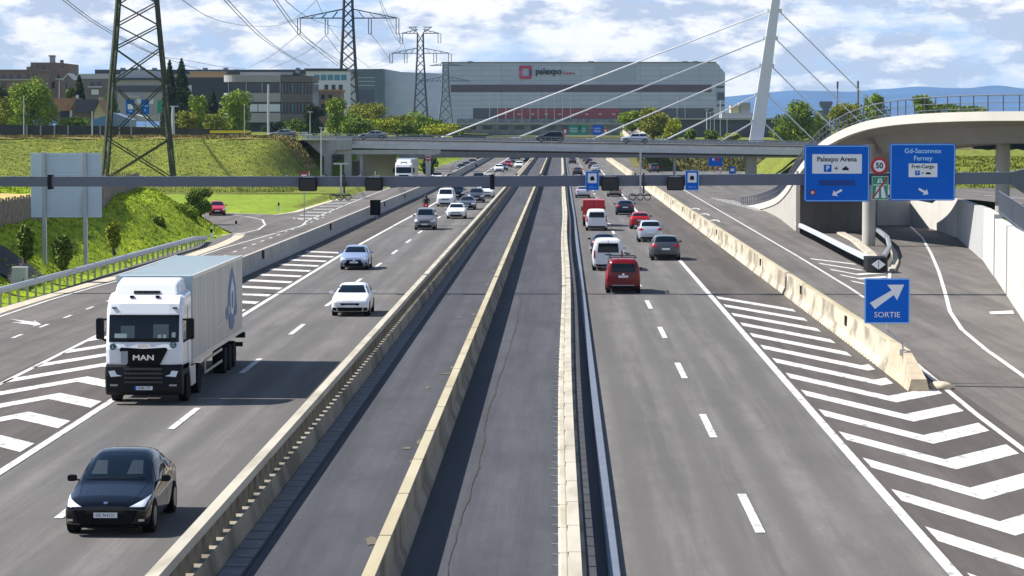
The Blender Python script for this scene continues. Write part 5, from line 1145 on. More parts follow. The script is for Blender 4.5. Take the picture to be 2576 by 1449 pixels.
    if detail:
        md_ = mat('cab_interior', (.05,.075,.09), .6); mi_ = mat('cab_pale', (.28,.36,.36), .6)
        skin('dashboard', -1.05, 1.05, 2.04, 2.14, M_BLACK, off=.016); skin('sun_visor', -1.1, 1.1, 2.84, 2.89, M_BLACK, off=.016)
        for a_, b_, c_, d_ in ((-.95,-.55,2.16,2.30),(.45,.56,2.16,2.27),(.62,.72,2.16,2.27),(.9,1.02,2.18,2.34)): skin('dash_item', a_, b_, c_, d_, mi_, off=.014, nx=2, nz=1)
        skin('driver_shape', -.75, -.30, 2.16, 2.55, md_, off=.0135, nx=2, nz=1); skin('seat_back', .30, .80, 2.16, 2.60, md_, off=.0135, nx=2, nz=1)
    for s in (-1, 1):
        mb = MB().prism(rrect(xc+s*1.46-.12, xc+s*1.46+.12, 2.10, 2.78, .06, 3), 'y', y0+.28, y0+.48); mb.bar((xc+s*1.2, y0+.35, 2.75), (xc+s*1.42, y0+.38, 2.72), .06).bar((xc+s*1.2, y0+.35, 2.0), (xc+s*1.42, y0+.38, 2.14), .06); mb.build('mirror', M_BLK2, t)
        MB().add([(xc+s*1.244,y0+.32,2.0),(xc+s*1.244,y0+1.25,2.0),(xc+s*1.244,y0+1.25,2.75),(xc+s*1.244,y0+.62,2.75)], [(0,1,2,3)]).build('side_window', M_GLASS, t, fix=False)
        B(xc+s*1.245-.004, xc+s*1.245+.004, y0+1.32, y0+1.34, 1.1, 3.1).build('door_seam', M_BLACK, t)
        MB().tube((xc+s*1.24,y0+1.45,.5),(xc+s*.95,y0+1.45,.5),.5,n=24).build('wheel', M_TYRE, t)
        MB().box(xc+s*1.22-.05, xc+s*1.22+.05, y0+2.3, y0+3.3, .45, 1.0).build('fuel_tank', mat('tank_alu', (.5,.5,.52), .3, .8), t) if s < 0 else None
        for k in range(5) if s > 0 else ():
            MB().tube((xc+1.16,y0+2.25+.2*k,.42),(xc+1.16,y0+2.25+.2*k,1.05),.095,n=10).build('tank_rib', mat('tank_rib', (.62,.60,.56), .45), t)
        MB().tube((xc+s*1.24,y0+4.1,.5),(xc+s*.75,y0+4.1,.5),.5,n=24).build('wheel', M_TYRE, t)
        for k in range(3): MB().tube((xc+s*1.24,y0+11.2+1.3*k,.48),(xc+s*.8,y0+11.2+1.3*k,.48),.48,n=24).build('wheel', M_TYRE, t)
        mb = MB(); o_ = xc+s*1.22
        mb.box(o_-.02,o_+.02,y0+5.6,y0+10.2,.92,1.0); mb.box(o_-.02,o_+.02,y0+5.6,y0+10.2,.50,.58); mb.box(o_-.02,o_+.02,y0+5.6,y0+5.75,.58,.92); mb.build('side_guard', mat('guard_alu', (.55,.52,.46), .4, .3), t)
    B(xc-.45, xc+.45, y0+1.7, y0+16.2, .7, 1.1).build('chassis', M_BLACK, t)
    # trailer
    ts = mat('curtain_side', (0.44,0.44,0.42), .45, var=.3, vscale=1.0, stretch=(1,3.2,.12))
    tf = mat('trailer_front', (0.30,0.36,0.39), .5, var=.1, vscale=.8); tt = mat('trailer_roof', (0.42,0.49,0.51), .5, var=.25, vscale=.8, stretch=(.25,2.6,1))
    ya, yb_ = y0+2.45, y0+16.2
    o = B(xc-W, xc+W, ya, yb_, 1.15, 4.0).build('trailer_box', ts, t)
    B(xc-W-.01, xc+W+.01, ya-.03, ya+.0, 1.15, 4.02).build('front_wall', tf, t)
    B(xc-W-.004, xc+W+.004, ya, yb_, 4.003, 4.03).build('trailer_roof', tt, t)
    mb = MB()
    for k in range(24): mb.box(xc-W+.06, xc+W-.06, ya+.4+.56*k, ya+.45+.56*k, 4.031, 4.05)
    mb.build('roof_bows', mat('roof_bow', (.55,.62,.64), .5), t)
    for s in (-1, 1): B(xc+s*W-.04, xc+s*W+.03, ya, yb_, 3.93, 4.05).build('top_rail', mat('alu_trim', (.66,.64,.58), .4, .3), t); B(xc+s*W-.03, xc+s*W+.025, ya, yb_, 1.12, 1.28).build('bottom_rail', MATS['alu_trim'], t)
    for s in (-1, 1): B(xc+s*(W-.16)-.17, xc+s*(W-.16)+.17, ya-.055, ya-.032, 1.15, 4.02).build('corner_post', mat('corner_post', (.42,.50,.54), .45), t)
    B(xc-W, xc+W, yb_, yb_+.08, .55, .72).build('rear_underrun', M_BLK2, t); B(xc+W-.25, xc+W+.1, yb_-.2, yb_+.1, .9, 1.1).build('rear_bracket', M_BLK2, t)
    if detail:
        X = xc+W; 
        def sidepoly(name, pts, m, off=.012): return MB().add([(X+off, y0+a, b) for a, b in pts], [tuple(range(len(pts)))]).build(name, m, t, fix=False)
        dbl = mat('logo_blue', (0.02,0.09,0.28), .5)
        def ell(cy, cz, a, b, n=20): return [(cy+a*math.cos(2*math.pi*i/n), cz+b*math.sin(2*math.pi*i/n)) for i in range(n)]
        yc = 13.0
        sidepoly('logo', [(yc-1.3,2.35),(yc-1.1,3.0),(yc-.5,3.5),(yc,3.78),(yc+.5,3.5),(yc+1.1,3.0),(yc+1.3,2.35)], dbl); sidepoly('logo', ell(yc,2.62,.62,.62), mat('logo_pale', (.55,.60,.66), .5), .018); sidepoly('logo', [(yc-.6,2.6),(yc,3.45),(yc+.6,2.6)], mat('logo_pale', (.55,.60,.66), .5), .016); sidepoly('logo', ell(yc,2.55,.3,.34), dbl, .022)
        sidepoly('logo', ell(yc-1.5,2.15,.45,.25), dbl, .014); sidepoly('logo', ell(yc+1.0,2.15,.45,.25), dbl, .014); sidepoly('logo', ell(yc-.2,1.80,.8,.34), dbl, .016)
        sidepoly('logo', [(yc-4.2,1.75),(yc-1.5,1.95),(yc-1.5,2.03),(yc-4.2,1.84)], mat('logo_grey', (.55,.57,.6), .5))
    return t
truck(-13.42, 85.2, 'white articulated truck with grey curtain-sided trailer in the outer oncoming lane')
truck(-22.9, 388.0, 'white truck emerging from under the left end of the overpass', detail=False)
# ------------------------------------------------------------------ motorcyclist
def skinned(name, m, parent, joints, edges, radii, sub=1):
    me = bpy.data.meshes.new(name); me.from_pydata(joints, edges, []); o = bpy.data.objects.new(name, me); COL.objects.link(o)
    o.modifiers.new('k', 'SKIN'); 
    for i, r_ in enumerate(radii): me.skin_vertices[0].data[i].radius = (r_, r_)
    me.skin_vertices[0].data[0].use_root = True
    s_ = o.modifiers.new('s', 'SUBSURF'); s_.levels = s_.render_levels = sub
    dg = bpy.context.evaluated_depsgraph_get(); m2 = bpy.data.meshes.new_from_object(o.evaluated_get(dg)); bpy.data.objects.remove(o)
    m2.materials.clear(); m2.materials.append(m); o = bpy.data.objects.new(name, m2); COL.objects.link(o)
    if parent: o.parent = parent
    m2.polygons.foreach_set('use_smooth', [True]*len(m2.polygons)); return o
x, y = pos(1071, 538); 
t = thing('scooter', 'red scooter ridden between the grey compact car and the white van', 'motor scooter', (x, y, 0))
tb = MB(); tb.tube((x-.06,y+.3,.28),(x+.06,y+.3,.28),.28,n=16); tb.build('wheel', M_TYRE, t); MB().tube((x-.07,y+1.6,.28),(x+.07,y+1.6,.28),.28,n=16).build('wheel', M_TYRE, t)
MB().hexa([(x-.22,y+.15,.42),(x+.22,y+.15,.42),(x+.26,y+.55,.36),(x-.26,y+.55,.36)], [(x-.26,y+.35,1.05),(x+.26,y+.35,1.05),(x+.22,y+.6,1.08),(x-.22,y+.6,1.08)]).build('front_fairing', P_RED, t)
MB().hexa([(x-.2,y+.9,.3),(x+.2,y+.9,.3),(x+.16,y+1.9,.5),(x-.16,y+1.9,.5)], [(x-.17,y+.95,.78),(x+.17,y+.95,.78),(x+.13,y+1.95,.82),(x-.13,y+1.95,.82)]).build('rear_body', P_RED, t)
MB().box(x-.18,x+.18,y+.55,y+.95,.28,.36).build('footboard', M_BLK2, t)
MB().hexa([(x-.16,y+.9,.78),(x+.16,y+.9,.78),(x+.14,y+1.7,.84),(x-.14,y+1.7,.84)], [(x-.14,y+.92,.86),(x+.14,y+.92,.86),(x+.12,y+1.68,.92),(x-.12,y+1.68,.92)]).build('seat', M_BLACK, t)
MB().bar((x-.36,y+.55,1.12),(x+.36,y+.55,1.12),.05).build('handlebar', M_BLK2, t); MB().box(x-.08,x+.08,y+.2,y+.26,.82,.94).build('headlight', M_LAMP, t)
MB().hexa([(x-.2,y+.34,1.08),(x+.2,y+.34,1.08),(x+.2,y+.37,1.08),(x-.2,y+.37,1.08)],[(x-.16,y+.5,1.4),(x+.16,y+.5,1.4),(x+.16,y+.52,1.4),(x-.16,y+.52,1.4)]).build('windshield', M_GLASS, t)
pt = thing('person', 'rider in black jacket and dark helmet sitting on the red scooter', 'person', (x, y+1.15, .9))
J = [(0,.1,.08),(0,.06,.32),(0,0,.58),(0,-.03,.68),(0,-.05,.80),(-.2,0,.56),(-.36,-.22,.38),(-.32,-.52,.26),(.2,0,.56),(.36,-.22,.38),(.32,-.52,.26),(-.13,.02,.04),(-.2,-.42,.0),(-.14,-.40,-.46),(-.14,-.52,-.54),(.13,.02,.04),(.2,-.42,.0),(.14,-.40,-.46),(.14,-.52,-.54)]
E = [(0,1),(1,2),(2,3),(3,4),(2,5),(5,6),(6,7),(2,8),(8,9),(9,10),(0,11),(11,12),(12,13),(13,14),(0,15),(15,16),(16,17),(17,18)]
Rr = [.16,.17,.17,.07,.09,.08,.06,.045,.08,.06,.045,.10,.075,.055,.05,.10,.075,.055,.05]
skinned('body', mat('rider_black', (0.012,0.012,0.014), .7), pt, J, E, Rr)
mb = MB(); n = 12
for j in range(7):
    a = math.pi*j/6; mb.v += [(x+.15*math.sin(a)*math.cos(2*math.pi*i/n), y+1.09+.17*math.sin(a)*math.sin(2*math.pi*i/n), 1.74-.16*math.cos(a)) for i in range(n)]
mb.f = [(j*n+i, j*n+(i+1)%n, (j+1)*n+(i+1)%n, (j+1)*n+i) for j in range(6) for i in range(n)]; mb.build('helmet', mat('helmet_dark', (0.03,0.02,0.025), .25), pt, smooth=True)
MB().prism([(x-.1,1.69),(x+.1,1.69),(x+.1,1.77),(x-.1,1.77)], 'y', y+.90, y+.97).build('visor', M_GLASS, pt)
# ------------------------------------------------------------------ town behind
def pbox(px0, px1, py0, py1, Y, dep, dy=0.0):
    a = D(px0, py1, Y); b = D(px1, py0, Y); return MB().box(a.x, b.x, Y+dy, Y+dy+dep, a.z, b.z)
def ppoly(pts, Y, th, dy=0.0):
    P_ = [D(px, py, Y) for px, py in pts]; return MB().prism([(p.x, p.z) for p in P_], 'y', Y+dy, Y+dy+th)
def bthing(name, label, px, py, Y, cat='building', group=None): return thing(name, label, cat, tuple(D(px, py, Y)), group)
m_pink = mat('pink_render', (0.20,0.135,0.115), .85, var=.1, vscale=.15, world=True); m_taupe = mat('taupe_render', (0.16,0.14,0.14), .85, var=.1, vscale=.15, world=True)
m_win = mat('window_glass', (0.025,0.040,0.055), .12); m_sill = mat('pale_trim', (0.50,0.52,0.55), .6)
m_band = mat('band_concrete', (0.32,0.31,0.32), .8, var=.08, vscale=.2, world=True); m_band2 = mat('band_brown', (0.13,0.115,0.11), .8, var=.1, vscale=.3, world=True)
m_dblue = mat('dark_cladding', (0.025,0.035,0.055), .4, var=.2, vscale=.1, world=True); m_tile = mat('roof_tiles', (0.36,0.20,0.115), .9, var=.25, vscale=.8, world=True)
m_blind = mat('white_blind', (0.60,0.62,0.68), .7); m_wgrey = mat('white_grey_wall', (0.42,0.42,0.45), .8)
def wins(t, rects, Y, m=None, name="window"):
    for r_ in rects: pbox(*r_[:4], Y, .10, -.06).build(name, (r_[4] if len(r_) > 4 else (m or m_win)), t)
Y = 720
t = bthing('apartment_block', 'low brown apartment block with balconies at far left edge', 50, 225, Y)
pbox(-40,98,178,300,Y,14).build('wall', m_pink, t); pbox(-42,104,175,179,Y,15,-.4).build('roof', m_taupe, t)
wins(t, [(2,16,187,196),(25,33,187,197),(43,53,187,197),(65,76,186,199),(82,94,186,199),(2,16,206,214)], Y); pbox(-30,97,200,201.8,Y,.6,-.7).build('balcony', m_sill, t)
t = bthing('tower_block', 'tall pinkish stepped block with rooftop mast and chimney', 130, 230, Y+30)
pbox(77,172,166,300,Y+30,16).build('wall', m_pink, t); ppoly([(77,157),(140,157),(172,160),(172,167),(77,167)],Y+30,16,.1).build('parapet', m_pink, t); pbox(66,77,168,250,Y+30,12,1).build('side_wing', m_pink, t)
pbox(120,129,141,158,Y+30,3,3).build('roof_tank', m_band, t); pbox(146,152,150,159,Y+30,2,3).build('chimney', m_pink, t); pbox(117,131,138,142,Y+30,3,3).build('mast_head', m_band, t)
wins(t, [(108,114,165,176),(145,150,189,203),(92,96,164,169),(156,160,165,169),(130,138,205,222)], Y+30)
t = bthing('terrace_house', 'grey gabled house front with pale verge left of the dark conifer', 172, 210, 700)
ppoly([(157,300),(157,200),(171,186),(187,201),(200,201),(200,300)],700,8).build('wall', m_taupe, t); ppoly([(155,201),(171,184),(189,201),(186,203),(171,188),(158,203)],700,8.5,-.4).build('verge', m_wgrey, t); wins(t, [(136+28,170,208,222),(140+36,182,224,240)], 700)
# long dark flat roofed building along the skyline
t = bthing('long_building', 'very long low building with dark roof band along the left skyline', 700, 200, 900)
pbox(250,870,185,300,900,30).build('wall', m_wgrey, t); pbox(240,872,175,187,900,32,-1).build('roof_band', m_dblue, t)
for px in (300,350,380,508,560,742): pbox(px,px+9,170,176,900,4,2).build('roof_unit', m_band, t)
t = bthing('orange_block', 'low orange rendered block showing above the dark facade', 515, 190, 860); pbox(478,560,181,197,860,10).build('wall', mat('orange_render', (0.50,0.30,0.20), .85), t); pbox(476,562,179,181.5,860,11,-.4).build('roof', m_band, t)
# smaller houses and blocks
t = bthing('gabled_house', 'grey house with long pale metal roof and white awning', 238, 215, 690)
pbox(200,276,197,300,690,12).build('wall', m_taupe, t); ppoly([(190,198),(197,186),(276,185),(279,198)],690,13,-.3).build('roof', m_wgrey, t); pbox(222,258,217,220,690,.8,-.9).build('balcony', m_sill, t)
wins(t, [(227,238,207,216),(243,256,207,216)], 690); pbox(230,248,225,238,690,.1,-.1).build('awning', m_blind, t)
t = bthing('flat_block', 'grey flat-roofed block with ribbon windows seen through the large pylon', 350, 240, 660)
pbox(297,408,198,305,660,16).build('wall', m_band, t); ppoly([(297,197),(303,180),(330,176),(390,178),(400,197)],660,14,1).build('pale_roof', m_wgrey, t); pbox(294,412,196,201,660,17,-.6).build('eaves', m_dblue, t)
pbox(297,408,215,232,660,.2,-.08).build('window_band', m_win, t); wins(t, [(330,343,215,231,m_blind),(377,387,215,231,m_blind),(344,356,248,260,m_blind),(372,386,248,262,m_blind)], 660); pbox(318,352,240,246,660,.5,-.5).build('balcony', m_wgrey, t); pbox(322,340,170,176,660,3,3).build('roof_frame', m_dblue, t)
# two houses
t = bthing('house', 'small house with a pale orange tiled roof behind the bushy tree', 165, 290, 560)
pbox(150,177,276,318,560,7).build('wall', m_band2, t); ppoly([(147,278),(134,247),(192,247),(178,278)],560,8,-.6).build('roof', m_tile, t); pbox(186,192,239,247,560,1,2).build('chimney', m_sill, t); wins(t, [(152,174,281,296)], 560); pbox(177,182,277,300,560,.4,-.5).build('corner_post', m_sill, t)
t = bthing('house', 'small house with dark solar roof and cream gable wall', 225, 290, 555)
ppoly([(250,253),(268,285),(268,318),(236,318),(236,283)],555,7).build('gable_wall', mat('cream_render', (0.50,0.43,0.27), .85), t)
pbox(188,236,281,318,555,7,.3).build('wall', m_band2, t); ppoly([(186,283),(193,250),(249,250),(236,284)],555,7,-.5).build('roof', mat('solar_roof', (0.05,0.05,0.08), .4, var=.15, vscale=1, world=True), t); ppoly([(247,250),(251,250),(270,286),(266,286)],555,7.5,-.6).build('verge', m_tile, t); pbox(243,252,245,253,555,1,2).build('chimney', mat('cream_render', (0.50,0.43,0.27), .85), t)
t = bthing('canopy', 'sloping blue and grey canopy roof behind the dark fence', 270, 305, 530, 'roof canopy')
ppoly([(225,325),(232,301),(267,290),(267,325)],530,6).build('roof', mat('blue_sheet', (0.10,0.22,0.42), .5), t); ppoly([(267,325),(267,283),(290,285),(331,301),(331,325)],532,6).build('roof', mat('blue_grey_sheet', (0.18,0.25,0.38), .5), t)
ppoly([(340,288),(372,297),(388,290),(384,303),(350,302)],525,5).build('curved_roof', m_wgrey, t)
# big office with bands
Y = 640
t = bthing('office_building', 'four-storey office with rounded grey bands and dark ribbon windows', 680, 260, Y)
pbox(572,706,206,332,Y,18,.4).build('core', m_win, t); pbox(706,786,210,332,Y,16,.4).build('core', m_win, t)
def roundband(ya, yb_, px0=560, px1=706):
    a = D(px0, yb_, Y); b = D(px1, ya, Y); r_ = 3.0; pts = [(b.x, Y-.4), (b.x, Y+16), (a.x, Y+16)]+[(a.x+r_-r_*math.cos(R(90*k/6)), Y-.4+r_-r_*math.sin(R(90*k/6))) for k in range(7)]
    return MB().prism(pts, 'z', a.z, b.z)
for ya, yb_ in ((189,206),(234,256),(284,304),(330-22,312)): 
    if yb_-ya > 3: roundband(ya+0, yb_-0 if yb_ < 300 else 304).build('floor_band', m_band, t); pbox(706.3,786,ya+2,yb_+1,Y,16.2,-.3).build('floor_band', m_band2, t)
pbox(620,740,175,182,Y,10,3).build('roof_storey', m_dblue, t); pbox(603,735,181,189,Y,12,1).build('roof_storey', m_band, t); ppoly([(732,183),(770,190),(770,200),(732,200)],Y,10,2).build('roof_storey', m_dblue, t)
for px in (575,620,660,705): pbox(px-1,px+1,206,235,Y,.3,-.2).build('mullion', m_band, t)
wins(t, [(607+0,705,256.5,262),(608,626,262,281,m_blind),(628,648,262,281,m_blind),(650,675,262,281,m_blind),(677,705,262,281,m_blind),(588,606,306,326)], Y)
wins(t, [(600,612,288,300,m_blind),(650,662,288,300,m_blind)], Y, name='blind')
for k in range(9):
    for ya, yb_ in ((208,234),(259,284),(305,330)):
        pbox(709+8.5*k, 712+8.5*k, ya, yb_, Y, .3, -.1).build('pier', m_band2 if k % 3 else mat('teal_panel', (0.08,0.18,0.24), .3), t)
t = bthing('dark_building', 'dark blue glazed building left of the banded office', 500, 240, 665)
pbox(402,575,197,318,665,14).build('wall', m_dblue, t); wins(t, [(444,482,214,233,m_blind)], 665, name='window'); pbox(400,577,194,198,665,15,-.4).build('roof', m_band2, t)
# adjust the flat block so that it sits left: it is seen between the legs of the pylon
t = bthing('white_office', 'white and teal office block behind the banded one', 840, 220, 760)
pbox(770,872,176,300,760,14).build('wall', mat('white_render', (0.58,0.60,0.64), .8), t); pbox(766,874,172,179,760,15,-.4).build('roof', m_dblue, t)
for k in range(5): pbox(790+17*k,804+17*k,188,202,760,.1,-.06).build('window', mat('teal_glass', (0.06,0.22,0.30), .15), t)
for k in range(3): pbox(852-18*k,862-18*k,213,228,760,.1,-.06).build('window', m_win, t)
t = bthing('pink_house', 'pinkish house with small square windows beside the banded office', 820, 260, 700)
pbox(775,858,229,320,700,10).build('wall', m_pink, t); pbox(772,861,225,230,700,11,-.4).build('roof', m_tile, t)
wins(t, [(790,799,238,250),(808,817,238,250),(826,835,238,250),(790,799,262,274),(808,817,262,274),(828,837,262,274)], 700)
t = bthing('glass_hall', 'dark green glazed exhibition hall end with tall blank wall', 905, 220, 1630)
ppoly([(858,300),(858,174),(965,173),(965,300)],1630,30).build('wall', mat('hall_dark', (0.055,0.085,0.105), .35, var=.1, vscale=.1, world=True), t); pbox(896,942,225,268,1630,.3,-.1).build('dark_opening', m_dblue, t)
for ya in (195,204,214): pbox(898,943,ya,ya+1.2,1630,.2,-.1).build('glazing_bar', m_sill, t)
pbox(870,895,195,290,1630,.4,-.2).build('side_panel', m_wgrey, t)
t = bthing('exhibition_hall', 'long pale grey hall annex left of the big exhibition hall', 1040, 240, 1640)
ppoly([(944,325),(944,174),(965,173),(1010,181),(1118,185),(1118,325)],1640,60).build('wall', mat('annex_metal', (0.42,0.46,0.56), .5, .1, var=.10, vscale=.12, stretch=(1,1,2), world=True), t)
pbox(944,957,193,300,1640,.4,-.3).build('dark_strip', m_taupe, t); pbox(1028,1118,283,285,1640,.3,-.3).build('sill_line', m_sill, t)
# ------------------------------------------------------------------ big exhibition hall
Y = 1620
t = bthing('exhibition_hall', 'huge grey exhibition hall with red square logo and lettering on its facade', 1460, 240, Y)
m_pal = bpy.data.materials.new('hall_cladding'); m_pal.use_nodes = True; tt_ = m_pal.node_tree; pb_ = tt_.nodes['Principled BSDF']; pb_.inputs['Roughness'].default_value = .45; pb_.inputs['Metallic'].default_value = .15
br = nn(tt_, 'ShaderNodeTexBrick'); g_ = nn(tt_, 'ShaderNodeNewGeometry'); mm_ = nn(tt_, 'ShaderNodeVectorMath', operation='MULTIPLY'); sp_ = nn(tt_, 'ShaderNodeSeparateXYZ'); cb_ = nn(tt_, 'ShaderNodeCombineXYZ')
tt_.links.new(g_.outputs['Position'], sp_.inputs[0]); tt_.links.new(sp_.outputs[0], cb_.inputs[0]); tt_.links.new(sp_.outputs[2], cb_.inputs[1]); tt_.links.new(cb_.outputs[0], br.inputs['Vector'])
br.inputs['Scale'].default_value = 1; br.inputs['Brick Width'].default_value = 12; br.inputs['Row Height'].default_value = 3.0; br.inputs['Mortar Size'].default_value = .13; br.offset = 0
br.inputs['Color1'].default_value = (.35,.375,.475,1); br.inputs['Color2'].default_value = (.41,.435,.54,1); br.inputs['Mortar'].default_value = (.24,.26,.34,1); tt_.links.new(br.outputs[0], pb_.inputs['Base Color'])
a = D(1113,330,Y); b = D(1800,157,Y); c = D(1826,182,Y); dep = 90
mb = MB(); x0, x1, x2 = a.x, b.x, c.x; zt, zb, zs = b.z, 3.0, c.z
mb.add([(x0,Y,zb),(x1,Y,zb),(x1,Y,zt),(x0,Y,zt),(x0,Y+dep,zb),(x1+8,Y+dep,zb),(x1+8,Y+dep,zt),(x0,Y+dep,zt),(x2,Y+8,zb),(x2,Y+8,zs),(x2,Y+dep,zb),(x2,Y+dep,zs)],
  [(0,1,2,3),(0,3,7,4),(1,8,9,2),(8,10,11,9),(3,2,6,7),(2,9,11,6)])
mb.build('facade', m_pal, t)
pbox(1110,1802,155.5,158.5,Y,3,-.6).build('roof_edge', m_taupe, t)
m_mar = mat('maroon_band', (0.065,0.028,0.045), .35, var=.25, vscale=.25, world=True)
pbox(1134,1790,213,232,Y,.3,-.12).build('upper_window_band', m_mar, t)
pbox(1134,1790,212,213.5,Y,.8,-.8).build('sun_shade', m_band, t)
pbox(1190,1795,272,299,Y,.3,-.15).build('lower_band', mat('dark_band', (0.045,0.045,0.06), .4), t)
pbox(1250,1560,273,297,Y,.3,-.28).build('red_band', mat('hall_red', (0.23,0.006,0.018), .4, var=.2, vscale=.4, world=True), t)
for k in range(9): pbox(1268+34*k,1276+34*k,286,288.5,Y,.1,-.42).build('panel_mark', m_sill, t)
pbox(1150,1800,299,330,Y,2,-2.2).build('plinth', mat('plinth_grey', (0.05,0.055,0.07), .6, col2=(0.26,0.27,0.32), vscale=.35, world=True), t)
ppoly([(1494,163),(1602,163),(1602,206),(1494,206)],Y,.1,-.12).build('frame_panel', mat('panel_slate', (.32,.345,.44), .5), t)
for px in (1175,1480,1744,1718): pbox(px,px+14,153.5,156,Y,2,4).build('roof_unit', m_taupe, t)
for k in range(11):
    px = 1232+20.3*k
    pbox(px-.7,px+.7,232,300,Y,.35,-3).build('flag_pole', m_sill, t)
for px in (1703,1723): pbox(px-.7,px+.7,240,300,Y,.35,-3).build('flag_pole', m_sill, t)
wins(t, [(1802,1822,216,222),(1804,1823,232,252),(1804,1823,262,268)], Y-0)
# logo: rounded square ring of red and pink strokes, then the word
cx, cz = D(1322,182,Y).x, D(1322,182,Y).z; s_ = Y/6712.0
def ring(px0, px1, py0, py1, wd, m, y_):
    a_ = rrect((px0)*s_, (px1)*s_, (py0)*s_, (py1)*s_, 4.5*s_, 4); b_ = rrect((px0+wd)*s_, (px1-wd)*s_, (py0+wd)*s_, (py1-wd)*s_, 3*s_, 4); n = len(a_)
    return MB().add([(cx+u,y_,cz+v) for u,v in a_]+[(cx+u,y_,cz+v) for u,v in b_], [(k,(k+1)%n,n+(k+1)%n,n+k) for k in range(n)]).build('logo', m, t, fix=False)
ring(-16,16,-17,17,7.5, mat('logo_red', (0.40,0.012,0.05), .5), Y-.5)
MB().box(cx+8.5*s_,cx+16*s_,Y-.56,Y-.52,cz-8*s_,cz+6*s_).build('logo', mat('logo_violet', (0.08,0.03,0.12), .5), t); MB().box(cx-16*s_,cx-9*s_,Y-.56,Y-.52,cz-9*s_,cz+6*s_).build('logo', mat('logo_pink', (0.55,0.05,0.16), .5), t)
p = D(1376,180,Y); text_mb('palexpo', 22*s_, (p.x+1, Y-.6, p.z), ex=.05, sx=.95, bold=.16).build('lettering', M_BLACK, t, fix=False)
p = D(1431,184,Y); text_mb('Genève', 10*s_, (p.x, Y-.3, p.z), ex=.05, bold=.06).build('lettering', mat('logo_red', (0.40,0.012,0.05), .5), t, fix=False)
# low structures right of the hall
t = bthing('station_building', 'low dark station building with glass front right of the big hall', 1860, 300, 930)
pbox(1700,2010,300,345,930,20).build('wall', m_dblue, t); pbox(1815,1905,284,302,930,14,-1).build('upper_wall', m_wgrey, t); pbox(1860,1888,258,285,930,10,0).build('tower', m_band, t); pbox(1838,1862,265,286,930,8,0).build('tower', mat('cream_render', (0.50,0.43,0.27), .85), t)
pbox(1700,2012,297,301,930,22,-2).build('roof', m_band, t); wins(t, [(1720+22*k,1736+22*k,312,326) for k in range(9)], 930)
t = bthing('low_building', 'grey low building row at the foot of the big hall', 1250, 318, 900)
pbox(1120,1560,312,345,900,12).build('wall', mat('row_grey', (0.06,0.065,0.075), .7, col2=(.24,.24,.26), vscale=.3, world=True), t); pbox(1118,1562,310,313,900,13,-.5).build('roof', m_band, t); wins(t, [(1135+40*k,1158+40*k,316,326) for k in range(10)], 900)
mb = MB(); R0 = [D(1578,352,520), D(1626,352,520), D(1606,333,640), D(1592,321,760), D(1566,321,760), D(1566,336,640)]
mb.add([R0[0],R0[1],R0[2],R0[5]],[(0,1,2,3)]); mb.add([R0[5],R0[2],R0[3],R0[4]],[(0,1,2,3)]); struct(mb.build('rising_road', M_RAMP, fix=False))
t = thing('kerb', 'pale parapets of the rising road beside the olive willow', 'kerb', tuple(R0[1])); up = Vector((0,0,.7))
for q in ((0,5,4),(1,2,3)): MB().add([R0[k] for k in q]+[R0[k]+up for k in q]+[R0[k]+up+Vector((.6,0,0)) for k in q], [(0,1,4,3),(1,2,5,4),(3,4,7,6),(4,5,8,7)]).build('parapet', M_GRAVEL, t, fix=False)
# control tower
t = bthing('control_tower', 'dark airport control tower with flared cab far right of the pylon', 2078, 270, 2600, 'tower')
ppoly([(2070,310),(2070,272),(2086,272),(2086,310)],2600,8).build('shaft', m_dblue, t); ppoly([(2066,272),(2061,259),(2063,255),(2093,255),(2095,259),(2090,272)],2600,9,-1).build('cab', m_dblue, t); pbox(2055,2105,278,300,2600,10,1).build('base_block', m_taupe, t)
for px, y0, lab in ((2107,205,'thin grey mast left of the two masts near the control tower'),(2158.5,203,'thicker grey mast beside the row of autumn trees')):
    a = D(px, 290, 620); b = D(px, y0, 620); t = thing('mast', lab, 'mast', tuple(a)); wd = .12 if px < 2150 else .22
    MB().tube(a, b, wd, n=8).build('pole', m_taupe, t); MB().box(b.x-.2,b.x+.2,b.y-.2,b.y+.2,b.z-1.6,b.z).build('antenna', m_taupe, t)
# fences and small things on the left plateau
t = thing('noise_fence', 'dark grey panelled fence with pale posts below the houses', 'fence', tuple(D(130,340,470)))
mf = mat('fence_dark', (0.035,0.037,0.047), .8, var=.2, vscale=.6, world=True)
ppoly([(-60,342),(-60,313),(262,317),(262,342)],470,.15).build('panel', mf, t); ppoly([(262,342),(262,317),(600,326),(600,342)],471,.15).build('panel', mat('fence_brown', (0.05,0.045,0.04), .9, var=.4, vscale=.6, world=True), t)
for px in (67,102,137,171,232,252,300,330): ppoly([(px-1.8,345),(px-1.8,315),(px+1.8,315),(px+1.8,345)],469.6,.2).build('post', mat('fence_post', (.25,.25,.26), .8), t)
t = bthing('container', 'long dark blue container with a yellow roof strip on the approach', 575, 340, 450, 'container')
pbox(524,628,333,356,450,3).build('body', m_dblue, t); pbox(528,626,328.5,335,450,3,-.1).build('yellow_roof', mat('yellow_strip', (0.75,0.55,0.01), .5), t); pbox(578,586,338,352,450,.1,-.12).build('door', m_sill, t); pbox(590,600,338,352,450,.1,-.12).build('door', m_sill, t)
def sgn(px0,px1,py0,py1,Y,m,label,base,name='road_sign', extra=None, leg=True):
    t = thing(name, label, 'road sign', tuple(D((px0+px1)/2, base, Y))); pbox(px0,px1,py0,py1,Y,.1).build('sign_panel', m, t)
    if leg:
        a = D((px0+px1)/2, py1, Y); b = D((px0+px1)/2, base, Y); MB().box(a.x-.08,a.x+.08,Y+.1,Y+.25,b.z-.5,a.z+.3).build('post', M_STEEL, t)
    if extra: extra(t)
    return t
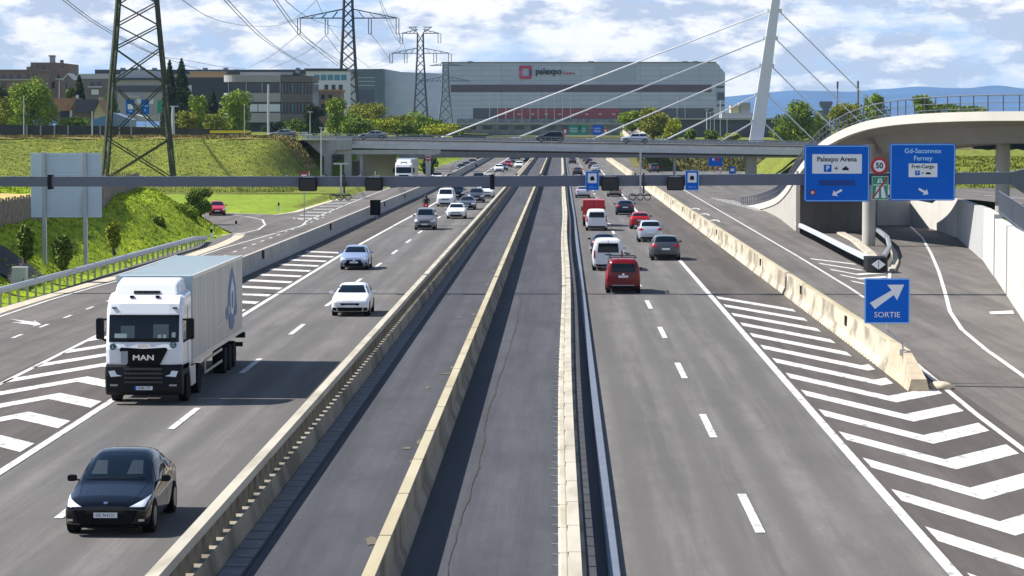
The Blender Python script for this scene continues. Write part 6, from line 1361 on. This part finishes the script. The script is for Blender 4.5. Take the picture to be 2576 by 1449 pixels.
sgn(743,755,332,345,440,mat('bright_yellow', (0.8,0.75,0.02), .5),'small bright yellow sign next to white signs on the approach road',352)
sgn(757,774,332,342,440,m_blind,'small white sign beside the bright yellow one on the approach road',352)
def ex1(t): pbox(321.5,335,262,275,500,.02,-.03).build('inset', M_WHITE, t); pbox(324,333,278,282,500,.02,-.03).build('mark', M_LBLUE, t)
def ex2(t): pbox(358,373,264,268,500,.02,-.03).build('mark', M_LBLUE, t); pbox(363,367,274,280,500,.02,-.03).build('mark', M_LBLUE, t)
# these two stand between the legs of the large pylon
for (a0,a1,b0,b1,m,lab,ex) in ((317,338,250,287,M_BLUE,'left one of two upright blue signs seen through the large pylon',ex1),(355,375,250,287,M_BLUE,'right one of two upright blue signs seen through the large pylon',ex2),(396,406,252,285,M_GREEN,'narrow green sign seen through the right leg of large pylon',None)): sgn(a0,a1,b0,b1,500,m,lab,340,extra=ex)
# highway direction gantry beyond the bridge
t = thing('direction_gantry', 'far gantry carrying green and blue direction signs beyond the bridge', 'gantry', tuple(D(1460,345,700)))
pbox(1425,1520,339,341,700,.4,.2).build('beam', M_STEEL, t); pbox(1422,1424.5,330,380,700,.4,.2).build('column', M_STEEL, t); pbox(1520,1522.5,330,380,700,.4,.2).build('column', M_STEEL, t)
for a0, a1, m in ((1430,1456,M_GREEN),(1461,1477,M_GREEN),(1491,1515,M_BLUE)):
    q = pbox(a0,a1,314.5,339,700,.1).build('sign_panel', m, t)
    for yy in (322,327,331): pbox(a0+3,a1-4,yy,yy+1.3,700,.02,-.03).build('text_line', M_WHITE, t)
for px in (1422,1524): 
    t = thing('warning_board', 'small red and white board %s the far green and blue signs' % ('left of' if px < 1450 else 'right of'), 'road sign', tuple(D(px,345,690))); pbox(px-5,px+5,323,338,690,.1).build('board', M_RED, t); pbox(px-3,px+2.5,326,335,690,.05,-.06).build('inner', M_WHITE, t)
# red no-entry discs
for px, py, Yd, lab in ((765,441,250,'red no-entry disc showing above the gantry beam by the field'),(1077,399,400,'red no-entry disc on the pillar under left end of overpass'),(1699-58,0,0,'')):
    if Yd == 0: continue
    c = D(px,py,Yd); t = thing('no_entry_sign', lab, 'road sign', (c.x,c.y,0)); n = 20; r_ = .38*1.0
    MB().prism([(c.x+r_*math.cos(2*math.pi*i/n), c.z+r_*math.sin(2*math.pi*i/n)) for i in range(n)], 'y', Yd, Yd+.05).build('disc', M_RED, t); MB().box(c.x-r_*.7,c.x+r_*.7,Yd-.02,Yd-.005,c.z-.08,c.z+.08).build('white_bar', M_WHITE, t); MB().box(c.x-.04,c.x+.04,Yd+.05,Yd+.12,0,c.z+.3).build('post', M_STEEL, t)
# signs under the right half of the bridge
def ex3(t): pbox(1792,1797,398,404,520,.02,-.03).build('mark', M_WHITE, t); pbox(1800,1809,396,405,520,.02,-.03).build('mark', M_RED, t)
sgn(1782,1817,391,418,520,M_BLUE,'wide blue junction sign on the scrub bank under the overpass',432,extra=ex3)
def ex4(t): pbox(1838,1847,424,431,470,.02,-.03).build('inset', M_WHITE, t)
sgn(1834,1851,419,437,470,M_BLUE,'small blue tunnel sign beyond the gantry under the overpass',445,extra=ex4)
c = D(1812,425,480); t = thing('round_sign', 'small red-rimmed round sign beside the blue junction sign', 'road sign', tuple(c)); MB().prism([(c.x+.42*math.cos(k*.4), c.z+.42*math.sin(k*.4)) for k in range(16)][:15], 'y', 480, 480.1).build('rim', M_RED, t); MB().prism([(c.x+.26*math.cos(k*.4), c.z+.26*math.sin(k*.4)) for k in range(16)][:15], 'y', 479.95, 479.99).build('face', M_WHITE, t); MB().box(c.x-.05,c.x+.05,480.1,480.2,0,c.z).build('post', M_STEEL, t)
# street lamps / poles
def pole(px, y0, y1, Y, lab, r_=.1, head=None, m=None):
    a = D(px,y1,Y); b = D(px,y0,Y); t = thing('street_lamp', lab, 'street lamp', tuple(a)); MB().tube(a, b, r_, r_*.7, n=8).build('pole', m or M_STEEL, t)
    if head: MB().box(b.x-(head if head > 0 else 0.1), b.x+abs(head), b.y-.1, b.y+.1, b.z-.05, b.z+.12).build('lamp_head', m_sill, t)
    return t
pole(60,240,345,440,'thin lamp post in front of the big bright tree',.10)
pole(149,199,280,600,'lamp post with wide head rising from the orange tiled roof',.12,.9)
pole(232,280,345,460,'short pale post below the solar roofed house',.12)
pole(435,268,350,430,'stout concrete post with double lamp head right of large pylon',.34,.9)
pole(615,262,352,440,'slim lamp post beside the bushy trees',.08)
pole(675,212,345,450,'tall white lamp post in front of the banded office',.22)
pole(780,282,340,520,'lamp post between dark tree and banded office',.10,.5)
pole(808,322,448,400,'pale tall post standing on the slope near the abutment',.14,.3)
pole(828,286,340,540,'thin lamp post beside the bright tree near second pylon',.08,.5)
for i, (px, y0) in enumerate(((1778,275),(1787,283),(1797,280),(1812,252),(1829,262))): pole(px,y0,345,820,['lamp post with white head, first of the cluster right of the hall','short lamp post, second of the cluster right of the hall','white headed lamp post in the middle of the cluster','tall white pole, fourth of the cluster right of the hall','tall pole nearest the hall corner'][i],.14,.7 if i < 3 else None,m_sill)
pole(1640,310,345,600,'dark slim post in front of the olive tree',.1,None,M_DKST)
# ------------------------------------------------------------------ trees
def leafmat(name, a, b, d):
    m = bpy.data.materials.new(name); m.use_nodes = True; t_ = m.node_tree; p = t_.nodes['Principled BSDF']; p.inputs['Roughness'].default_value = .8; p.inputs['Specular IOR Level'].default_value = .2
    g_ = nn(t_, 'ShaderNodeNewGeometry'); no = nn(t_, 'ShaderNodeTexNoise'); no.inputs['Scale'].default_value = .45; no.inputs['Detail'].default_value = 6; no.inputs['Roughness'].default_value = .7
    t_.links.new(g_.outputs['Position'], no.inputs['Vector']); r_ = nn(t_, 'ShaderNodeValToRGB'); e = r_.color_ramp.elements; e[0].position = .32; e[1].position = .68; e[0].color = (*b, 1); e[1].color = (*a, 1); x_ = e.new(.5); x_.color = (*d, 1)
    t_.links.new(no.outputs[0], r_.inputs[0]); t_.links.new(r_.outputs[0], p.inputs['Base Color']); 
    MATS[name] = m; return m
LM = {'bright': leafmat('leaves_bright', (.36,.44,.03), (.09,.155,.018), (.18,.26,.025)), 'dark': leafmat('leaves_dark', (.060,.085,.03), (.018,.034,.016), (.036,.056,.022)),
      'olive': leafmat('leaves_olive', (.33,.34,.04), (.10,.125,.02), (.21,.23,.03)), 'mid': leafmat('leaves_mid', (.25,.34,.035), (.07,.115,.02), (.13,.19,.026)), 'yellow': leafmat('leaves_yellow', (.42,.43,.035), (.15,.19,.02), (.29,.32,.025))}
def crown(name, c, rx, ry, rz, n, size, m, parent, seed, shape='round'):
    g_ = np.random.default_rng(seed)
    if shape == 'cone':      # drooping tiers of needles round one stem
        h = 1-g_.uniform(0, 1, n)**.62*1.0; h = 1-np.clip(1-h, 0, 1); tier = .72+.28*np.abs(np.sin(h*17+seed)); ang = g_.uniform(0, 6.28, n); lob = .8+.2*np.sin(ang*5+np.floor(h*8)*1.7)
        rad = (1.04-h)**.8*tier*lob*g_.uniform(.35, 1.0, n)**.5
        P_ = np.stack([rad*np.cos(ang), rad*np.sin(ang), h*2-1-rad*.12], -1)
    else:
        k = 30; cl = []
        for i in range(k):
            a = g_.uniform(0, 6.28); h = g_.uniform(-.82, .80); w_ = math.sqrt(max(0, 1-h*h))*g_.uniform(.15, .74); cl.append((w_*math.cos(a), w_*math.sin(a), h, g_.uniform(.26, .48)))
        cl = np.array(cl); idx = g_.choice(k, n, p=cl[:,3]**2/np.sum(cl[:,3]**2)); d = g_.normal(size=(n,3)); d /= np.linalg.norm(d, axis=1)[:,None]; rad = g_.uniform(.2, 1.1, n)**.5
        P_ = cl[idx,:3]+d*(cl[idx,3]*rad)[:,None]
    P_ = P_*np.array([rx,ry,rz]); P_ += np.array(c)
    u = g_.normal(size=(n,3)); u /= np.linalg.norm(u, axis=1)[:,None]; v = np.cross(u, g_.normal(size=(n,3))); v /= np.linalg.norm(v, axis=1)[:,None]
    s = (size*g_.uniform(.5, 1.25, n))[:,None]; q = np.stack([P_-u*s-v*s*.6, P_+u*s-v*s*.6, P_+u*s*.7+v*s*.7, P_-u*s*.7+v*s*.7], 1).reshape(-1,3)
    o0 = np.array(parent.location) if parent else np.zeros(3); q = q-o0
    me = bpy.data.meshes.new(name); me.from_pydata(q.tolist(), [], np.arange(4*n).reshape(n,4).tolist()); me.materials.append(m); o = bpy.data.objects.new(name, me); COL.objects.link(o); o.parent = parent; return o
SEED = [100]
def tree(px, ytop, ybase, wpx, Y, kind, label, shape='round', n=None, name=None, cat='tree', low=.03):
    SEED[0] += 1; a = D(px, ybase, Y); b = D(px, ytop, Y); h = b.z-a.z; rx = wpx*(1.18 if shape == 'round' and name is None else 1.0)/2*Y/6712
    t = thing(name or ('conifer' if shape == 'cone' else 'tree'), label, cat, tuple(a))
    cz = a.z+h*(low+(1-low)/2); rz = h*(1-low)/2
    n = int(n*2.2) if n else int(np.clip(1200+wpx*(ybase-ytop)*.9, 1500, 12000)); leaf = np.clip(1.5*Y/6712*1.35, .16, .6)*(.55 if name == 'bush' else 1)
    if name == 'bush': n *= 3
    crown('crown', (a.x, Y, cz), rx, min(rx, 5), rz, n, leaf, LM[kind], t, SEED[0], shape)
    mb = MB(); mb.tube((a.x,Y,a.z-.5),(a.x,Y,a.z+h*.55),max(.12,rx*.07),max(.05,rx*.03),n=7)
    for s in (-1, 1, .4): mb.tube((a.x,Y,a.z+h*.3),(a.x+s*rx*.5,Y+s*.6,a.z+h*.68),max(.06,rx*.035),.03,n=5)
    mb.build('trunk', M_BARK, t); return t
T = [
 (80,206,325,128,500,'bright','big round bright green tree at the far left',None,5200),(-5,212,330,90,520,'dark','dark green tree cut by the left picture edge',None,None),
 (200,189,262,44,580,'dark','dark conifer above the two small houses','cone',None),(178,222,258,26,575,'mid','small green tree in front of the dark conifer',None,None),
 (428,150,320,70,600,'dark','left one of two tall dark conifers beside large pylon','cone',3200),(458,146,322,84,605,'dark','right one of two tall dark conifers beside large pylon','cone',3600),
 (280,236,300,40,565,'mid','green tree behind the left leg of the large pylon',None,None),(188,294,325,84,500,'mid','leafy hedge bush between houses and dark fence',None,1500),
 (498,243,330,52,520,'bright','bright green slender tree left of the banded office',None,None),(536,226,330,60,540,'dark','dark slim conifer between the two bright trees','cone',None),
 (587,222,335,96,500,'bright','bushy bright green tree before the banded office',None,4200),(470,283,335,62,495,'olive','olive yellow shrubbery near the concrete post',None,1800),(540,288,335,70,492,'olive','olive shrubbery above the yellow roofed container',None,1800),
 (788,262,338,64,560,'dark','dark rounded tree right of the banded office',None,2600),(846,250,338,58,530,'bright','bright leafy tree behind the abutment end',None,2600),
 (918,262,322,120,620,'olive','broad olive green tree right of the second pylon',None,3400),(880,290,338,60,540,'mid','green bush at the foot of the second pylon',None,None),
 (955,298,338,110,520,'yellow','yellow-green bush in the middle of the shrubs',None,2600),(1050,284,338,84,560,'bright','yellowish green tree left of the third pylon base',None,2400),(1015,306,338,70,520,'mid','green bush beside the third pylon base',None,None),(1105,312,338,90,520,'yellow','low yellow-green bush right of third pylon base',None,1500),(1150,318,340,60,540,'mid','low dark green bush next to the stay cable foot',None,None),
 (1590,277,326,76,640,'bright','round green tree left of the olive willow',None,2600),(1643,277,350,92,600,'olive','olive willow-like tree in front of the big hall',None,4200),(1690,300,350,50,590,'yellow','yellow-green bush at right side of the olive willow',None,1600),
 (1735,326,352,30,560,'mid','small bush between the two lower stay cables',None,None),(1790,328,355,34,560,'mid','small round bush below the lamp post cluster',None,None),(1838,335,358,44,550,'yellow','small yellowish bush beside the white leaning pylon',None,None),
 (2000,256,362,122,520,'mid','large round green tree right of the leaning pylon',None,5000),(2060,290,362,70,540,'mid','green tree touching the right side of the large round one',None,2400),(2128,264,330,110,560,'olive','autumn coloured tree below the two masts',None,3200),(2200,236,310,58,540,'bright','upright green tree right of the autumn coloured tree',None,2200),
 (900,298,340,90,505,'mid','leafy green shrub directly behind the bridge rail near second pylon',None,2000),(1000,292,340,80,545,'olive','olive shrub between second and third pylons',None,1800),(1090,300,340,70,570,'mid','green shrub just right of the third pylon base',None,1400),(700,308,340,70,600,'dark','dark low shrub under the banded office',None,1000),
 (2322,239,285,54,600,'bright','small green tree behind the viaduct railing',None,1600),(2355,262,290,90,620,'mid','low green bushes behind the viaduct railing',None,1500),(2440,268,292,120,640,'mid','hedge row behind the right part of the viaduct railing',None,1500),
(505,262,330,70,585,'dark','dark tree mass left of the banded office',None,2500),(745,300,340,60,560,'mid','low green tree at the foot of the banded office',None,1200),(20,250,332,80,505,'olive','olive green tree in front of the far left dark one',None,2400),
 (1080,390,440,38,470,'dark','dark bush behind the no-entry pillar under the overpass',None,1200),
]
for px, y0, y1, wpx, Y, kind, lab, shape, n in T: tree(px, y0, y1, wpx, Y, kind, lab, shape or 'round', n)
# bushes on the near bank
BU = [(505,476,535,76,240,'mid','dark green bush clump above the side road bend',1100),(465,515,572,74,222,'bright','wide light green bush on the bank near the marker post',700),(62,562,640,54,152,'mid','dark young bush left of the sign post on the bank',420),(158,592,672,56,152,'mid','slender bush below the large sign panel',420),(285,560,620,44,168,'yellow','yellowish bush right of the right sign post',320),(400,545,590,50,205,'mid','small green bush in the middle of the bank',350)]
for px, y0, y1, wpx, Y, kind, lab, n in BU: tree(px, y0, y1, wpx, Y, kind, lab, 'round', n, 'bush', 'bush', low=.0)
# ------------------------------------------------------------------ pylons
def lattice(name, label, px, Y, w_base_px, zb, levels, m, arms, th, rotz=0.0, halfw=None):
    """levels: list of (image row, half width px) from base to top"""
    c = D(px, 330, Y); s_ = Y/6712; t = thing(name, label, 'pylon', (c.x, Y, zb))
    z_ = lambda py: D(px, py, Y).z
    ca, sa = math.cos(rotz), math.sin(rotz)
    def corner(k, hw, z): 
        a, b = ((-1,-1),(1,-1),(1,1),(-1,1))[k]; a *= hw; b *= hw; return Vector((c.x+a*ca-b*sa, Y+a*sa+b*ca, z))
    L_ = [(z_(py), hw*s_) for py, hw in levels]
    for k in range(4):
        mb = MB()
        for (za, ha), (zb_, hb) in zip(L_, L_[1:]): mb.bar(corner(k,ha,za), corner(k,hb,zb_), th)
        mb.build('leg', m, t)
    for k in range(4):
        mb = MB()
        for (za, ha), (zb_, hb) in zip(L_, L_[1:]):
            mb.bar(corner(k,ha,za), corner((k+1)%4,hb,zb_), th*.5); mb.bar(corner((k+1)%4,ha,za), corner(k,hb,zb_), th*.5)
        mb.build('bracing', m, t)
    for (py0, py1, hwpx, hang, ins) in arms:
        hw = hwpx*s_; z0 = z_(py0); z1 = z_(py1); b_ = float(np.interp(z0, [l[0] for l in L_], [l[1] for l in L_])) if L_[-1][0] > z0 else L_[-1][1]
        for s in (-1, 1):
            mb = MB()
            for dy in (-b_, b_):
                mb.bar((c.x+s*b_, Y+dy, z0), (c.x+s*hw, Y, z0), th*.6); mb.bar((c.x+s*b_, Y+dy, z1), (c.x+s*hw, Y, z0), th*.6)
                for q in (.25,.5,.75): mb.bar((c.x+s*(b_+(hw-b_)*q), Y+dy*(1-q), z0), (c.x+s*(b_+(hw-b_)*(q-.12)), Y+dy*(1-q), z0+(z1-z0)*(1-q)*.98), th*.4)
            mb.build('cross_arm', m, t)
            for q in ins:
                xi = c.x+s*hw*q
                mb = MB()
                for o_ in (-.35*s_*10, .35*s_*10): mb.tube((xi+o_, Y, z0), (xi+o_, Y, z0-hang*s_), .13 if Y < 1000 else .18, n=6)
                mb.bar((xi-.35*s_*10, Y, z0-hang*s_), (xi+.35*s_*10, Y, z0-hang*s_), .15); mb.build('insulator', m, t)
    return t
mp1 = mat('pylon_green', (0.018,0.026,0.018), .8, col2=(.05,.058,.036), vscale=2, world=True); mp2 = mat('pylon_grey', (0.035,0.045,0.05), .7); mp3 = mat('pylon_pale', (0.09,0.115,0.135), .7)
lv = [(447,92),(372,80),(296,68),(205,57),(122,50),(50,43),(-18,38),(-80,33)]
# large near pylon: rows hand-placed so the big crosses fall as in the photograph
lattice('power_pylon', 'large dark green lattice pylon standing on the grass embankment', 349, 330, 180, 3.0, [(452,86),(350,77),(210,66.5),(122,58),(64,53),(8,48.5),(-50,44),(-110,40)], mp1, [(-95,-130,300,60,(.5,1))], .30, rotz=.10)
lattice('power_pylon', 'second lattice pylon with broad cross arms right of the banded office', 877, 800, 50, 6, [(338,29),(300,26),(262,23.5),(225,21),(190,19),(158,17.5),(128,16),(100,14.5),(72,13),(46,12),(22,11),(0,10.5),(-30,10),(-70,8)], mp2, [(45.5,23,124,40,(.44,1)),(-48,-68,80,40,(1,))], .42)
lattice('power_pylon', 'third lattice pylon with two cross arm levels left of the big hall', 1058, 1340, 30, 6, [(335,21),(305,18),(275,16),(245,14),(218,12),(193,11),(170,10),(150,8.6),(132,7.8),(110,7.4),(84,7)], mp2, [(134,121,74,24,(.5,1)),(84,74,48,24,(1,)),(68,82,29,0.1,())], .5)
lattice('power_pylon', 'fourth lattice pylon smallest and palest in front of the big hall', 1121, 1550, 30, 6, [(320,18),(290,15),(262,12),(238,9.5),(215,8.5),(195,7.6),(175,6.8),(160,6)], mp3, [(204,193,64,0.1,()),(165,160,40,0.1,())], .55)
t = thing('pylon_head', 'V shaped head of the fourth pylon above hall roof', 'pylon', tuple(D(1121,160,1550)))
# wires
def wire(pts, sag, lab, m=None, r_=.05, n=26):
    A_, B_ = [D(*p) for p in pts]; P_ = []
    for i in range(n+1):
        q = i/n; v = A_.lerp(B_, q); v.z -= sag*4*q*(1-q); P_.append(v)
    mb = MB(); mb.pline(P_, r_, 4); return mb
bpy.data.objects.remove(t)
mw_ = mat('wire', (0.10,0.11,0.13), .6)
W = []
# from near pylon (outside the top) to second pylon's arms, then on to the third
sec = [(-124,85),(-56,87),(55,82),(124,82)]
W += [wire([(140,-10,330),(753,84,800)],0,'' ,)] if False else []
def curve(pts, Y0, Y1):      # a cable measured in the photograph, its distance running from Y0 to Y1
    P0 = [Vector((p[0], p[1], 0)) for p in pts]; P_ = catmull(P0, 6); n = len(P_); r_ = []
    for i, p in enumerate(P_): 
        Yq = Y0+(Y1-Y0)*i/(n-1); r_.append(D(p.x, p.y, Yq))
    return r_
cables = [([(150,-6),(230,54),(320,106),(400,140),(470,152+0),(560,168),(620,172)],330,700),([(160,-6),(240,54),(330,106),(410,144),(520,178),(600,174)],340,700),
 ([(452,-6),(520,40),(600,62),(690,65),(755,45)],330,800),([(556,-8),(640,80),(700,125),(760,162)],330,640),([(566,-8),(650,80),(720,134),(780,166)],330,640),
 ([(682,-8),(730,60),(760,96),(800,128),(850,166)],330,700),([(690,-8),(745,66),(790,110),(860,166)],330,700),([(708,-8),(765,38),(830,64),(880,70)],330,820),
 ([(753,84),(720,112),(680,142),(625,170)],800,1200),([(820,88),(780,125),(730,152),(680,172)],800,1200),([(753,84),(800,118),(850,150),(884,168)],800,1340),([(820,88),(860,140),(900,172)],800,1340),([(797,0),(770,25),(740,47),(700,60)],800,1150),([(797,2),(830,70),(880,130),(930,170)],800,1340),
 ([(931,83),(960,120),(985,158)],800,1340),([(1002,82),(1015,110),(1022,135)],800,1340),([(954,2),(975,55),(998,100),(1010,110)],800,1340),([(958,2),(985,60),(1008,112)],800,1340),([(1016,108),(990,135),(950,160),(920,172)],1340,1700),([(990,158),(960,166),(930,172)],1340,1700)]
t = thing('power_lines', 'thin dark overhead power cables strung between the lattice pylons', 'power lines', tuple(D(877,45,800)))
for pts, Y0, Y1 in cables: MB().pline(curve(pts, Y0, Y1), .055 if Y0 < 700 else .085, 4).build('cable', mw_, t)
# ------------------------------------------------------------------ blue hills
prof = [(-300,262),(200,258),(700,262),(1200,258),(1600,252),(1826,243),(1900,237),(1960,229),(2030,227),(2085,230),(2140,231),(2200,226),(2280,219),(2330,217),(2400,223),(2440,222),(2490,214),(2530,216),(2576,223),(2700,228),(3000,236)]
px_ = np.linspace(-300, 3000, 220); py_ = np.interp(px_, [p[0] for p in prof], [p[1] for p in prof]); k_ = np.exp(-np.linspace(-2,2,9)**2); k_ /= k_.sum(); py_ = np.convolve(np.pad(py_, 4, mode='edge'), k_, 'valid')
YH = 8200; vs = []; rows = 12
for j in range(rows+1):
    q = j/rows
    for i in range(220):
        top_ = D(px_[i], py_[i]+1.2*math.sin(i*.9)*0.5, YH); z = 4+(top_.z-4)*q**.8+8*math.sin(i*.35+j*1.3)*q*(1-q); vs.append((top_.x*(1), YH-1600*(1-q), z))
f_ = [(j*220+i, j*220+i+1, (j+1)*220+i+1, (j+1)*220+i) for j in range(rows) for i in range(219)]
MB().add(vs, f_).build('hills', mat('haze_blue_hills', (0.022,0.085,0.21), .95, var=.3, vscale=.004, world=True), smooth=True, fix=False); struct(bpy.data.objects['hills'])  # blue of the distant haze is put into the hills' base colour
# ------------------------------------------------------------------ haze
HZ = bpy.data.materials.new('haze_air'); HZ.use_nodes = True; tt_ = HZ.node_tree; tt_.nodes.clear(); ho = nn(tt_, 'ShaderNodeOutputMaterial'); pv = nn(tt_, 'ShaderNodeVolumePrincipled')
pv.inputs['Color'].default_value = (0.48,0.72,1.0,1); pv.inputs['Density'].default_value = 0.00004; pv.inputs['Anisotropy'].default_value = 0.0; tt_.links.new(pv.outputs[0], ho.inputs['Volume'])
hz = MB().box(-3600, 3600, -60, 9000, -1.5, 170).build('haze', HZ); hz['kind'] = 'stuff'
